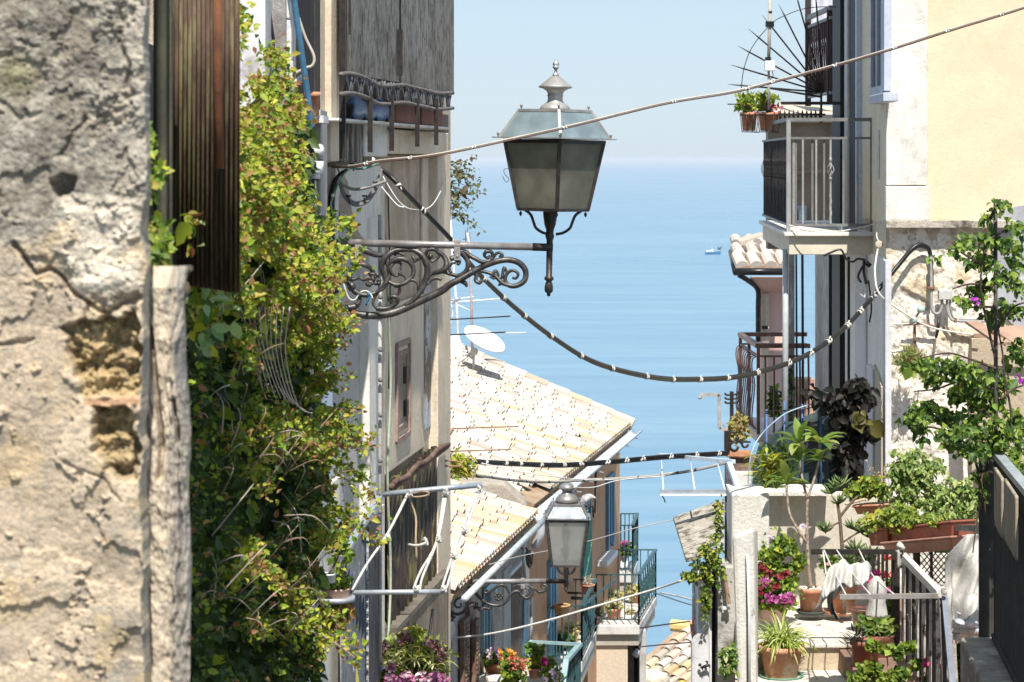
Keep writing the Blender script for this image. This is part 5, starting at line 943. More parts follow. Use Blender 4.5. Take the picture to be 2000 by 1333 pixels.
# ============================================================ CLOTHES RACK ON THE LEFT
def rack_left():
    o = thing('clothes_rack', P(780, 1160, 12.55), 'blue-grey tube clothes rack with knotted white cords, left above the flowers', 'clothes rack')
    bl = mat('blue_grey_tube', (.3, .35, .41), (.4, .43, .46), 8, rough=.4, metal=.3)
    b = MB(); b.tube([P(688, 1158, 12.55), P(870, 1156, 12.55)], .0125, 12); b.build('near_tube', GALV, o); b = MB(); b.tube([P(745, 966, 13.2), P(942, 947, 13.2)], .0145, 12); b.build('far_tube', bl, o)
    b = MB(); b.beam(P(743, 968, 13.2), P(668, 1090, 12.7), .035, .02); b.build('side_bar', bl, o)
    for a in ([(688, 1153, 12.53), (718, 1100, 12.7), (756, 1045, 12.9), (798, 962, 13.2)], [(808, 1150, 12.55), (822, 1115, 12.7), (852, 1060, 12.8), (868, 960, 13.2)], [(820, 1152, 12.55), (826, 1125, 12.7), (856, 1050, 12.8), (872, 962, 13.2)], [(862, 1152, 12.55), (884, 1086, 12.7), (900, 1040, 12.9), (934, 952, 13.2)], [(872, 1150, 12.55), (890, 1090, 12.7), (905, 1045, 12.9), (938, 954, 13.2)]):
        b = MB(); b.tube([P(*q) for q in a], [.006, .008], 7, k=4); b.build('cord', ROPE, o)
    for u, v, y in ((757, 1050, 12.9), (830, 1058, 12.8), (856, 1052, 12.8), (800, 964, 13.15), (870, 960, 13.15), (936, 954, 13.2), (866, 1150, 12.55), (814, 1150, 12.55), (907, 1034, 12.9), (886, 1084, 12.7)):
        b = MB(); b.tube([P(u-5+random.random()*3, v-5, y-.02), P(u+3, v+1, y-.03), P(u-3, v+5, y-.02), P(u+5, v+6, y), P(u+1, v-6, y)], .007, 6, k=3); b.build('knot', ROPE, o)
    b = MB(); b.tube([P(798, 1064, 12.8), P(815, 1066, 12.75), P(832, 1060, 12.75), P(828, 1050, 12.75)], .007, 6, k=3); b.build('cord_end', ROPE, o)
    b = MB(); b.tube([P(800, 972, 13.15), P(812, 1010, 13.15), P(812, 1050, 13.1), P(814, 1096, 13.1)], .006, 6, k=3); b.build('hanging_wire', mat('tan_cord', (.4, .28, .18)), o)
    b = MB(); b.tube([P(806, 965, 13.15), P(830, 960, 13.1), P(838, 966, 13.1), P(818, 971, 13.1), P(800, 970, 13.15)], .005, 6, k=3); b.build('wire_coil', mat('tan_cord', (.4, .28, .18)), o)
rack_left()
b = MB(); b.sheet(lambda s, t: P(875+10*s+4*math.sin(3*t), 1214+52*t*(1-.5*s), 24.9+.1*s), 6, 8); b.build('white_cloth', mat('cloth_white', (.75, .77, .8), bump=.1), label='small white cloth hanging behind the slim bracket, at the house corner', cat='cloth', th=.004)
def hung_pot():
    y = 12.2; o, top, r = pot('potted_plant', 655, 1172, y, 60, 56, 24, mat('terracotta_pale', (.5, .3, .2), (.6, .4, .3), 8), 'shallow terracotta bowl of bright succulents in a grey ring, left end of the clothes rack', 'potted plant')
    leaves('foliage', ell(top+V((0, 0, .02)), (.07, .07, .03), 420, 0), .024, G_FRESH+[(.2, .32, .06)], o, wid=.9, axis=(0, 0, .6))
    b = MB(); b.lathe(P(655, 1174, y), [(.088, 0), (.094, .0), (.094, .022), (.086, .022)], 28); b.build('holder_ring', GALV, o)
    o = thing('hanging_plant', P(655, 1225, y), 'rusty trailing succulent hanging below the shallow terracotta bowl', 'plant'); leaves('foliage', ell(P(652, 1195, y), (.085, .08, .045), 520, 0), .03, G_RED+G_YEL[:2]+G_DARK[:1], o, wid=.5, axis=(0, 0, -1))
    b = MB(); b.lathe(P(655, 1232, y), [(.03, -.01), (.05, .0), (.06, .04)], 16); b.build('pot', TERRAD, o)
    o, top, r = pot('potted_plant', 642, 1138, 12.1, 30, 26, 18, WHITE, 'small white pot with a leaning leafy stem behind the terracotta bowl', 'potted plant'); b = MB(); b.tube([top, top+V((.05, 0, .1)), top+V((.04, 0, .25))], [.005, .003], 6, k=3); b.build('stem', BARK, o)
    leaves('foliage', ell(top+V((.05, 0, .16)), (.06, .06, .14), 260, 0), .032, G_YEL+G_FRESH, o, wid=.6)
hung_pot()
# ============================================================ YELLOW HOUSE, right
def zat(v, y): return P(0, v, y).z
def yellow_house():
    o = thing('house', V((4.6, 21, CZ-12)), 'pale yellow house on the right with white corner strip and rough stained lower wall', 'house'); Y = 21.0; W = RW
    yel = mat('yellow_render', (.68, .575, .4), (.65, .55, .38), 2.5, stain=(.58, .49, .34), ssc=2.6, slo=.45, shi=.72, bump=.2, bsc=30, fine=.08)
    side = mat('cream_side_render', (.74, .65, .48), (.69, .6, .45), 2, stain=(.6, .53, .41), ssc=2, streak=True, slo=.55, shi=.7, bump=.2)
    whi = mat('white_strip', (.74, .72, .66), (.68, .65, .6), 3, stain=(.5, .46, .41), ssc=4.5, slo=.5, shi=.7, bump=.35)
    low = mat('rough_lower_wall', (.72, .65, .52), (.68, .58, .43), 1.6, stain=(.42, .35, .27), ssc=2.2, slo=.58, shi=.66, bump=.9, bsc=22, pits=35)
    zc = zat(436, Y); top = CZ+6; bot = CZ-12
    b = MB(); b.box((P(1812, 0, Y).x, Y, zc), (6.4, Y+4, top)); b.build('front_wall', yel, o)
    b = MB(); a0, a1 = W.xy(1731, zc), W.xy(1640, zc); r = V((P(1812, 0, Y).x+.01, Y+.02, zc)); b.hexa([a0, r, V((r.x, a1.y, zc)), a1], [p+V((0, 0, top-zc)) for p in (a0, r, V((r.x, a1.y, zc)), a1)]); b.build('side_wall', side, o)
    b = MB(); pbox(b, 1731, 1812, -900, 362, Y-.07, .1); b.build('corner_strip', whi, o, bevel=.004); b = MB(); pbox(b, 1730, 1816, 364, 431, Y-.085, .12); b.build('corner_strip', whi, o, bevel=.008)
    b = MB(); pbox(b, 1731, 1985, 431, 446, Y-.12, .2); b.build('cornice', mat('cornice_stone', (.56, .5, .42), (.45, .4, .33), 3, stain=(.12, .1, .08), ssc=3, slo=.52, shi=.62, bump=.8, bsc=30), o, bevel=.006)
    # lower wall as real uneven plaster
    u = np.arange(1730, 2110, 2.); v = np.arange(444, 1420, 2.5); U, Q = np.meshgrid(u, v, indexing='ij'); base = np.stack([(U-1000)/F*Y, U*0+Y, CZ-(Q-HY)/F*Y], 2); N_ = np.zeros_like(base); N_[..., 1] = -1
    n1, n2, n3 = fbm(U/60, Q/60, 301), fbm(U/18, Q/18, 311), fbm(U/6, Q/6, 321, 4, .65)
    disp = (n1-.5)*.05+(n2-.5)*.03+(n3-.5)*.02
    rec = smask(U, Q, [(1758, 560), (1785, 575), (1815, 590), (1820, 615), (1790, 590), (1760, 575)], 5); disp -= rec*.02
    col = lerp(np.broadcast_to(np.array((.78, .73, .64)), U.shape+(3,)), (.62, .5, .33), np.clip((n1-.45)*5, 0, 1)*np.clip(1-(Q-640)/120, 0, 1)); col = lerp(col, (.27, .22, .16), .8*np.clip((n3-.57)*7, 0, 1)*np.clip(1-(Q-700)/150, .15, 1)); col = lerp(col, (.4, .34, .27), .8*rec)
    col = lerp(col, (.35, .28, .2), .7*np.clip((n2-.55)*8, 0, 1)*np.clip(1-(Q-470)/60, 0, 1)); col = lerp(col, (.45, .42, .4), np.clip((Q-900)/200, 0, .4))
    relief('lower_wall', U, Q, base, N_, disp, col, mat('relief_render', (1, 1, 1), attr=True, rough=.95, bump=.5, bsc=60, fine=.15, spec=.2), o)
    b = MB(); b.hexa([(3.075, 21.06, bot), (6.4, 21.06, bot), (6.4, 25, bot), (3.2, 25, bot)], [(3.075, 21.06, zc), (6.4, 21.06, zc), (6.4, 25, zc), (3.2, 25, zc)]); b.build('wall_core', low, o)
    b = MB(); b.prism([P(1936, 432, Y-.03), P(1955, 412, Y-.03), P(1985, 404, Y-.03), P(2060, 392, Y-.03), P(2060, 660, Y-.03), P(1985, 640, Y-.03), P(1942, 600, Y-.03), P(1948, 520, Y-.03)][::-1], (0, .03, 0)); b.build('grey_patch', mat('patch_grey', (.4, .4, .43), (.34, .34, .37), 3, stain=(.6, .58, .56), ssc=2, slo=.58, shi=.63, bump=.3), o)  # thin grey plate with an irregular outline
    # street side, below the balcony
    ws = mat('white_side_render', (.78, .75, .7), (.7, .67, .62), 2, stain=(.55, .51, .45), ssc=2, streak=True, slo=.56, shi=.7, bump=.3)
    b = MB(); wallbox(b, W, 1726.5, 1640, bot, zat(500, 21.5), .01, .3); b.build('lower_side_wall', ws, o)
    b = MB(); wallbox(b, W, 1729, 1724, zat(1500, 21), zat(505, 21), .05, .05); wallbox(b, W, 1704, 1692, zat(1500, 21.6), zat(720, 21.6), .05, .05); wallbox(b, W, 1690, 1670, zat(1500, 22), zat(500, 22), .03, .04); b.build('pilaster', mat('lilac_pilaster', (.62, .61, .64), (.55, .54, .56), 2, bump=.15), o, bevel=.006)
    b = MB(); h0, h1 = zat(965, 21.5), zat(715, 21.5); b.prism([W.xy(1706, h0, .03), W.xy(1721, h0, .03), W.xy(1721, h1-.14, .03), W.xy(1714, h1-.05, .03), W.xy(1706, h1, .03)], W.n*-.02); b.build('niche', mat('niche_beige', (.47, .41, .31), (.42, .37, .28), 2), o)
    gp = mat('grey_weathered_pilaster', (.4, .38, .35), (.3, .28, .26), 4, stain=(.62, .6, .56), ssc=2.5, streak=True, slo=.52, shi=.6, bump=.4)
    b = MB(); wallbox(b, W, 1638, 1592, bot, zat(486, 25), .0, .5); b.build('grey_pilaster', gp, o); b = MB(); wallbox(b, W, 1619, 1617, bot, zat(486, 26), .03, .05); b.build('thin_pipe', BLACK, o)
    blk = mat('dark_doorway', (.01, .009, .009), rough=.6, bump=0); pl = mat('pale_frame', (.6, .59, .57), (.5, .48, .46), 6, streak=True, bump=.1)
    for u0, u1, v0, v1, m, of, nm in ((1641, 1626, -400, 228, blk, .06, 'dark_downpipe'), (1640, 1625, 486, 900, blk, .06, 'dark_downpipe'), (1641, 1625, 228, 445, blk, .05, 'dark_downpipe'), (1669, 1656, -400, 440, blk, .03, 'doorway'), (1655, 1649, -400, 440, pl, .05, 'door_frame'), (1673, 1670, -400, 440, mat('bluish_frame', (.5, .57, .66)), .05, 'door_frame'), (1648, 1642, -400, 200, mat('mint_curtain', (.35, .6, .55), (.5, .68, .64), 9), .02, 'curtain'), (1656, 1654.5, 500, 900, blk, .03, 'doorway_edge')):
        b = MB(); wallbox(b, W, u0, u1, zat(v1, W.y(u0)), zat(v0, W.y(u0)), of, .1); b.build(nm, m, o)
    b = MB(); fr = mat('lilac_frame', (.5, .53, .62), (.45, .48, .56), 5, bump=.05)
    z0, z1 = zat(182, W.y(1715)), top-.5
    for u0, u1 in ((1701, 1699.5), (1712, 1710), (1727, 1720)): wallbox(b, W, u0, u1, z0, z1, .03, .06)
    wallbox(b, W, 1722, 1700, z0-.03, z0+.05, .035, .06); wf = b.build('window_frame', fr, o); b = MB(); wallbox(b, W, 1722, 1699, z0, z1, .005, .03); b.build('pane', mat('dark_pane', (.02, .015, .03), rough=.15, bump=0), wf); b = MB(); wallbox(b, W, 1725, 1697, z0-.1, z0-.03, .1, .12); b.build('sill', fr, wf, bevel=.006)
    b = MB(); wallbox(b, W, 1717, 1713, zat(350, 21.5), zat(255, 21.5), .008, .01); b.build('repair_patch', pl, o)
    # small lean-to at the right
    b = MB(); pbox(b, 1898, 2060, 662, 1420, Y-.12, .3); b.build('lean_to_wall', mat('beige_stained', (.5, .42, .31), (.44, .36, .26), 2, stain=(.2, .16, .13), ssc=2.5, slo=.6, shi=.68, bump=.5), o)
    b = MB(); b.beam(P(1900, 630, Y-.5), P(1962, 672, Y-1.3), .12, .02); b.beam(P(1962, 640, Y-.9), P(2050, 700, Y-1.4), .3, .03); b.beam(P(1902, 655, Y-.3), P(2060, 668, Y-.3), .03); b.build('canopy_board', mat('canopy_wood', (.42, .27, .19), (.3, .2, .15), 6, bump=.3), o)
yellow_house()
def on_wall():
    Y = 20.95
    o = thing('junction_box', P(1846, 590, Y), 'grey junction box with cables on the rough wall right of the heavy cable', 'junction box'); b = MB(); pbox(b, 1834, 1861, 567, 586, Y-.1, .08); b.build('box', mat('grey_plastic', (.55, .54, .51), (.48, .46, .43), 6, rough=.6), o, bevel=.006)
    b = MB(); gc = mat('dull_conduit', (.4, .39, .37), (.3, .29, .27), 5, rough=.5); y = Y-.06
    b.tube([P(1818, 500, y), P(1819, 560, y), P(1820, 600, y), P(1825, 612, y), P(1834, 612, y), P(1839, 600, y), P(1840, 586, y)], .012, 8, k=5); b.tube([P(1850, 586, y), P(1850, 605, y), P(1856, 620, y), P(1868, 627, y), P(1930, 628, y)], .012, 8, k=5); b.tube([P(1856, 586, y), P(1856, 600, y), P(1862, 620, y+.02), P(1880, 624, y), P(1930, 624, y)], .01, 8, k=5); b.build('conduit', gc, o)
    b = MB(); pbox(b, 1812, 1826, 561, 564, Y-.09, .05); pbox(b, 1865, 1869, 622, 631, Y-.09, .05); b.build('clip', mat('rust_clip', (.25, .12, .07)), o)
    b = MB(); b.tube([P(1834, 620, Y-.08), P(1832, 645, Y-.08), P(1828, 660, Y-.06)], .012, 7); b.build('cable_tail', BLACK, o)
    o = thing('insulators', P(1790, 635, Y-.1), 'two greenish glass insulators on a rusty bracket on the rough wall', 'insulator'); gg = mat('green_glass', (.3, .42, .38), (.45, .55, .5), 15, rough=.15, bump=0)
    for u, v in ((1798, 605), (1783, 626)): b = MB(); b.lathe(P(u, v, Y-.15), [(.004, -.03), (.022, -.028), (.026, -.01), (.014, 0), (.03, .01), (.028, .03), (.004, .036)], 14, axis=(.2, -.9, .3)); b.build('insulator', gg, o)
    b = MB(); b.tube([P(1798, 605, Y-.1), P(1790, 618, Y-.12), P(1783, 626, Y-.1)], .008, 6); b.tube([P(1765, 634, Y-.03), P(1800, 632, Y-.03), P(1830, 640, Y-.03)], .012, 6); b.tube([P(1786, 630, Y-.04), P(1787, 700, Y-.04)], .012, 6); b.build('rusty_bracket', mat('rust_clip', (.25, .12, .07)), o)
    for pts, r, lab in (([(1717, 478, 21.2), (1712, 500, 20.9), (1709, 535, 20.7), (1718, 575, 20.6), (1760, 608, 20.7), (1800, 632, 20.8), (1840, 645, 20.8), (1915, 656, 20.8)], .0075, 'long white cable curving from the balcony down across the rough wall'), ([(1734, 590, 20.85), (1733, 625, 20.85), (1748, 633, 20.85), (1790, 632, 20.85)], .005, 'grey cable bending round the corner of the rough wall'),
            ([(1541, 440, 22), (1580, 451, 21.9), (1640, 452, 21.9), (1700, 440, 21.9), (1718, 432, 21.5), (1712, 460, 21.2), (1719, 476, 21.1)], .005, 'white cable slack along the lip of the grey balcony')):
        MB().tube([P(*p) for p in pts], r, 7, k=5).build('cable', mat('white_cable', (.7, .68, .62), rough=.5), label=lab, cat='cable')
    b = MB(); b.lathe(P(1717, 478, 21.05), [(.02, -.006), (.032, -.004), (.032, .004), (.02, .006)], 14, axis=(0, 1, 0)); b.build('cable_ring', mat('tan_ring', (.55, .45, .36)), label='tan ring eyelet under the grey balcony corner', cat='ring')
    b = MB()
    for pts, r in (([(1608, 500), (1622, 494), (1642, 488), (1652, 505), (1665, 512), (1675, 506), (1690, 508)], .009), ([(1688, 508), (1687, 530), (1692, 555)], .013), ([(1690, 512), (1700, 520)], .02), ([(1685, 520), (1676, 540), (1682, 552)], .01), ([(1696, 548), (1702, 600), (1698, 630)], .008)): b.tube([P(u, v, 21.6) for u, v in pts], r, 7, k=4)
    b.build('cable_knot', BLACK, label='black knotted cables and clamp under the grey balcony', cat='cables'); b = MB(); b.tube([P(1686, 580, 21.3), P(1671, 565, 21.3), P(1672, 558, 21.3), P(1680, 556, 21.3), P(1686, 572, 21.3), P(1691, 563, 21.3), P(1688, 584, 21.3)], .007, 7, k=4); b.build('white_loop', WHITE, label='small white cable loop by the black cable knot', cat='cable')
    o, top, r = pot('potted_plant', 1783, 728, 20.7, 30, 26, 26, TERRA, 'spiky fern in a clay pot fixed to the rough wall under the insulators', 'potted plant'); pts = ell(P(1778, 703, 20.7), (.13, .09, .1), 700, 0); leaves('foliage', pts, .055, [(.3, .26, .1), (.2, .26, .07), (.33, .3, .14), (.15, .2, .06)], o, wid=.14, axis=(0, 0, .5), jit=1.3)
on_wall()
# ============================================================ GREY BALCONY
def grey_balcony():
    o = thing('balcony', P(1620, 490, 22.5), 'white slab balcony with grey iron railing on the yellow house side', 'balcony'); zs = CZ-.634; W = RW
    X = lambda u, y: (u-1000)/F*y
    NL, NR, FL, FR = V((X(1532, 22), 22, zs)), V((3.12, 22, zs)), V((X(1482, 26.2), 26.2, zs)), V((3.24, 26.2, zs))
    wm = mat('white_slab', (.72, .7, .66), (.66, .63, .58), 3, stain=(.5, .46, .4), ssc=3, slo=.6, shi=.72, bump=.12)
    b = MB(); d = V((0, 0, -.035)); b.hexa([p+d for p in (NL, NR, FR, FL)], [NL, NR, FR, FL]); b.build('marble_top', wm, o, bevel=.006)
    b = MB(); i = V((.045, .05, 0)); q = [NL+i+d, NR+V((0, .05, 0))+d, FR+d, FL+i+d]; b.hexa([p+V((0, 0, -.16)) for p in q], q); b.build('slab', mat('cream_slab', (.66, .6, .48), (.6, .54, .43), 3, bump=.12), o, bevel=.006)
    nl, nr, fl = V((X(1540, 22.1), 22.1, zs)), V((X(1703, 22.1), 22.1, zs)), V((X(1490, 26.1), 26.1, zs)); h = .97; z = V((0, 0, 1)); gm = mat('grey_rail_paint', (.15, .15, .15), (.2, .2, .2), 6, rough=.5, bump=.05)
    lg = mat('light_rail_paint', (.34, .34, .33), (.26, .26, .26), 6, rough=.5)
    b = MB(); b.beam(nl+z*h, nr+z*h, .035, .03); b.beam(nl+z*(h-.16), nr+z*(h-.16), .02); b.beam(nl+z*.06, nr+z*.06, .022); b.build('front_rail', gm, o)
    b = MB(); b.beam(nl+z*h, fl+z*h, .035, .03); b.beam(nl+z*(h-.16), fl+z*(h-.16), .02); b.beam(nl+z*.06, fl+z*.06, .02); b.build('side_rail', gm, o)
    b = MB(); b.beam(nl, nl+z*h, .036); b.build('corner_post', lg, o)
    for k, u in enumerate((1555, 1568, 1587, 1594, 1610, 1622, 1647, 1675)):
        b = MB(); p = V((X(u, 22.1), 22.1, zs)); orn = u in (1622,); lo = .06; far = u in (1555, 1587, 1610)
        if far: p = p+V((0, .02, 0))
        b.beam(p+z*lo, p+z*(h-.16), .016)
        if orn:
            b.tube([p+z*(lo+j*.02)+V((math.cos(j*1.2)*.006, math.sin(j*1.2)*.006, 0)) for j in range(14)], .009, 6)
            for a in range(4): b.tube([p+z*(.47+.13*t)+V((math.cos(R(90*a)+t*2.5)*.03*math.sin(math.pi*t), math.sin(R(90*a)+t*2.5)*.03*math.sin(math.pi*t), 0)) for t in np.linspace(0, 1, 9)], .0045, 5)
            b.lathe(p+z*.44, [(.01, 0), (.016, .02), (.008, .04)], 8); b.lathe(p+z*.6, [(.008, 0), (.016, .02), (.008, .05)], 8)
        b.build('baluster', gm if k % 2 == 0 or u == 1610 else lg, o)
    b = MB(); b.beam(nr, nr+z*h, .03); b.build('end_post', gm, o)
    for k in range(18):
        p = nl.lerp(fl, (k+.6)/18.6); b = MB(); b.beam(p+z*.06, p+z*(h-.16), .012)
        for a in (0, 1, 2): b.tube([p+z*(.44+.2*t)+V((math.cos(R(120*a)+t*2.5)*.03*math.sin(math.pi*t), math.sin(R(120*a)+t*2.5)*.03*math.sin(math.pi*t), 0)) for t in np.linspace(0, 1, 7)], .003, 5)
        b.build('side_baluster', IRON, o)
    b = MB(); c = V((.035, 0, 0)); b.hexa([nl+c+z*.04, nl+c*1.6+z*.04, fl+c*1.6+z*.04, fl+c+z*.04], [p+z*(h-.2) for p in (nl+c, nl+c*1.6, fl+c*1.6, fl+c)]); b.build('reed_screen', mat('grey_reed_screen', (.34, .33, .32), (.24, .24, .24), 8, stain=(.25, .22, .18), ssc=4, streak=True, slo=.54, shi=.6, bump=.6, bsc=70), o)
    b = MB()
    for k in range(10): p = V((X(1524+k*8.6, 24), 24, zat(222, 24))); b.lathe(p, [(.012, -.05), (.012, 0), (.001, .04)], 5)
    b.beam(V((X(1520, 24), 24, zat(224, 24))), V((X(1612, 24), 24, zat(224, 24))), .02)
    b.build('spike_row', IRON, o)
    b = MB(); b.box((X(1640, 22.4), 22.3, zs+.002), (X(1672, 22.4), 22.6, zs+.05)); b.build('folded_stool', mat('stool_blue', (.3, .36, .42)), label='folded blue grey board on the grey balcony floor', cat='board', bevel=.008)
    b = MB(); b.tube([P(1534, 487, 22.3), P(1534, 650, 22.3), P(1534, 900, 22.3)], .0255, 12); b.build('downpipe', mat('pale_blue_grey_pipe', (.52, .55, .56), (.46, .48, .5), 5, rough=.5, bump=.05), label='pale grey downpipe dropping from the underside of the grey balcony', cat='drainpipe')
    for u, y, wd, lab in ((1501, 24.3, 44, 'nearer of two clay pots hung outside the grey balcony, plant with pink flowers'), (1463, 26, 34, 'farther of two clay pots hung outside the grey balcony, bushy green plant')):
        k = y/F; o2, top, r = pot('potted_plant', u, 256, y, wd, wd*.72, 36, TERRA, lab, 'potted plant', 'pots hung on the grey balcony')
        leaves('foliage', ell(top+V((-4*k, 0, 20*k)), (24*k, 24*k, 19*k), 520, 0), .045, G_FRESH+G_YEL[:3], o2, wid=.5, axis=(0, 0, .6))
        leaves('flower', ell(top+V((8*k, -.05, 14*k)), (18*k, 12*k, 12*k), 40 if y < 25 else 12, 0), .03, [(.55, .1, .22), (.6, .25, .35)], o2, wid=.9, m=PETAL)
        b = MB(); b.lathe(P(u, 225, y), [(wd*.54*k, -.006), (wd*.56*k, 0), (wd*.54*k, .006)], 24)
        for a in (200, 250, 290, 340): q = V((math.cos(R(a)), math.sin(R(a)), 0)); b.tube([P(u, 225, y)+q*wd*.56*k, P(u, 258, y)+q*wd*.44*k], .004, 5)
        b.lathe(P(u, 258, y), [(wd*.42*k, -.004), (wd*.44*k, 0), (wd*.42*k, .004)], 20); b.tube([P(u, 258, y), P(u+20, 259, y)], .005, 5); b.build('wire_holder', IRON, o2)
grey_balcony()
def fan():
    y = 24.4; o = thing('spiked_fan', P(1608, 235, y), 'fan of black iron spikes joined by a thin arc, above the hung pots', 'spike guard'); c = (1606, 178)
    for q in ((1421, 165), (1427, 127), (1441, 90), (1462, 57), (1489, 30), (1521, 9), (1552, -20), (1592, -20)):
        b = MB(); e = P(*q, y); s = P(c[0]+2, c[1]+3, y); b.tube([s, s.lerp(e, .86), e], [.0085, .008, .0015], 7); b.build('spike', IRON, o)
    b = MB(); b.tube([P(u, v, y-.01) for u, v in ((1448, 180), (1449, 160), (1453, 135), (1464, 102), (1483, 73), (1511, 43), (1535, 30), (1568, 18), (1601, 14), (1635, 14))], .004, 6, k=5); b.build('arc', IRON, o)
    b = MB(); b.tube([P(1604, 178, y), P(1604, 240, y)], .012, 7); b.beam(P(1525, 202, y), P(1642, 202, y), .03); b.tube([P(1421, 204, y), P(1445, 204, y)], .006, 6); b.tube([P(1500, 172, y), P(1604, 190, y)], .01, 6); b.build('support', IRON, o)
fan()
def aerial_pole():
    y = 24.0; o = thing('aerial_pole', P(1500, 210, y), 'grey pole with small white box in front of the fan of spikes', 'pole')
    b = MB(); b.tube([P(1504, -60, y), P(1503, 60, y), P(1501, 125, y)], .0165, 10); b.tube([P(1501, 125, y), P(1502, 215, y)], .011, 8); b.build('pole', mat('pole_grey', (.42, .4, .35), (.5, .48, .43), 5, rough=.5), o)
    b = MB(); pbox(b, 1494, 1514, 119, 139, y-.06, .06); b.build('white_box', WHITE, o, bevel=.006)
    b = MB(); b.lathe(P(1504, 26, y), [(.019, 0), (.019, .02)], 12); pbox(b, 1496, 1512, 42, 53, y-.03, .06); pbox(b, 1495, 1506, 112, 118, y-.04, .06); b.tube([P(1508, 140, y), P(1510, 148, y), P(1504, 156, y), P(1500, 164, y)], .004, 5, k=3); b.build('clamp', BLACK, o)
    b = MB(); b.tube([P(1492, 150, y), P(1483, 154, y), P(1483, 165, y), P(1495, 168, y)], .004, 5, k=4); b.build('white_lead', WHITE, o)
aerial_pole()
def old_terrace():
    o = thing('house', V((3.8, 29, CZ-12)), 'old stained house end with sunlit parapet, seen through the grey balcony railing', 'house')
    m = mat('old_pinkish_render', (.36, .28, .22), (.27, .21, .16), 1.6, stain=(.15, .12, .1), ssc=1.5, slo=.54, shi=.64, bump=.4)
    b = MB(); pbox(b, 1500, 1660, 236, 487, 28.5, .25); b.build('end_wall', m, o); b = MB(); b.hexa([P(1490, 240, 28.4), P(1660, 240, 28.4), P(1660, 240, 31), P(1500, 240, 31)], [P(1500, 222, 28.4), P(1660, 226, 28.4), P(1660, 212, 31), P(1525, 200, 31)]); b.build('parapet_top', mat('sunlit_cement', (.6, .5, .38), (.5, .42, .32), 3, bump=.3), o, bevel=.02)
    b = MB(); pbox(b, 1552, 1576, 402, 450, 28.44, .05); fo = b.build('window_frame', mat('lilac_frame', (.5, .53, .62)), o); b = MB(); pbox(b, 1560, 1572, 412, 450, 28.42, .05); b.build('pane', mat('bright_pane', (.6, .75, .8)), fo); b = MB(); pbox(b, 1553, 1557, 408, 450, 28.4, .04); b.build('mullion', BLACK, fo)
    b = MB(); b.tube([P(1540, 340, 28.4), P(1580, 338, 28.4), P(1640, 336, 28.4)], .03, 6, k=3); b.build('string_course', m, o)
    o = thing('terrace_railing', P(1600, 200, 27.5), 'dark railing with wavy bars on the upper terrace, laundry behind it', 'railing'); ya, yb = 28.3, 26.4; ua, ub = 1580, 1624
    def q(t, z): y = ya+(yb-ya)*t; u = ua+(ub-ua)*t; p = P(u, 0, y); return V((p.x, p.y, z))
    zb_ = P(0, 190, ya).z; zt = P(0, 53, ya).z; zT = P(0, 35, ya).z
    b = MB(); b.beam(q(0, zT), q(1, zT), .045); b.beam(q(0, zt), q(1, zt), .03); b.beam(q(0, zb_), q(1, zb_), .03); b.build('rails', mat('grey_rail_paint', (.3, .3, .3)), o)
    for k in range(11):
        t = (k+.5)/11; b = MB(); hh = zt-zb_; b.tube([q(t+.035*(math.sin(2*math.pi*(s-.25)*3) if .25 < s < .75 else 0)*(1 if s < .45 or s > .55 else .3), zb_+hh*s) for s in np.linspace(0, 1, 25)], .011, 6); b.build('wavy_bar', mat('brown_iron', (.05, .03, .03)), o)
    for t, z_ in ((-.04, 4), (.93, zT-CZ)): b = MB(); b.beam(q(t, zb_-.1), q(t, CZ+z_), .06); b.build('post', mat('brown_iron', (.05, .03, .03)), o)
    b = MB(); a = P(1588, 0, 29.4); b.sheet(lambda s, t: V((a.x+.33*s, 29.4+.05*math.sin(9*s+2*t), CZ+2.4-1.55*t)), 16, 10); b.build('bed_sheet', mat('sheet_lilac', (.68, .68, .76), (.6, .6, .7), 6, bump=.1), label='white bed sheet hanging behind the wavy railing of the upper terrace', cat='sheet', th=.004)
old_terrace()
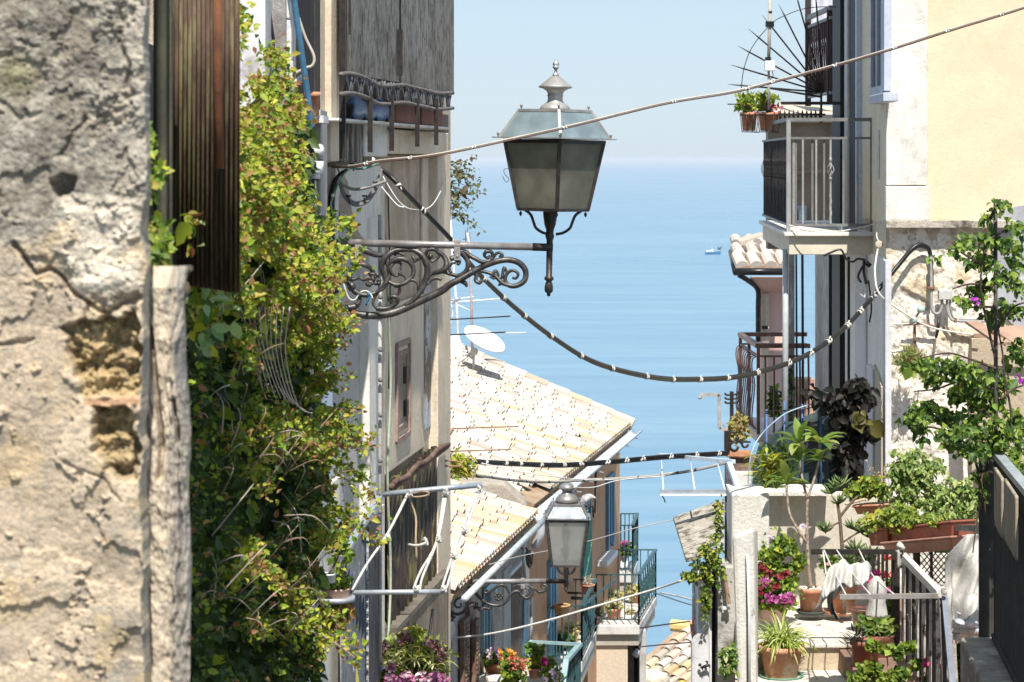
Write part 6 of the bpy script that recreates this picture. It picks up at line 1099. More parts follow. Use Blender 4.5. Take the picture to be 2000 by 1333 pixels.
# ============================================================ PINK HOUSE, BROWN BALCONY, PIPES
def pink_house():
    o = thing('house', V((3.4, 33, CZ-12)), 'small pink house with black gutter and cream tile roof, left of the pale downpipe', 'house'); pk = mat('pink_render', (.62, .42, .38), (.66, .46, .42), 1.5, bump=.1, fine=.08)
    y = 33.0; b = MB(); pbox(b, 1487, 1545, 560, 1100, y, .3); b.build('wall', pk, o)
    b = MB(); b.hexa([P(1489, 572, y), P(1545, 572, y), P(1545, 572, y+1), P(1478, 572, y+1)], [P(1463, 541, y-.5), P(1545, 541, y-.5), P(1545, 541, y+1), P(1463, 541, y+1)]); b.build('curved_eave', pk, o, bevel=.03)
    b = MB(); b.tube([P(1435, 531, y-.6), P(1532, 531, y-.6)], .045, 8); b.tube([P(1437, 533, y-.6), P(1428, 492, y+1.4)], .04, 8); b.tube([P(1444, 538, y-.55), P(1462, 549, y-.4), P(1480, 566, y-.1), P(1481, 600, y-.1), P(1481, 668, y-.1)], .035, 8, k=4); b.build('gutter', BLACK, o)
    b = MB(); random.seed(3)
    e = V((1, 0, 0))
    for i in range(4):
        for j in range(3):
            p = P(1450+i*28-j*2, 522-j*17, y-.5+j*.5); b.tube([p, p+V((-.03, .5, .13))], [.085, .07], 10, c=random.choice(CREAM), sm=False)
    for (u0, v0, u1, v1) in ((1438, 480, 1486, 464), (1436, 500, 1478, 478), (1446, 506, 1500, 486), (1480, 478, 1530, 462), (1490, 492, 1532, 478)): b.tube([P(u0, v0, y+.5), P(u1, v1, y+.9)], [.085, .07], 10, c=random.choice(CREAM), sm=False)
    b.build('roof_tiles', TILE, o); b = MB(); b.hexa([P(1436, 530, y-.5), P(1540, 530, y-.5), P(1540, 530, y+1), P(1436, 530, y+1)], [P(1440, 520, y-.5), P(1540, 520, y-.5), P(1540, 470, y+1), P(1436, 478, y+1)]); b.build('roof_deck', mat('roof_deck', (.3, .2, .13)), o)
    b = MB(); pbox(b, 1489, 1502, 575, 1000, y-.06, .1); b.build('cream_strip', mat('cream_strip', (.6, .52, .42)), o)
    b = MB(); b.beam(P(1488, 640, y-.1), P(1500, 640, y-.1), .04); b.build('wall_bracket', IRON, o)
pink_house()
def pipes():
    o = thing('gate_posts', P(1555, 960, 27.2), 'weathered grey post with two tall black poles beside the pale downpipe', 'posts')
    b = MB(); pbox(b, 1541, 1552, 486, 1000, 27.4, .12); b.build('grey_post', mat('grey_weathered_pilaster', (.4, .38, .35)), o)
    for u in (1555, 1567): b = MB(); b.tube([P(u, 486, 27.2), P(u+1, 700, 27.2), P(u+1, 1000, 27.2)], .011 if u == 1555 else .014, 8); b.build('black_pole', BLACK, o)
    b = MB(); pbox(b, 1552, 1592, 742, 1000, 31, .4); b.build('brick_wall', mat('pink_brick', (.45, .27, .2), (.36, .22, .17), 7, stain=(.6, .45, .35), ssc=6, bump=.4), label='low pinkish brick wall seen between the black poles', cat='wall')
    pts = [P(u, v, 30) for u, v in [(random.choice((1508, 1512, 1516, 1541))+random.gauss(0, 6), random.uniform(760, 850)) for _ in range(420)]]; leaves('climbing_ivy', pts, .06, G_DARK+G_FRESH[:2], label='small dark leafy plants on the brown balcony in front of the pink wall', cat='plant')
    pts = [P(1541+random.gauss(0, 3.5), random.uniform(720, 850), 27) for _ in range(350)]; leaves('climbing_ivy', pts, .035, G_DARK+G_FRESH[:1], label='narrow ivy climbing the weathered grey post', cat='plant')
pipes()
def brown_balcony():
    br = mat('brown_iron_rail', (.17, .08, .055), (.24, .13, .1), 9, rough=.45, bump=.08, metal=.2); o = thing('balcony', P(1500, 870, 28), 'brown iron balcony with bulging bars in front of the pink house', 'balcony')
    X = lambda u, y: (u-1000)/F*y; yn, yf = 27.4, 29.2; zf = zat(848, yn); zr = zat(676, yn); nl, nr, fl, fr = V((X(1481, yn), yn, zf)), V((X(1582, yn), yn, zf)), V((X(1446, yf), yf, zf)), V((X(1576, yf), yf, zf)); z = V((0, 0, 1)); h = zr-zf
    b = MB(); i = V((-.02, -.03, 0)); b.hexa([p+i-z*.09 for p in (nl, nr, fr, fl)], [p+i for p in (nl, nr, fr, fl)]); b.build('slab', mat('marble_pink', (.62, .56, .52), (.6, .48, .42), 3), o, bevel=.01)
    b = MB()
    for A, B in ((nl, nr), (nl, fl), (fl, fr)): b.beam(A+z*h, B+z*h, .06, .045); b.beam(A+z*(h-.11), B+z*(h-.11), .02)
    for p in (nl, fl, nl.lerp(fl, .5)): b.beam(p, p+z*h, .035)
    b.build('handrail', br, o)
    for k in range(10):
        p = nl.lerp(fl, (k+.4)/10); b = MB(); q = lambda dx, dz: p+V((dx, 0, dz)); b.tube([q(.0, h-.12), q(-.05, h-.14), q(-.06, h-.25), q(-.03, h*.55), q(-.06, .2), q(-.04, .06), q(.0, .05)], .0075, 6, k=3); b.build('bulging_bar', br, o)
    for k in range(6): p = nl.lerp(nr, (k+.8)/6); b = MB(); b.tube([p+z*(h-.11), p+V((0, -.03, h-.3)), p+V((0, -.03, .15)), p+z*.02], .011, 6, k=3); b.build('front_bar', br, o)
brown_balcony()
b = MB(); bar = [(1366, 772), (1405, 771), (1405, 838), (1424, 841)]
for a, q in zip(bar, bar[1:]): b.beam(P(*a, 24), P(*q, 24), .03)
b.beam(P(1406, 822, 24), P(1420, 840, 24), .012); b.ball(P(1367, 777, 24), .018); b.build('angled_arm', mat('worn_grey_arm', (.3, .28, .27), (.45, .42, .4), 12, rough=.6), label='empty grey L shaped arm sticking out over the water', cat='arm')
b = MB(); b.beam(P(1429, 765, 24.5), P(1429, 845, 24.5), .035)
for dv in (768, 776, 784): b.tube([P(1416, dv, 24.5), P(1420, dv+4, 24.5), P(1440, dv+2, 24.5), P(1442, dv-4, 24.5)], .01, 6, k=3)
b.build('insulator_pole', IRON, label='short dark pole with curled insulator hooks beside the brown balcony', cat='pole')
pts = ell(P(1441, 836, 23.5), (.085, .08, .12), 500, 0); leaves('dry_plant', pts, .045, [(.4, .36, .12), (.25, .24, .08), (.35, .25, .1)], label='small dry yellowish plant beside the brown balcony corner', cat='plant')
def ledge_block():
    o = thing('wall_end', P(1445, 1000, 22), 'wall end with terracotta coping and scrolled black bracket, above the dark post', 'wall'); y = 22
    b = MB(); b.hexa([P(1417, 893, y), P(1466, 895, y), P(1466, 895, y+.3), P(1417, 893, y+.3)], [P(1417, 878, y), P(1466, 880, y), P(1466, 880, y+.3), P(1417, 878, y+.3)]); b.build('coping', TERRA, o, bevel=.012)
    b = MB(); pbox(b, 1430, 1475, 893, 925, y+.04, .3); b.build('brown_block', mat('stained_brown', (.14, .09, .065), (.3, .24, .2), 6, bump=.5), o); b = MB(); pbox(b, 1433, 1468, 922, 968, y-.02, .3); b.build('white_block', mat('white_strip', (.74, .72, .66)), o, bevel=.01)
    b = MB(); b.beam(P(1420, 842, y), P(1420, 880, y), .05)
    for c, r in (((1432, 853), 9), ((1434, 872), 8), ((1455, 868), 6)): b.tube([P(c[0]+r*math.cos(t), c[1]+r*math.sin(t), y) for t in np.linspace(0, 5.6, 14)], .01, 6)
    b.beam(P(1420, 862, y), P(1466, 864, y), .015); b.build('scroll_bracket', IRON, o)
ledge_block()
def rack_right():
    o = thing('clothes_rack', P(1365, 965, 21), 'white and blue grey clothes rack projecting left over the sea at right', 'clothes rack'); bl = mat('blue_grey_tube', (.3, .35, .41)); wm = mat('pale_blue_white', (.6, .68, .76), (.5, .58, .68), 9, rough=.5)
    b = MB(); b.beam(P(1287, 889, 21.6), P(1433, 902, 20.6), .035, .03); b.build('back_bar', wm, o); b = MB(); b.beam(P(1289, 962, 20.4), P(1450, 962, 20.4), .03, .045); b.build('front_bar', bl, o); b = MB(); b.beam(P(1289, 967, 20.38), P(1450, 967, 20.38), .035, .012); b.build('bar_edge', WHITE, o)
    for a, q in (((1291, 885, 21.6), (1296, 965, 20.4)), ((1348, 896, 21.2), (1358, 965, 20.4)), ((1401, 903, 20.8), (1416, 958, 20.4))): b = MB(); b.tube([P(*a), P(*q)], .0075, 8); b.build('rod', wm, o)
    b = MB(); b.beam(P(1424, 905, 20.5), P(1443, 960, 20.3), .04, .03); b.build('side_bar', wm, o); b = MB(); b.tube([P(1292, 968, 20.4), P(1297, 975, 20.4), P(1299, 982, 20.4)], .005, 5, k=3); b.build('hook', IRON, o)
rack_right()
# ============================================================ TERRACE AND STEPS, lower right
def strapplant(o, c, n, L, wd, cols, spread=1.0, up=.6, droop=1.6, name='foliage', seg=6, fold=.25, mid=.35, m=LEAF, jit=.02, flat=None):
    b = MB(); c = V(c)
    for k in range(n):
        a = random.uniform(0, 2*math.pi); e = random.uniform(.1, 1)*spread; d = V((math.cos(a)*e, math.sin(a)*e, up+random.uniform(0, .5)))
        if flat: d = d+V(flat)
        f = random.uniform(.75, 1.25); cc = random.choice(cols); b.strap(c+V((random.gauss(0, jit), random.gauss(0, jit), 0)), d, L*random.uniform(.6, 1.1), wd, droop*random.uniform(.6, 1.3), seg, tuple(x*f for x in cc), fold=fold, mid=mid)
    return b.build(name, m, o)
def terrace():
    fl = mat('speckled_stone', (.66, .62, .55), (.56, .52, .45), 5, stain=(.2, .17, .14), ssc=14, slo=.58, shi=.64, bump=.4, bsc=50)
    ter = mat('terrazzo', (.5, .4, .27), (.58, .48, .34), 6, stain=(.16, .11, .08), ssc=22, slo=.58, shi=.64, bump=.4, bsc=60); z1, z2 = CZ-3.51, CZ-3.70
    xl = P(1470, 0, 18).x; o = thing('steps', V((xl+.5, 18.3, CZ-5)), 'speckled stone terrace steps carrying the flower pots at the lower right', 'steps')
    b = MB(); b.box((xl, 18.5, z1-.03), (P(1700, 0, 18.5).x, 20.2, z1)); b.build('tread', fl, o, bevel=.008); b = MB(); b.box((xl, 18.53, z2-.2), (P(1700, 0, 18.5).x, 20.2, z1-.032)); b.build('riser', ter, o)
    b = MB(); b.box((xl, 18.07, z2-.04), (P(1720, 0, 18.5).x, 18.525, z2)); b.build('tread', fl, o, bevel=.008); b = MB(); b.box((xl, 18.1, z2-1.5), (P(1720, 0, 18.5).x, 18.5, z2-.042)); b.build('riser', ter, o)
    b = MB(); b.box((P(1640, 0, 18.5).x, 15.6, z1-.6), (5.2, 20.9, z1-.04)); b.build('terrace_floor', mat('terrace_tiles', (.3, .17, .11), (.2, .12, .09), 4, stain=(.1, .07, .05), ssc=3, bump=.3), kind='structure')
    cw = mat('cream_garden_wall', (.6, .55, .45), (.55, .5, .41), 1.5, stain=(.4, .36, .3), ssc=2, streak=True, slo=.55, shi=.68, bump=.35)
    rw = mat('rough_white_stucco', (.7, .67, .61), (.6, .57, .51), 4, stain=(.22, .2, .18), ssc=9, slo=.62, shi=.68, bump=.55, bsc=45)
    o = thing('garden_wall', P(1560, 1200, 20), 'cream garden wall behind the potted trees, with rough white stuccoed end', 'wall')
    b = MB(); pbox(b, 1490, 1745, 968, 1230, 20.15, .25); b.build('wall', cw, o); b = MB(); pbox(b, 1429, 1503, 964, 1240, 19.6, .45); b.build('stucco_end', rw, o, bevel=.02)
    b = MB(); pbox(b, 1428, 1620, 962, 969, 19.98, .5); b.build('coping', rw, o)
    b = MB(); pbox(b, 1612, 1632, 1078, 1115, 20.14, .02); b.build('dark_patch', mat('dark_patch_grey', (.3, .28, .25), (.2, .19, .17), 9), o)  # small darker rectangle on the wall
    o = thing('pillar', P(1456, 1400, 18.2), 'rough white rounded pillar with a thin white pipe, left of the steps', 'pillar'); y = 18.0
    b = MB(); b.hexa([P(1444, 1420, y), P(1481, 1420, y), P(1481, 1420, y+.7), P(1444, 1420, y+.7)], [P(1430, 1045, y), P(1473, 1030, y), P(1480, 1030, y+.7), P(1432, 1045, y+.7)]); b.build('shaft', rw, o, bevel=.03)
    b = MB(); b.tube([P(1460, 1084, y-.04), P(1463, 1200, y-.04), P(1464, 1400, y-.04)], .0095, 8); b.build('white_pipe', WHITE, o); b = MB(); b.tube([P(1457, 1086, y-.02), P(1459, 1200, y-.02), P(1460, 1400, y-.02)], .003, 5); b.build('black_lead', BLACK, o)
    # left of the pillar: posts, leaning roof, white door wall
    o = thing('outbuilding', P(1400, 1400, 19.5), 'narrow whitewashed outbuilding with dark doorway and an animal ornament, below the board roof', 'building'); y = 19.4
    b = MB(); b.hexa([P(1350, 1400, y), P(1389, 1400, y), P(1389, 1400, y+.8), P(1350, 1400, y+.8)], [P(1349, 1250, y), P(1385, 1212, y), P(1385, 1212, y+.8), P(1349, 1250, y+.8)]); b.build('white_wall', mat('whitewash_blue', (.68, .68, .7), (.58, .57, .58), 3, stain=(.35, .33, .32), ssc=3, bump=.2), o, bevel=.03)
    b = MB(); pbox(b, 1364, 1390, 1120, 1400, y+.1, .4); b.build('door_jamb', mat('whitewash_blue', (.68, .68, .7)), o); b = MB(); pbox(b, 1390, 1402, 1120, 1400, y+.3, .4); b.build('doorway', mat('dark_doorway', (.01, .009, .009)), o)
    b = MB(); pbox(b, 1402, 1436, 1110, 1400, y+.05, .5); b.build('grey_wall', mat('grey_pitted', (.5, .48, .44), (.4, .38, .35), 5, stain=(.18, .16, .14), ssc=5, bump=.6), o)
    b = MB(); b.beam(P(1411, 1188, y), P(1426, 1188, y), .03, .02); b.build('white_bracket', WHITE, o); b = MB(); b.beam(P(1412, 1105, y), P(1425, 1180, y-.05), .028, .012); b.build('rust_strut', mat('rust_rod', (.25, .14, .09)), o)
    def gecko():
        y = 19.36; b = MB(); b.tube([P(1368, 1305, y), P(1374, 1303, y), P(1382, 1300, y), P(1387, 1301, y)], [.008, .012, .012, .006], 8, k=3); b.ball(P(1367, 1299, y), .013, 8); b.tube([P(1382, 1300, y), P(1381, 1294, y), P(1378, 1292, y)], .006, 6, k=3); b.tube([P(1371, 1304, y), P(1373, 1310, y)], .005, 5); b.tube([P(1385, 1301, y), P(1387, 1305, y)], .005, 5); b.ball(P(1381, 1293, y), .009, 6)
        b.build('animal_ornament', BLACK, o)
    gecko()
    b = MB(); b.beam(P(1425, 900, 21), P(1425, 1120, 20.6), .075, .06, up=(0, 1, 0)); b.tube([P(1434, 1000, 20.5), P(1436, 1120, 20.3), P(1441, 1230, 20.2)], .018, 7); b.build('dark_post', mat('dark_blue_timber', (.035, .04, .05), (.08, .08, .09), 9, streak=True, bump=.4), label='dark tall timber post beside the rough white stucco end', cat='post')
    o = thing('board_roof', P(1370, 1088, 20.5), 'small slanting roof of weathered grey boards above the hanging leaves', 'roof')
    q = [(1315, 1010, 20.8), (1414, 974, 20.8), (1414, 1066, 19.6), (1340, 1087, 19.6)]; wd = mat('mossy_boards', (.5, .45, .37), (.36, .32, .27), 12, stain=(.12, .11, .08), ssc=9, slo=.5, shi=.56, bump=.9, bsc=30)
    for i, (a, c) in enumerate(((0, .24), (.255, .5), (.515, .76), (.775, 1))):
        A, B, C_, D = [P(*p) for p in q]; e1, e2, e3, e4 = A.lerp(D, a), B.lerp(C_, a), B.lerp(C_, c), A.lerp(D, c); b = MB(); d = V((0, 0, -.03)); b.hexa([p+d+V((0, 0, -.006*i)) for p in (e4, e3, e2, e1)], [p+V((0, 0, -.006*i)) for p in (e4, e3, e2, e1)]); b.build('board', wd, o, bevel=.004)
    pts = list(ell(P(1386, 1098, 19.3), (.11, .08, .15), 900, 0))+list(ell(P(1350, 1125, 19.3), (.08, .05, .04), 260, 0))+list(ell(P(1378, 1170, 19.3), (.035, .03, .16), 240, 0))+list(ell(P(1403, 1020, 19.4), (.03, .03, .2), 180, 0))
    leaves('hanging_creeper', pts, .032, G_YEL+G_DARK+G_FRESH, label='tangled small leaved creeper hanging under the slanting board roof', cat='plant'); pts = list(ell(P(1424, 1290, 17.9), (.06, .05, .12), 200, 0)); leaves('weed', pts, .045, G_PALE+G_FRESH, label='pale green weed growing at the foot of the pillar', cat='plant')
    b = MB(); b.tube([P(1355, 1085, 19.8), P(1354, 1212, 19.8)], .011, 8); b.build('white_pole', WHITE, label='slim white pole under the board roof holding the washing lines', cat='pole'); b = MB(); b.beam(P(1351, 1212, 19.8), P(1356, 1250, 19.7), .035, .02); b.build('bracket', mat('pink_rust', (.5, .28, .22)), label='pinkish rusty bracket at the foot of the white pole', cat='bracket'); b = MB(); b.tube([P(1362, 1090, 19.9), P(1364, 1240, 19.9)], .007, 7); b.build('dark_cable', BLACK, label='dark cable running down beside the slim white pole', cat='cable')
terrace()
def planter(o, q, bot, y0, y1, h, m, name='planter', soil=True):
    """q: left and right rim positions, y0 and y1 their distances; a long tapered trough"""
    (u0, v0), (u1, v1) = q; A, B = P(u0, v0, y0), P(u1, v1, y1); d = (B-A); n = V((-d.y, d.x, 0)).normalized()*.2; z = V((0, 0, -h)); i = d.normalized()*bot
    b = MB(); lo = [A+i+n*.15+z, B-i+n*.15+z, B-i+n*.85+z, A+i+n*.85+z]; hi = [A, B, B+n, A+n]; b.hexa(lo, hi); up = V((0, 0, .018)); ou = n.normalized()*.012; dd = d.normalized()*.012
    b.hexa([A-ou-dd, B-ou+dd, B+n+ou+dd, A+n+ou-dd], [p+up for p in (A-ou-dd, B-ou+dd, B+n+ou+dd, A+n+ou-dd)]); b.build(name, m, o, bevel=.008)
    if soil: b = MB(); b.hexa([A+n*.1+up, B+n*.1+up, B+n*.9+up, A+n*.9+up], [p+up*1.4 for p in (A+n*.1, B+n*.1, B+n*.9, A+n*.9)]); b.build('soil', SOIL, o)
    return (A+B)/2+n*.5
def garden():
    # spider plant
    o, top, r = pot('potted_plant', 1526, 1322, 18.28, 90, 62, 62, TERRA, 'round terracotta pot with green saucer and bright striped spider plant on the lower step', 'potted plant', saucer=GREENPL)
    strapplant(o, top, 190, .3, .017, [(.42, .48, .12), (.3, .4, .07), (.55, .58, .28), (.22, .34, .05)], 1.0, .8, 2.1, jit=.04)
    # pelargonium
    o, top, r = pot('potted_plant', 1508, 1212, 19.1, 66, 50, 34, mat('pink_clay', (.55, .36, .28), (.6, .42, .34), 8), 'geranium with magenta and dark red flowers in a pale clay pot on the landing', 'potted plant')
    k = 19/F; c = P(1522, 1110, 19.2); leaves('foliage', list(ell(c, (46*k, 30*k, 62*k), 2000, .1))+list(ell(P(1510, 1165, 19), (40*k, 25*k, 28*k), 900, .1)), .034, G_FRESH+G_YEL[:2]+[(.3, .4, .06)], o, wid=1.0, axis=(0, -.3, .1), svar=.3)
    for (u, v, rr, cc) in ((1492, 1136, 12, 1), (1528, 1170, 12, 1), (1505, 1168, 14, 1), (1537, 1167, 13, 1), (1483, 1105, 9, 0), (1503, 1120, 10, 0), (1522, 1126, 9, 0), (1515, 1145, 9, 0), (1535, 1120, 7, 0), (1490, 1112, 8, 0), (1484, 1152, 8, 0)):
        leaves('flower', ell(P(u, v, 18.85), (rr*k, rr*k*.6, rr*k*.8), 46 if cc else 26, 0), .022, [(.42, .07, .28), (.5, .16, .4), (.3, .03, .17)] if cc else [(.2, .015, .025), (.26, .03, .04)], o, wid=1.0, m=PETAL)
    for (u, v) in ((1507, 1050), (1569, 1026)): leaves('flower', ell(P(u, v, 18.95), (.014, .014, .012), 26, 0), .018, [(.62, .5, .6)], o, wid=1, m=PETAL)
    # two stemmed tree
    o, top, r = pot('potted_tree', 1584, 1196, 19.5, 50, 42, 48, TERRA, 'young bare stemmed tree with big glossy leaf whorls in a terracotta pot with pale pebbles', 'potted tree', saucer=mat('dark_saucer', (.06, .08, .07)))
    y = 19.5; b = MB(); b.tube([top, P(1578, 1090, y), P(1576, 1000, y), P(1578, 975, y)], [.016, .013, .011, .01], 8, k=4); b.tube([P(1577, 1062, y), P(1545, 1012, y), P(1538, 975, y), P(1536, 948, y)], [.012, .01, .009], 8, k=4); b.tube([P(1577, 975, y), P(1566, 930, y), P(1562, 880, y), P(1560, 868, y)], [.01, .008], 8, k=4); b.tube([P(1577, 975, y), P(1592, 930, y), P(1600, 895, y), P(1600, 868, y)], [.01, .008], 8, k=4); b.build('trunk', mat('spotted_bark', (.28, .19, .13), (.5, .42, .34), 40, bump=.5, bsc=90), o)
    b = MB()
    for k_ in range(36): b.ball(top+V((random.uniform(-.075, .075), random.uniform(-.07, .07), .012)), random.uniform(.01, .018), 6, sc=(1, 1, .6))
    b.build('pebbles', mat('white_pebbles', (.7, .68, .64), (.5, .47, .43), 20), o)
    for (u, v, n, L, cs) in ((1536, 948, 9, .24, 0), (1560, 868, 9, .22, 1), (1600, 868, 11, .24, 0), (1600, 900, 7, .22, 1), (1562, 905, 6, .2, 1)):
        b = MB(); c = P(u, v, y)
        for k_ in range(n): a = 2*math.pi*k_/n+random.random()*.5; e = random.choice((.35, 1, 1.2)); b.strap(c, V((math.cos(a)*e, math.sin(a)*e*.7, random.uniform(.4, 1.3))), L*random.uniform(.75, 1.1), .075, random.uniform(.7, 1.9), 7, random.choice([(.13, .22, .04), (.2, .3, .06), (.09, .16, .03), (.3, .36, .1)]), fold=.18, mid=.55)
        b.build('leaf_whorl', LEAF, o)
    # pots further right
    o, top, r = pot('potted_plant', 1643, 1196, 19.5, 66, 52, 56, TERRA, 'orange clay pot and saucer half covered by the hanging cloth', 'potted plant', saucer=TERRA); leaves('foliage', ell(P(1640, 1105, 19.6), (.12, .08, .05), 260, 0), .06, G_FRESH+[(.5, .25, .2)], o, wid=.8)
    o, top, r = pot('clay_jar', 1682, 1224, 19.0, 46, 30, 36, TERRAD, 'small dark rounded clay jar behind the big glazed pot', 'jar', rim=1)
    c = P(1714, 1300, 18.3); o = thing('potted_plant', c, 'big dark glazed pot with greenery beside the gate', 'potted plant'); k = 18.3/F; b = MB(); b.lathe(c, [(20*k, 0), (26*k, 8*k), (33*k, 30*k), (33*k, 45*k), (31*k, 54*k), (34*k, 60*k), (32*k, 62*k), (28*k, 58*k), (.01, 56*k)], 28); b.build('pot', TERRAD, o)
    leaves('foliage', ell(P(1712, 1225, 18.3), (.12, .1, .07), 520, 0), .05, G_FRESH+G_PALE[:2], o, wid=.6, axis=(0, 0, .3)); leaves('trailing_foliage', ell(P(1738, 1180, 18.6), (.04, .05, .2), 260, 0), .04, G_FRESH, o, wid=.5)
    leaves('flower', np.concatenate([ell(P(u, v, 18.4), (.03, .02, .02), 24, 0) for u, v in ((1712, 1122), (1695, 1130), (1728, 1152), (1700, 1150))]), .03, [(.5, .04, .3), (.4, .02, .12)], o, wid=.9, m=PETAL)
    leaves('red_flower', np.concatenate([ell(P(u, v, 18.7), (.03, .02, .02), 30, 0) for u, v in ((1732, 1087), (1730, 1122))]), .028, [(.5, .02, .03)], o, wid=.9, m=PETAL)
    o, top, r = pot('potted_plant', 1690, 1300, 17.9, 60, 50, 50, BROWNPL, 'brown plastic pot with dark fleshy rosette plant leaning over the step', 'potted plant'); b = MB()
    for k_ in range(46): a = random.uniform(0, 6.28); b.strap(P(1668, 1250, 17.9)+V((random.gauss(0, .02), 0, random.gauss(0, .03))), (math.cos(a)*1.1-.5, math.sin(a)*.5, random.uniform(-1, .6)), .1, .016, -.8, 5, random.choice([(.03, .015, .015), (.2, .15, .12), (.5, .44, .38), (.06, .05, .03)]), mid=.6)
    b.build('foliage', LEAF, o)
    # front geraniums
    o = thing('geranium', P(1720, 1420, 17.2), 'lobed bright green geranium leaves on pinkish stems at the bottom edge before the gate', 'plant'); y = 17.2
    for (u, v, rr) in ((1705, 1262, 14), (1732, 1270, 13), (1755, 1275, 15), (1770, 1265, 12), (1700, 1310, 26), (1730, 1325, 24), (1760, 1320, 20), (1680, 1330, 22), (1790, 1300, 10), (1820, 1325, 14), (1778, 1262, 10)): leaves('leaf_cluster', ell(P(u, v, y), (rr*y/F, .05, rr*y/F*.6), int(rr*6), 0), .036, G_FRESH+[(.33, .42, .08), (.28, .38, .06)], o, wid=1.0, axis=(0, -.4, .2), svar=.3)
    b = MB()
    for a, c, q in (((1745, 1400), (1735, 1310), (1732, 1275)), ((1760, 1400), (1756, 1330), (1754, 1285)), ((1790, 1400), (1775, 1330), (1820, 1275)), ((1820, 1275), (1838, 1262), (1842, 1240)), ((1740, 1370), (1800, 1320), (1832, 1290))): b.tube([P(*a, y), P(*c, y), P(*q, y)], [.007, .004], 6, k=4)
    b.build('stems', mat('pink_stem', (.3, .17, .12), (.42, .3, .22), 30), o); leaves('flower', np.concatenate([ell(P(u, v, y-.1), (.02, .02, .02), 20, 0) for u, v in ((1808, 1292), (1833, 1302))]), .028, [(.5, .04, .22)], o, wid=1, m=PETAL); leaves('yellow_leaves', ell(P(1808, 1187, 17.6), (.025, .02, .04), 16, 0), .07, [(.5, .42, .12), (.42, .4, .12)], o, wid=.4)
    # croton, net and dark shrub behind the wall
    o = thing('croton', P(1500, 965, 20.3), 'yellow-green spiky croton on the garden wall by the blue hoop', 'plant'); b = MB()
    for k_ in range(170): c = P(random.gauss(1502, 12), random.uniform(885, 955), 20.3); a = random.uniform(0, 6.28); b.strap(c, (math.cos(a), math.sin(a)*.6, random.uniform(-.5, .9)), random.uniform(.09, .16), .026, .5, 5, random.choice([(.42, .42, .04), (.33, .36, .04), (.5, .46, .08), (.2, .26, .04), (.1, .17, .03)]), mid=.5)
    b.build('foliage', LEAF, o)
    o = thing('palm_leaved_plant', P(1525, 965, 20.6), 'dark green strap leaved plant between the croton and the net', 'plant'); b = MB()
    for k_ in range(70): b.strap(P(random.gauss(1532, 14), random.uniform(880, 955), 20.5), (random.gauss(0, .5), random.gauss(0, .4), 1), random.uniform(.15, .27), .022, random.uniform(.1, 1.2), 6, random.choice(G_DARK+G_FRESH[:2]), mid=.4)
    b.build('foliage', LEAF, o)
    net = bpy.data.materials.new('shade_net'); net.use_nodes = True; N, L = net.node_tree.nodes, net.node_tree.links; bs = N['Principled BSDF']; bs.inputs['Base Color'].default_value = (.025, .05, .055, 1); bs.inputs['Roughness'].default_value = .8; tp = N.new('ShaderNodeBsdfTransparent'); mx = N.new('ShaderNodeMixShader'); tc = N.new('ShaderNodeTexCoord'); wv = N.new('ShaderNodeTexWave'); wv.bands_direction = 'Z'; wv.inputs['Scale'].default_value = 22; wv.inputs['Distortion'].default_value = 2
    L.new(tc.outputs['Object'], wv.inputs[0]); mr = N.new('ShaderNodeMapRange'); mr.inputs[3].default_value = .08; mr.inputs[4].default_value = .35; L.new(wv.outputs['Fac'], mr.inputs[0]); L.new(mr.outputs[0], mx.inputs[0]); L.new(bs.outputs[0], mx.inputs[1]); L.new(tp.outputs[0], mx.inputs[2]); L.new(mx.outputs[0], N['Material Output'].inputs[0])
    o = thing('shade_net_screen', P(1600, 965, 20.9), 'dark green shade net stretched on blue hoops behind the potted plants', 'net')
    def tn(u): return np.interp(u, [1466, 1480, 1500, 1535, 1600, 1650, 1690], [935, 872, 862, 826, 803, 790, 780])
    b = MB(); b.sheet(lambda s, t: P(1470+218*s, float(tn(1470+218*s))+(975-float(tn(1470+218*s)))*t, 21.0+.03*math.sin(s*14)+.02*math.sin(t*9+s*5)), 40, 12); b.build('net', net, o, th=.002)
    b = MB(); b.tube([P(1461, 962, 20.7), P(1462, 928, 20.7), P(1468, 885, 20.7), P(1485, 852, 20.8), P(1515, 822, 20.8), P(1545, 803, 20.9), P(1600, 787, 20.9), P(1665, 783, 20.95)], .0055, 8, k=5); b.build('hoop', mat('pale_blue_rod', (.3, .42, .55), (.4, .52, .62), 9, rough=.5), o)
    for u, v0 in ((1497, 800), (1532, 784), (1567, 790), (1603, 782), (1636, 782)): b = MB(); b.tube([P(u, v0, 20.95), P(u+1, 975, 20.9)], .009, 7); b.build('blue_rod', mat('blue_rod', (.06, .13, .3), (.09, .18, .36), 9, rough=.5), o)
    b = MB(); b.tube([P(1495, 804, 20.93), P(1560, 800, 20.93), P(1665, 786, 20.93)], .005, 6); b.build('cross_wire', IRON, o)
    o = thing('dark_leaved_shrub', P(1645, 965, 20.7), 'tall shrub with large purple-black leaves in the shade of the yellow house', 'shrub'); pts = []
    for (u, v, ru, rv, n) in ((1680, 745, 12, 12, 22), (1690, 775, 14, 20, 40), (1660, 775, 22, 18, 50), (1625, 785, 24, 18, 55), (1600, 775, 12, 10, 18), (1670, 810, 26, 26, 80), (1640, 815, 20, 14, 40), (1682, 850, 18, 20, 50), (1650, 870, 28, 30, 80), (1660, 910, 26, 26, 60), (1585, 765, 10, 8, 10)): pts += list(ell(P(u, v, 20.75), (ru*.0042, .1, rv*.0042), n, 0))
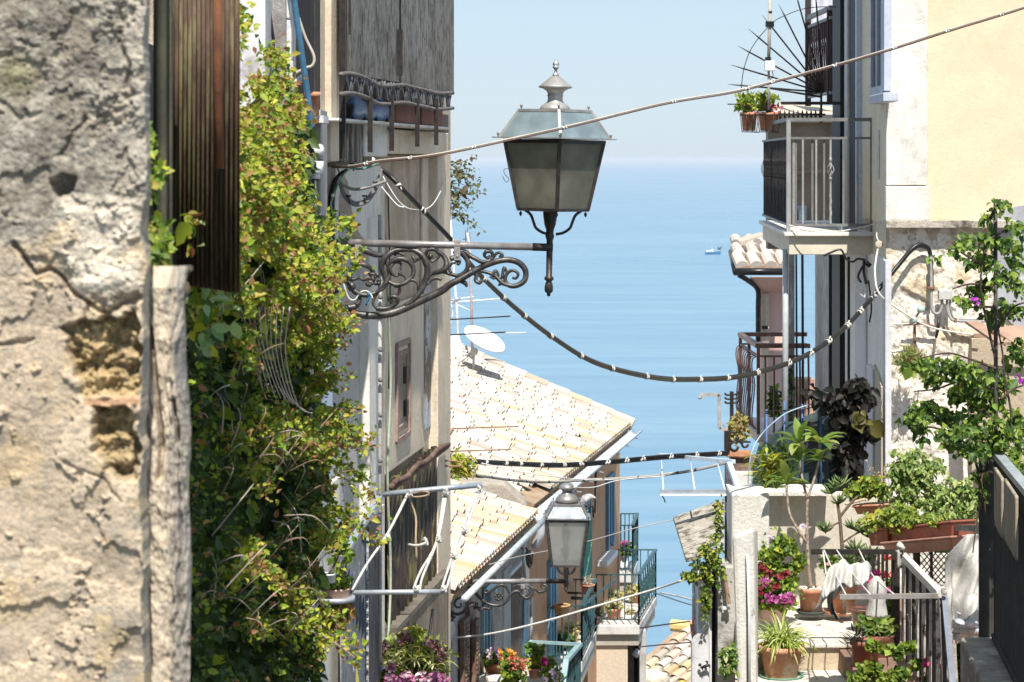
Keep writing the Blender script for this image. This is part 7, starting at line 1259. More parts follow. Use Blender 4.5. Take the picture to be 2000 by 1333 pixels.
    leaves('foliage', pts, .095, [(.016, .015, .012), (.024, .022, .017), (.012, .015, .01), (.035, .026, .022)], o, wid=.68, axis=(0, -.3, -.6), svar=.3); leaves('olive_leaves', ell(P(1680, 815, 20.6), (.06, .04, .07), 26, 0), .1, [(.09, .08, .02), (.13, .12, .03)], o, wid=.65, axis=(0, 0, -1))
    b = MB(); b.tube([P(1650, 975, 20.8), P(1655, 880, 20.8), P(1670, 780, 20.8), P(1680, 745, 20.8)], [.012, .006], 7, k=4); b.tube([P(1655, 900, 20.8), P(1630, 800, 20.8), P(1600, 775, 20.8)], [.008, .004], 6, k=4); b.build('stem', BARK, o)
    # succulent tree and planters
    o = thing('succulent_tree', P(1648, 1200, 19.3), 'branching succulent with long fleshy grey-green fingers on a thin trunk', 'plant'); y = 19.3; b = MB(); b.tube([P(1648, 1200, y), P(1646, 1100, y), P(1641, 1020, y), P(1636, 985, y)], [.017, .014, .012], 8, k=4); b.tube([P(1641, 1020, y), P(1620, 1030, y-.05), P(1612, 1042, y)], [.008, .005], 7, k=3); b.tube([P(1640, 1010, y), P(1660, 985, y), P(1675, 970, y)], [.012, .01], 7, k=3); b.tube([P(1646, 1060, y), P(1668, 1045, y), P(1682, 1038, y)], .008, 7, k=3); b.tube([P(1646, 1075, y), P(1690, 1080, y)], .006, 7); b.build('trunk', BARK, o)
    b = MB(); fc = [(.12, .19, .06), (.17, .25, .09), (.08, .13, .05), (.25, .32, .12)]
    for (u, v, n) in ((1624, 965, 16), (1634, 955, 16), (1645, 948, 14), (1612, 1040, 18), (1638, 985, 14), (1668, 1035, 16), (1684, 1040, 18), (1695, 1050, 14), (1670, 1075, 20), (1690, 1095, 18), (1655, 1095, 12), (1700, 1085, 12), (1670, 1110, 18), (1700, 1105, 14)):
        for k_ in range(n): a = random.uniform(0, 6.28); d = V((math.cos(a), math.sin(a)*.7, random.uniform(.1, 1.6))); c = P(u, v, y); b.tube([c, c+d.normalized()*.05, c+d.normalized()*.095+V((0, 0, .008))], [.005, .0085, .001], 5, c=random.choice(fc))
    b.build('fleshy_leaves', LEAF, o)
    def bush(o, spec, size, cols, wid=.6, name='foliage', **kw): leaves(name, np.concatenate([ell(P(u, v, y), (ru*y/F, min(ru, rv)*y/F*.8, rv*y/F), n, .1) for u, v, y, ru, rv, n in spec]), size, cols, o, wid=wid, **kw)
    o = thing('planter', P(1692, 1010, 19.6), 'terracotta trough with white pebbles and green jade plants near the net', 'planter'); c = planter(o, ((1667, 992), (1718, 990)), .01, 19.7, 19.5, .055, TERRA); b = MB()
    for k_ in range(40): b.ball(P(random.uniform(1668, 1695), random.uniform(986, 992), 19.72), .014, 6, sc=(1, 1, .7))
    b.build('pebbles', mat('white_pebbles', (.7, .68, .64)), o); bush(o, [(1675, 960, 19.7, 22, 18, 420), (1700, 950, 19.7, 22, 20, 420), (1722, 960, 19.7, 14, 16, 220)], .035, G_FRESH+G_YEL[:3], .8)
    b = MB(); b.tube([P(1650, 985, 19.6), P(1665, 982, 19.6), P(1690, 975, 19.6)], .01, 7, k=3); b.build('branch', mat('pale_branch', (.5, .38, .28)), o)
    b = MB(); pts = []
    for k_ in range(7):
        a = (1725+k_*2, 985); e = (random.uniform(1680, 1735), random.uniform(890, 930)); p = [P(*a, 19.7), P((a[0]+e[0])/2+5, (a[1]+e[1])/2, 19.7), P(*e, 19.7)]; b.tube(p, .002, 4, k=4)
        pts += [q+V((random.gauss(0, .006), 0, 0)) for q in smooth(p, 10)[8:]]
    o = thing('dry_flower_stalks', P(1725, 990, 19.7), 'thin dry flower stalks with tiny beads left of the pale green bush', 'plant'); b.build('stalks', mat('twig', (.14, .1, .085)), o); leaves('seed_heads', pts, .014, [(.5, .38, .25), (.4, .3, .2)], o, wid=1)
    o = thing('planter', P(1712, 1070, 18.9), 'small square terracotta planter beside the long trough', 'planter'); planter(o, ((1694, 1036), (1733, 1036)), .008, 19.0, 18.9, .12, BROWNPL); bush(o, [(1705, 1020, 19, 22, 16, 300)], .045, G_PALE+G_YEL, .5)
    o = thing('planter', P(1790, 1078, 18.6), 'long brown trough with low yellow-green plants on the gate top', 'planter'); planter(o, ((1729, 1038), (1858, 1022)), .03, 19.0, 18.1, .165, BROWNPL); bush(o, [(1760, 1010, 18.8, 34, 24, 900), (1800, 1018, 18.6, 34, 14, 600), (1735, 1015, 18.9, 14, 16, 200), (1835, 1018, 18.3, 20, 12, 260)], .03, G_FRESH+G_YEL[:4]+G_PALE[:2], .6)
    o = thing('drip_tray', P(1790, 1085, 18.3), 'shallow brown tray under the long trough', 'tray'); planter(o, ((1722, 1064), (1858, 1052)), .05, 18.8, 17.95, .08, mat('tray_brown', (.4, .19, .13), (.45, .24, .18), 6, rough=.5), 'tray', False)
    o = thing('leafy_bush', P(1800, 1040, 19.2), 'tall bush with pale variegated leaves sunlit against the rough wall', 'shrub'); bush(o, [(1775, 905, 19.2, 36, 30, 520), (1800, 935, 19.2, 50, 44, 1150), (1770, 965, 19.2, 34, 32, 560), (1835, 985, 19.1, 44, 36, 700), (1880, 965, 19.1, 36, 34, 620), (1895, 1010, 19, 28, 28, 340), (1855, 1010, 19, 36, 24, 420), (1755, 925, 19.2, 22, 24, 220)], .038, G_PALE, .55, axis=(.1, -.3, -.6), jit=.9)
    b = MB()
    for a, e in (((1790, 1040), (1775, 890)), ((1800, 1040), (1815, 920)), ((1850, 1045), (1880, 950)), ((1790, 1000), (1755, 930)), ((1850, 1030), (1840, 960))): b.tube([P(*a, 19.25), P((a[0]+e[0])/2+6, (a[1]+e[1])/2, 19.25), P(*e, 19.25)], [.008, .003], 6, k=4)
    b.build('branches', BARK, o)
    o = thing('leafy_shrub', P(1885, 1400, 17.5), 'dark green shrub in the shade under the covered chair', 'shrub'); bush(o, [(1885, 1300, 17.4, 32, 34, 900), (1870, 1275, 17.4, 18, 14, 200)], .05, G_DARK+G_FRESH[:2], .7)
garden()
# ============================================================ BOUGAINVILLEA
def bougainvillea():
    y = 12.9; o = thing('bougainvillea', P(1946, 1400, y), 'climbing bougainvillea on a dark stake with spreading leafy branches, right edge', 'climbing plant'); b = MB()
    b.tube([P(1944, 400, y), P(1945, 700, y), P(1946, 1400, y)], .0105, 8); b.build('stake', mat('dark_stake', (.06, .055, .05), (.1, .09, .08), 9), o)
    br = [[(1950, 880), (1975, 820), (1962, 740), (1958, 690), (1950, 640), (1955, 600)], [(1944, 700), (1930, 640), (1915, 560), (1925, 480), (1932, 425)], [(1930, 470), (1955, 455), (1985, 440), (2010, 450)], [(1935, 425), (1950, 400), (1975, 398)], [(1925, 520), (1880, 495), (1860, 475)], [(1940, 560), (1895, 555), (1860, 565)], [(1945, 600), (1905, 600), (1880, 605)], [(1940, 760), (1880, 745), (1830, 760), (1785, 765)], [(1945, 720), (1890, 700), (1850, 690), (1800, 700)], [(1940, 860), (1880, 850), (1820, 835), (1770, 830), (1755, 825)], [(1940, 870), (1900, 875), (1890, 880)], [(1945, 830), (1920, 800), (1905, 820)],
          [(1960, 850), (1990, 860), (2030, 880)], [(1955, 780), (1980, 760), (2010, 750)], [(1950, 640), (1980, 600), (2010, 590)], [(1930, 930), (1925, 880), (1910, 1000), (1900, 1080)], [(1905, 900), (1920, 960), (1925, 1010)]]
    b = MB()
    for p in br: b.tube([P(u, v, y-.05+random.uniform(-.05, .05)) for u, v in p], [.0075, .003], 7, k=4)
    b.build('branches', mat('dark_branch', (.1, .065, .045), (.06, .04, .03), 30, bump=.5), o)
    spec = [(1955, 400, 16, 12, 50), (1930, 425, 14, 12, 50), (1985, 445, 20, 12, 60), (1930, 470, 30, 14, 120), (1970, 480, 26, 14, 100), (1885, 475, 18, 14, 70), (1868, 487, 12, 12, 30), (1920, 510, 28, 16, 120), (1985, 515, 20, 14, 70), (1960, 540, 26, 18, 120), (1915, 560, 22, 14, 80), (1990, 560, 16, 14, 50), (1905, 580, 18, 12, 50), (1960, 600, 22, 14, 80), (1885, 590, 12, 10, 30), (1940, 620, 18, 14, 60), (1985, 610, 14, 16, 40), (1828, 505, 12, 8, 14), (1985, 690, 24, 26, 120),
            (1850, 720, 40, 18, 200), (1900, 735, 34, 22, 220), (1950, 745, 24, 24, 160), (1820, 740, 20, 14, 90), (1880, 770, 30, 16, 150), (1930, 790, 30, 24, 200), (1800, 710, 14, 10, 40), (1815, 800, 34, 14, 170), (1790, 815, 22, 14, 110), (1845, 815, 24, 12, 110), (1795, 835, 16, 10, 40), (1870, 850, 34, 16, 180), (1900, 830, 24, 20, 120), (1955, 850, 34, 30, 340), (1985, 830, 22, 26, 180), (1905, 880, 24, 14, 110), (1860, 870, 20, 10, 60), (1985, 900, 20, 26, 120), (1757, 820, 6, 8, 6), (1915, 930, 12, 16, 40), (1920, 970, 8, 16, 20), (1800, 860, 12, 8, 20), (1785, 715, 26, 10, 70)]
    pts = np.concatenate([ell(P(u, v, y+random.uniform(-.2, .2)), (ru*1.2*y/F, .13, rv*1.25*y/F), int(n*.95), 0) for u, v, ru, rv, n in spec])
    leaves('foliage', pts, .034, [(.06, .12, .02), (.09, .16, .03), (.16, .25, .04), (.04, .08, .015), (.25, .33, .05)], o, wid=.62, axis=(0, -.3, -.4), jit=1.0)
    leaves('bracts', np.concatenate([ell(P(u, v, y-.1), (.01, .01, .012), 6, 0) for u, v in ((1990, 738), (1996, 745), (1904, 590), (1872, 742))]), .024, [(.36, .05, .42), (.28, .03, .32)], o, wid=.9, m=PETAL)
bougainvillea()
# ============================================================ RAILINGS, CLOTHS, CHAIR
def terrace_iron():
    wpn = mat('flaking_white_iron', (.5, .48, .44), (.3, .27, .24), 9, stain=(.06, .05, .045), ssc=7, slo=.56, shi=.62, rough=.6, bump=.4)
    o = thing('gate', P(1800, 1400, 17.5), 'rusty white and black iron gate with sloping handrail at the top of the steps', 'gate')
    b = MB(); b.beam(P(1749, 1076, 18.4), P(1749, 1400, 18.4), .055, .055, up=(0, 1, 0)); b.build('gate_post', IRON, o); b = MB(); b.beam(P(1584, 1078, 18.3), P(1752, 1078, 18.3), .035, .035); b.build('top_bar', IRON, o)
    b = MB(); b.beam(P(1764, 1087, 18.2), P(1836, 1162, 16.6), .045, .05); b.build('sloping_rail', mat('white_rail', (.62, .6, .56), (.5, .47, .43), 9, rough=.5), o)
    for k in range(11):
        t = k/10; u = 1766+66*t; v = 1095+70*t; y = 18.2-1.6*t; b = MB(); b.beam(P(u, v, y), P(u, 1420, y), .026 if k % 3 else .035, .012, up=(0, 1, 0)); b.build('gate_bar', wpn if k % 2 == 0 else IRON, o)
    for k, u in enumerate((1706, 1716, 1724, 1732)): b = MB(); b.beam(P(u, 1082, 18.5), P(u, 1250, 18.5), .018, up=(0, 1, 0)); b.build('gate_bar', IRON, o)
    b = MB(); b.beam(P(1640, 1166, 16.6), P(1832, 1164, 16.6), .032, .03); b.build('front_bar', mat('scuffed_grey_bar', (.34, .32, .29), (.2, .18, .16), 5, rough=.5, metal=.3), o)
    b = MB(); b.beam(P(1842, 1150, 16.5), P(1848, 1180, 16.5), .03, .03); b.ball(P(1840, 1142, 16.5), .013); b.ball(P(1845, 1158, 16.45), .016); b.build('hinge', mat('worn_hinge', (.5, .48, .45), (.2, .18, .17), 30), o)
    b = MB(); b.beam(P(1845, 1166, 16.5), P(1868, 1420, 15.9), .04, .03); b.build('leaning_bar', mat('slate_bar', (.1, .12, .16), (.14, .16, .2), 9, rough=.5), o); b = MB(); b.beam(P(1838, 1170, 16.55), P(1848, 1420, 16.2), .03, .04); b.build('dark_bar', IRON, o)
    b = MB()
    for (u, v) in ((1773, 1200), (1795, 1215), (1815, 1235), (1784, 1180)): b.beam(P(u, v, 17.7), P(u+6, v+22, 17.7), .03, .012)
    b.build('peeling_flakes', mat('flake_white', (.6, .58, .54), (.4, .3, .25), 20), o)
    for i, (a, m1, e) in enumerate((((1607, 1075, 18.3), (1613, 1120, 17.8), (1613, 1165, 17.2)), ((1609, 1074, 18.3), (1625, 1110, 17.8), (1652, 1162, 16.6)), ((1633, 1073, 18.3), (1665, 1120, 17.5), (1700, 1162, 16.6)), ((1677, 1073, 18.3), (1705, 1125, 17.5), (1746, 1161, 16.6)))):
        MB().tube([P(*a), P(*m1), P(*e)], .0055, 7, k=5).build('cord', ROPE, label=('hanging slack end of cord at the left of the terrace lines', 'first terrace drying cord from the left, under the white cloth', 'second terrace drying cord from the left, carrying the white cloth', 'third terrace drying cord, carrying the gathered white bag')[i], cat='cord')
    o = thing('trellis', P(1820, 1140, 19.5), 'dark diamond trellis against the sunlit wall behind the gate', 'trellis'); b = MB()
    for k in range(9): b.beam(P(1796+k*11-30, 1140, 19.5), P(1796+k*11+26, 1074, 19.5), .008); b.beam(P(1796+k*11+26, 1140, 19.5), P(1796+k*11-30, 1074, 19.5), .008)
    b.build('lattice', IRON, o); b = MB(); b.beam(P(1790, 1062, 19.6), P(1790, 1220, 19.6), .05, up=(0, 1, 0)); b.beam(P(1819, 1070, 19.6), P(1819, 1200, 19.6), .022, up=(0, 1, 0)); b.build('trellis_post', IRON, o)
    b = MB(); b.beam(P(1850, 1031, 18.6), P(1942, 1033, 16.5), .035, .04); b.build('dark_top_bar', mat('patchy_bar', (.05, .055, .05), (.4, .38, .33), 14, rough=.6), label='patchy dark bar running behind the covered chair at trough height', cat='bar')
    b = MB(); b.beam(P(1830, 1073, 18.4), P(1868, 1074, 18.0), .04, .05); b.build('green_batten', GREENPL, label='short dark green batten under the end of the tray', cat='batten')
    cm = mat('white_linen', (.52, .5, .46), (.4, .385, .35), 7, bump=.5, bsc=25, rough=.95); y = 17.6
    b = MB()
    def cloth(s, t):                         # falls on both sides of the cords
        u = 1618+84*s; a = t*2-1; fall = max(0, abs(a)-.12); side = -1 if a < 0 else 1; L = (66-30*abs(s-.1)) if side < 0 else 84*(1-s)**.7+14
        v = 1108-10*math.sin(s*3.1)+fall*L+5*math.sin(s*11+t*3)+3*math.sin(s*23-t*7)-10*s*0; uu = u-fall*(8+10*(1-s))*(1 if side < 0 else 1.2)-(8 if side > 0 else 0)*fall
        return P(uu, v, y+.02*side*fall*8-.03*math.sin(s*9+t*4)-.022*math.sin(s*26+t*6)+.07*side*(abs(a) > .12))
    b.sheet(cloth, 30, 26); b.build('white_cloth', cm, label='white and dark lined cloth draped over the terrace cords above the orange pot', cat='cloth', th=.006)
    b = MB(); b.sheet(lambda s, t: P(1612+10*s+4*math.sin(t*6)-6*t+26*t*t, 1122+88*t, y-.08+.03*math.sin(s*5+t*6)), 8, 14); b.build('dark_cloth', mat('dark_green_cloth', (.09, .1, .075), (.3, .3, .26), 5, bump=.3), label='narrow dark strip of cloth hanging left of the white draped cloth', cat='cloth', th=.006)
    b = MB(); n = 26
    prof = [(3, 1126), (7, 1130), (15, 1142), (17, 1155), (15, 1175), (18, 1200), (20, 1204)]; vs = []
    for r, v in prof:
        for j in range(n): a = 2*math.pi*j/n; rr = r*(1+.2*math.sin(j*2.6))*17.3/F; vs.append(P(1712, v, 17.3)+V((math.cos(a)*rr, math.sin(a)*rr*.7, 0)))
    b.add(vs, [(i*n+j, i*n+(j+1) % n, (i+1)*n+(j+1) % n, (i+1)*n+j) for i in range(len(prof)-1) for j in range(n)], sm=True); b.build('gathered_bag', cm, label='white cloth bag gathered and tied on the third terrace cord', cat='bag', th=.004)
    b = MB(); b.tube([P(1755, 1060, 18.1), P(1762, 1068, 18.1), P(1752, 1076, 18.1), P(1760, 1082, 18.1)], [.01, .014, .012, .01], 8, k=4); b.tube([P(1752, 1064, 18.08), P(1766, 1072, 18.08)], .014, 7); b.sheet(lambda s, t: P(1752+13*s, 1074+36*t, 18.1-.02*math.sin(s*7)), 8, 5); b.build('knotted_rag', cm, label='knotted white rag tied round the gate post top under the trough', cat='rag', th=.003)
    # chair and its cover
    o = thing('chair', P(1900, 1320, 17.3), 'white wicker garden chair under a crumpled grey-white cover, right of the gate', 'chair'); wk = mat('white_wicker', (.62, .58, .5), (.4, .34, .28), 40, rough=.7, bump=.8, bsc=80)
    b = MB(); y0, y1 = 16.7, 17.7; b.hexa([P(1856, 1240, y0), P(1950, 1240, y0), P(1950, 1240, y0)+V((0, .8, 0)), P(1856, 1240, y0)+V((0, .8, 0))], [P(1858, 1228, y0), P(1950, 1228, y0), P(1950, 1228, y0)+V((0, .8, 0)), P(1858, 1228, y0)+V((0, .8, 0))]); b.build('seat', wk, o, bevel=.015)
    b = MB()
    for k in range(30): b.beam(P(1862+k*3, 1238, y0+.02), P(1866+k*3, 1256, y0+.02), .004); b.beam(P(1866+k*3, 1238, y0+.02), P(1862+k*3, 1256, y0+.02), .004)
    b.build('woven_apron', wk, o)
    for pts in ([(1861, 1238, y0), (1856, 1260, y0), (1852, 1330, y0)], [(1872, 1240, y0), (1864, 1262, y0-.02), (1868, 1340, y0)], [(1945, 1238, y0), (1948, 1330, y0)]): b = MB(); b.tube([P(*p) for p in pts], .014, 8, k=4); b.build('leg', wk, o)
    b = MB(); q0 = P(1862, 1228, y1); b.hexa([P(1880, 1240, 17.4), P(1960, 1240, 17.4), P(1960, 1240, 17.5), P(1880, 1240, 17.5)], [P(1885, 1070, 17.5), P(1960, 1070, 17.5), P(1960, 1070, 17.6), P(1885, 1070, 17.6)]); b.build('backrest', wk, o)
    def cover(s, t):
        u = 1846+112*s; top = 1050+44*max(0, .38-s)**1.0*2.4-6*math.sin(s*3); bot_ = 1200+18*math.sin(s*6)-12*s+30*(s < .12); v = top+(bot_-top)*t
        yy = 17.1-.38*t-.22*math.sin(math.pi*min(1, s*1.15))*(1-t*.3)+.035*math.sin(s*11+t*7+2*math.sin(t*4))+.03*math.sin(t*9-s*9)+.012*math.sin(s*23+t*19)
        return P(u, v, yy)
    b = MB(); b.sheet(cover, 60, 60); b.build('chair_cover', mat('grey_white_cover', (.46, .44, .4), (.38, .36, .33), 3, stain=(.26, .24, .21), ssc=7, slo=.6, shi=.68, bump=.5, bsc=30, rough=.9), label='crumpled grey-white dust cover thrown over the wicker chair', cat='cover', th=.006)
    b = MB(); b.sheet(lambda s, t: P(1868+60*s+4*math.sin(t*6), 1195+30*s+24*t-8*math.sin(math.pi*s)*t, 16.62+.05*math.sin(s*9+t*3)*t), 20, 8); b.build('patterned_cloth', mat('patterned_cloth', (.66, .66, .68), (.3, .34, .42), 30, bump=.4), label='small blue patterned cloth lying on the wicker chair seat', cat='cloth', th=.006)
    # black fence on low wall at the right edge
    o = thing('fence', P(1970, 1350, 12.3), 'dark vertical bar metal fence with grey handrail at the right edge', 'fence'); A, B = P(1943, 882, 13.0), P(2030, 986, 11.0); z0, z1 = P(0, 1243, 13.0).z, 0
    fm = mat('dark_olive_metal', (.045, .043, .04), (.06, .055, .047), 8, rough=.75, bump=.1, spec=.15)
    A2, B2 = V((A.x, A.y, z0)), V((B.x, B.y, z0)); b = MB(); b.beam(A, B, .05, .03); b.build('handrail', mat('grey_handrail', (.25, .29, .31), (.32, .35, .36), 8, rough=.5), o); b = MB(); b.beam(A-V((0, 0, .12)), B-V((0, 0, .12)), .02); b.beam(A2, B2, .035, .03); b.build('rails', fm, o)
    b = MB(); b.beam(A2-V((.012, -.1, .05)), A-V((.012, -.1, -.02)), .028, .1, up=(1, 0, 0)); b.build('post', fm, o)
    for k in range(26): t = (k+1)/27; p = A2.lerp(B2, t); b = MB(); b.beam(p, V((p.x, p.y, A.z-.03)), .022, .012, up=(0, 1, 0)); b.build('fence_bar', fm, o)
    def mat_(u0, u1, v0, v1, y0_, y1_, lab):
        o2 = thing('hanging_mat', P((u0+u1)/2, v1, y0_), lab, 'mat')
        def f(s, t, e=0): u = u0+(u1-u0)*s; yy = y0_+(y1_-y0_)*s; base = P(u, v0+(v0-880)*.0, yy); return P(u, v0+58*(s)*(u1-u0)/40+(v1-v0)*t*(1-.06*(1-s)*(t > .9)), yy-.03-.03*math.sin(math.pi*s)*math.sin(t*2))-V((.045, 0, 0))
        b = MB(); b.sheet(f, 8, 20); b.build('mat', mat('faded_tan_mat', (.36, .3, .23), (.45, .36, .27), 7, stain=(.2, .2, .12), ssc=3, streak=True, bump=.3), o2, th=.012)
        b = MB(); b.sheet(lambda s, t: f(.15+.8*s, .03+.09*t)-V((.004, .012, 0)), 4, 3); b.build('green_band', mat('green_band', (.12, .2, .05), (.2, .26, .08), 12), o2, th=.004)
        b = MB(); b.sheet(lambda s, t: f(.3+.4*s, .22+.22*t)-V((.004, .012, 0)), 4, 3); b.build('dark_smudge', mat('grey_smudge', (.2, .18, .16), (.33, .3, .26), 18), o2, th=.003)
    mat_(1962, 1977, 913, 1030, 12.45, 12.1, 'left of two faded tan mats with green band hung on the dark fence'); mat_(1982, 2006, 935, 1060, 12.0, 11.5, 'right of two faded tan mats hung on the dark fence, at the frame edge')
    b = MB(); q = [(A2.x-.16, 13.1), (A2.x+.2, 13.1), (B2.x+.3, 10.9), (B2.x-.16, 10.9)]; b.hexa([(x, yy, CZ-6) for x, yy in q][::-1], [(x, yy, z0-.02) for x, yy in q][::-1]); b.build('low_wall', mat('flaking_low_wall', (.36, .31, .25), (.24, .2, .16), 6, stain=(.55, .5, .43), ssc=5, bump=.9, bsc=25), label='low flaking masonry wall carrying the dark fence', cat='wall', bevel=.02)
terrace_iron()
# ============================================================ POTS AND FLOWERS IN THE MIDDLE AND LOWER LEFT
def middle_pots():
    def pp(u, vb, y, wt, wb_, h, m, lab, fol=None, **kw):
        o, top, r = pot('potted_plant' if fol else 'flower_pot', u, vb, y, wt, wb_, h, m, lab, 'potted plant' if fol else 'flower pot', **kw); k = y/F
        for (du, dv, ru, rv, n, sz, cols, wd, pm) in (fol or []): leaves('flower' if pm else 'foliage', ell(P(u+du, vb-h+dv, y), (ru*k, ru*k*.8, rv*k), n, 0), sz, cols, o, wid=wd, m=PETAL if pm else None)
        return o, top
    cact = [(.5, .42, .2), (.42, .38, .18), (.55, .5, .3), (.3, .3, .12)]
    pp(1199, 1215, 38.2, 30, 22, 27, TERRA, 'terracotta pot in the middle of the sea balcony floor', [(-2, -6, 18, 10, 160, .07, cact, .5, 0)], saucer=GREENPL); pp(1230, 1216, 38.6, 17, 14, 15, BLACK, 'small black pot with pale yellow cactus on the sea balcony', [(0, -5, 9, 6, 90, .05, cact, .4, 0)], saucer=GREENPL)
    pp(1246, 1184, 39.6, 22, 17, 22, TERRA, 'terracotta pot at the far corner of the sea balcony', [(-8, -8, 16, 12, 200, .07, cact, .6, 0)]); pp(1178, 1190, 39.2, 30, 22, 18, TERRA, 'tilted looking clay pot at the wall side of the sea balcony', [(4, -12, 20, 12, 260, .07, cact, .6, 0), (24, -8, 16, 12, 200, .07, cact, .6, 0)]); pp(1172, 1204, 37.9, 12, 10, 8, BLACK, 'tiny dark pot with dry plant in the near corner of the sea balcony', [(0, -6, 9, 8, 90, .06, cact, .4, 0)])
    pp(1148, 1156, 34.9, 27, 22, 14, TERRA, 'terracotta bowl pot with dry twigs and a white tag on the wall shelf', [(-2, -10, 8, 9, 40, .09, [(.6, .55, .45), (.3, .28, .3)], .15, 0)])
    b = MB(); b.beam(P(1108, 1158, 34.5), P(1165, 1160, 34.5), .03); b.beam(P(1115, 1168, 34.5), P(1150, 1170, 34.5), .04); b.build('pot_shelf', IRON, label='thin iron shelf bars under the bowl pot with the white tag', cat='shelf')
    o, top = pp(1097, 1199, 33.0, 34, 27, 18, mat('ochre_clay', (.55, .3, .13), (.6, .36, .18), 8), 'wide empty ochre clay bowl held in a ring above the lower balcony', rim=1.0); b = MB(); k = 33/F; b.lathe(P(1097, 1190, 33), [(13*k, -.01), (15*k, 0), (13*k, .01)], 20); b.lathe(P(1097, 1203, 33), [(9*k, -.008), (11*k, 0), (9*k, .008)], 20); b.beam(P(1068, 1187, 33), P(1082, 1188, 33), .02); b.build('ring_holder', TEAL, o)
    pp(1097, 1280, 34.2, 20, 18, 22, BLACK, 'black pot with bushy plant on the floor of the lower balcony', [(0, -6, 20, 12, 320, .08, G_FRESH+G_DARK[:2], .6, 0)]); pp(1115, 1248, 34.8, 24, 20, 14, TERRA, 'small clay trough by the wall inside the lower balcony', [(6, -8, 10, 10, 60, .1, cact, .3, 0)])
    pp(1219, 1098, 41.3, 12, 9, 12, TERRA, 'clay pot with pink flowers on the farthest small balcony', [(2, -12, 9, 12, 130, .08, G_FRESH+G_YEL[:2], .6, 0), (0, -24, 7, 6, 22, .07, [(.5, .1, .3)], .8, 1)])
    # window ledge with trough and pots
    o = thing('window_ledge', P(1000, 1400, 27), 'white plastered ledge with flower pots below the string curtain door', 'ledge'); b = MB(); b.hexa([P(935, 1335, 26.6), P(1062, 1335, 26.6), P(1075, 1335, 28.6), P(950, 1335, 28.6)], [P(935, 1321, 26.6), P(1062, 1321, 26.6), P(1070, 1312, 28.2), P(950, 1312, 28.2)]); b.build('ledge_top', WHITE, o, bevel=.02); b = MB(); pbox(b, 930, 1068, 1334, 1450, 26.8, 1); b.build('ledge_wall', mat('beige_plain', (.55, .47, .38)), o)
    o = thing('planter', P(975, 1320, 27.2), 'reddish brown trough with orange and violet daisies on the white ledge', 'planter'); planter(o, ((948, 1301), (1001, 1301)), .01, 27.3, 27.1, .1, mat('red_brown_trough', (.36, .12, .07), (.4, .15, .09), 9)); k = 27/F
    leaves('foliage', np.concatenate([ell(P(960, 1288, 27.3), (.085, .07, .07), 420, 0), ell(P(993, 1286, 27.3), (.095, .07, .075), 460, 0)]), .05, G_FRESH+G_DARK[:2], o, wid=.5)
    for cols, (u, v, n, ru) in (([(.62, .5, .65), (.5, .3, .5), (.7, .66, .72)], (962, 1278, 44, 14)), ([(.65, .3, .05), (.7, .42, .06), (.6, .18, .04)], (993, 1277, 60, 16))):
        for q in range(9): leaves('flower', ell(P(u+random.uniform(-ru, ru), v+random.uniform(-9, 9), 27.1), (.012, .012, .01), 12, 0), .025, cols, o, wid=1, m=PETAL)
    o = thing('geranium', P(1014, 1340, 26.4), 'loose coral red geranium at the left of the ledge pots', 'plant'); leaves('foliage', ell(P(1004, 1310, 26.3), (.12, .08, .13), 360, 0), .045, G_YEL[:3]+G_FRESH, o, wid=.9); leaves('flower', np.concatenate([ell(P(1014+random.gauss(0, 10), 1298+random.gauss(0, 11), 26.2), (.02, .02, .02), 16, 0) for _ in range(13)]), .022, [(.5, .14, .1), (.42, .07, .06), (.55, .26, .18)], o, wid=.9, m=PETAL)
    pp(1043, 1325, 26.4, 25, 17, 20, mat('pinkish_pot', (.5, .24, .17), (.56, .3, .22), 9), 'pinkish clay pot with straggling leaves on the white ledge', [(0, -12, 14, 12, 140, .05, G_YEL+G_RED[:1], .6, 0), (-4, -38, 8, 8, 40, .05, G_FRESH, .8, 0), (10, -36, 10, 8, 50, .05, G_FRESH, .8, 0)])
    o = thing('petunia', P(1075, 1350, 26.6), 'trailing petunia with one magenta bloom and pale violet flowers at the ledge end', 'plant'); leaves('foliage', np.concatenate([ell(P(1068, 1305, 26.4), (.1, .07, .12), 340, 0), ell(P(1082, 1325, 26.4), (.09, .07, .08), 240, 0)]), .04, G_YEL[:3]+G_FRESH+[(.3, .3, .15)], o, wid=.6); leaves('flower', ell(P(1062, 1293, 26.1), (.025, .02, .022), 40, 0), .035, [(.45, .02, .2)], o, wid=1, m=PETAL); leaves('pale_flower', np.concatenate([ell(P(1078+random.gauss(0, 9), 1320+random.gauss(0, 9), 26.1), (.014, .014, .014), 12, 0) for _ in range(8)]), .025, [(.6, .5, .62)], o, wid=1, m=PETAL)
    b = MB(); b.tube([P(937, 1278, 26.3), P(956, 1345, 26.2)], .012, 7); b.build('bamboo_cane', mat('cane', (.5, .38, .22), (.42, .3, .17), 9), label='thin bamboo cane leaning by the brown shutter', cat='cane')
    # lower left flowers
    o = thing('flower_bed', P(800, 1420, 14.2), 'mixed pink and white geraniums with striped grass tufts before the dark door', 'plants'); y = 14.0
    for (u, v, n, L) in ((770, 1300, 40, .17), (812, 1290, 34, .15), (790, 1275, 20, .12), (850, 1300, 24, .15), (745, 1290, 18, .16)): strapplant(o, P(u, v, y), n, L, .011, [(.55, .56, .28), (.45, .5, .16), (.35, .42, .1), (.62, .6, .38)], 1.1, .5, 1.6, name='grass_tuft')
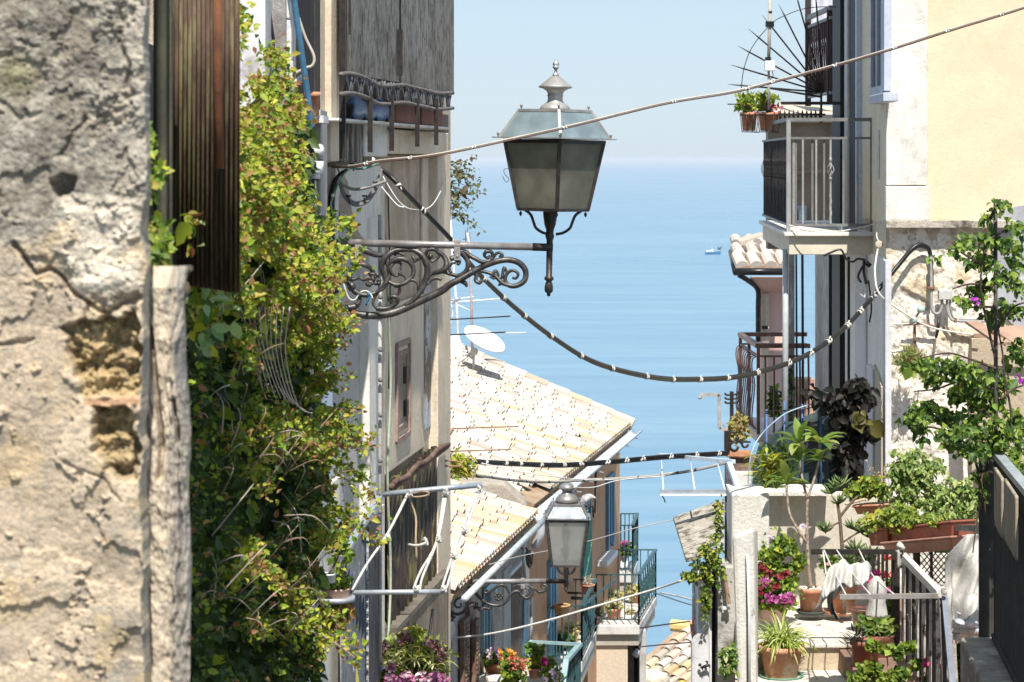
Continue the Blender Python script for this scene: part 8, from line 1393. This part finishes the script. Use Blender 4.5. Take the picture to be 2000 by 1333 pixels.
    leaves('foliage', np.concatenate([ell(P(u, v, y+.1), (.1, .08, .07), 240, 0) for u, v in ((760, 1320), (800, 1310), (840, 1315), (780, 1340), (830, 1340), (815, 1262), (770, 1265), (845, 1280))]), .035, G_FRESH+G_YEL[:3]+G_PALE[:2], o, wid=.6)
    for (u, v, r, c_) in ((764, 1303, 9, 0), (765, 1325, 10, 0), (790, 1318, 12, 0), (805, 1330, 12, 1), (775, 1328, 9, 1), (822, 1322, 12, 0), (850, 1322, 14, 1), (862, 1330, 12, 1), (760, 1330, 8, 0), (735, 1305, 7, 2), (840, 1330, 10, 0)): leaves('flower', ell(P(u, v, y-.12), (r*y/F, .02, r*y/F*.8), 46, 0), .02, ([(.56, .36, .46), (.6, .5, .56), (.42, .1, .26)], [(.45, .12, .3), (.52, .25, .42)], [(.3, .25, .55)])[c_], o, wid=.9, m=PETAL)
    for (u, v) in ((752, 1262), (784, 1248), (800, 1246), (838, 1256), (852, 1262), (866, 1272), (858, 1285), (748, 1275)): leaves('dry_flower', ell(P(u, v, y), (.02, .02, .02), 40, 0), .022, [(.3, .14, .12), (.42, .28, .26), (.2, .05, .07)], o, wid=.8, m=PETAL)
    b = MB()
    for (u, v) in ((752, 1262), (784, 1248), (800, 1246), (838, 1256), (852, 1262), (866, 1272), (815, 1225), (735, 1270)): b.tube([P(u+random.gauss(0, 6), 1400, y), P(u+4, (v+1330)/2, y), P(u, v, y)], .003, 5, k=4)
    b.build('stems', mat('pink_stem', (.3, .17, .12)), o); leaves('top_leaves', ell(P(815, 1232, y), (.045, .03, .03), 46, 0), .045, G_YEL, o, wid=.45); leaves('pale_violet_flower', ell(P(721, 1302, y), (.014, .01, .03), 30, 0), .015, [(.3, .28, .6)], o, wid=.8, m=PETAL)
    b = MB(); b.strap(P(697, 1400, 13.2), (0, 0, 1), .26, .03, .0, 8, (.5, .5, .12), mid=.5); b.strap(P(725, 1400, 13.3), (.15, 0, 1), .2, .03, .2, 8, (.4, .46, .14), mid=.5); b.build('spear_leaf_plant', LEAF, label='two upright yellow spear leaves at the bottom edge before the slate door', cat='plant')
middle_pots()
# ============================================================ SEA HAZE
def haze():
    b = MB(); b.box((-30500, -40, -1), (30500, 60500, 72)); m = bpy.data.materials.new('sea_haze'); m.use_nodes = True; N, L = m.node_tree.nodes, m.node_tree.links; N.remove(N['Principled BSDF'])
    v = N.new('ShaderNodeVolumePrincipled'); v.inputs['Color'].default_value = (.84, .91, 1, 1); v.inputs['Density'].default_value = HAZE; L.new(v.outputs[0], N['Material Output'].inputs['Volume'])
    b.build('haze', m, kind='stuff')
HAZE = 5.2e-5
haze()
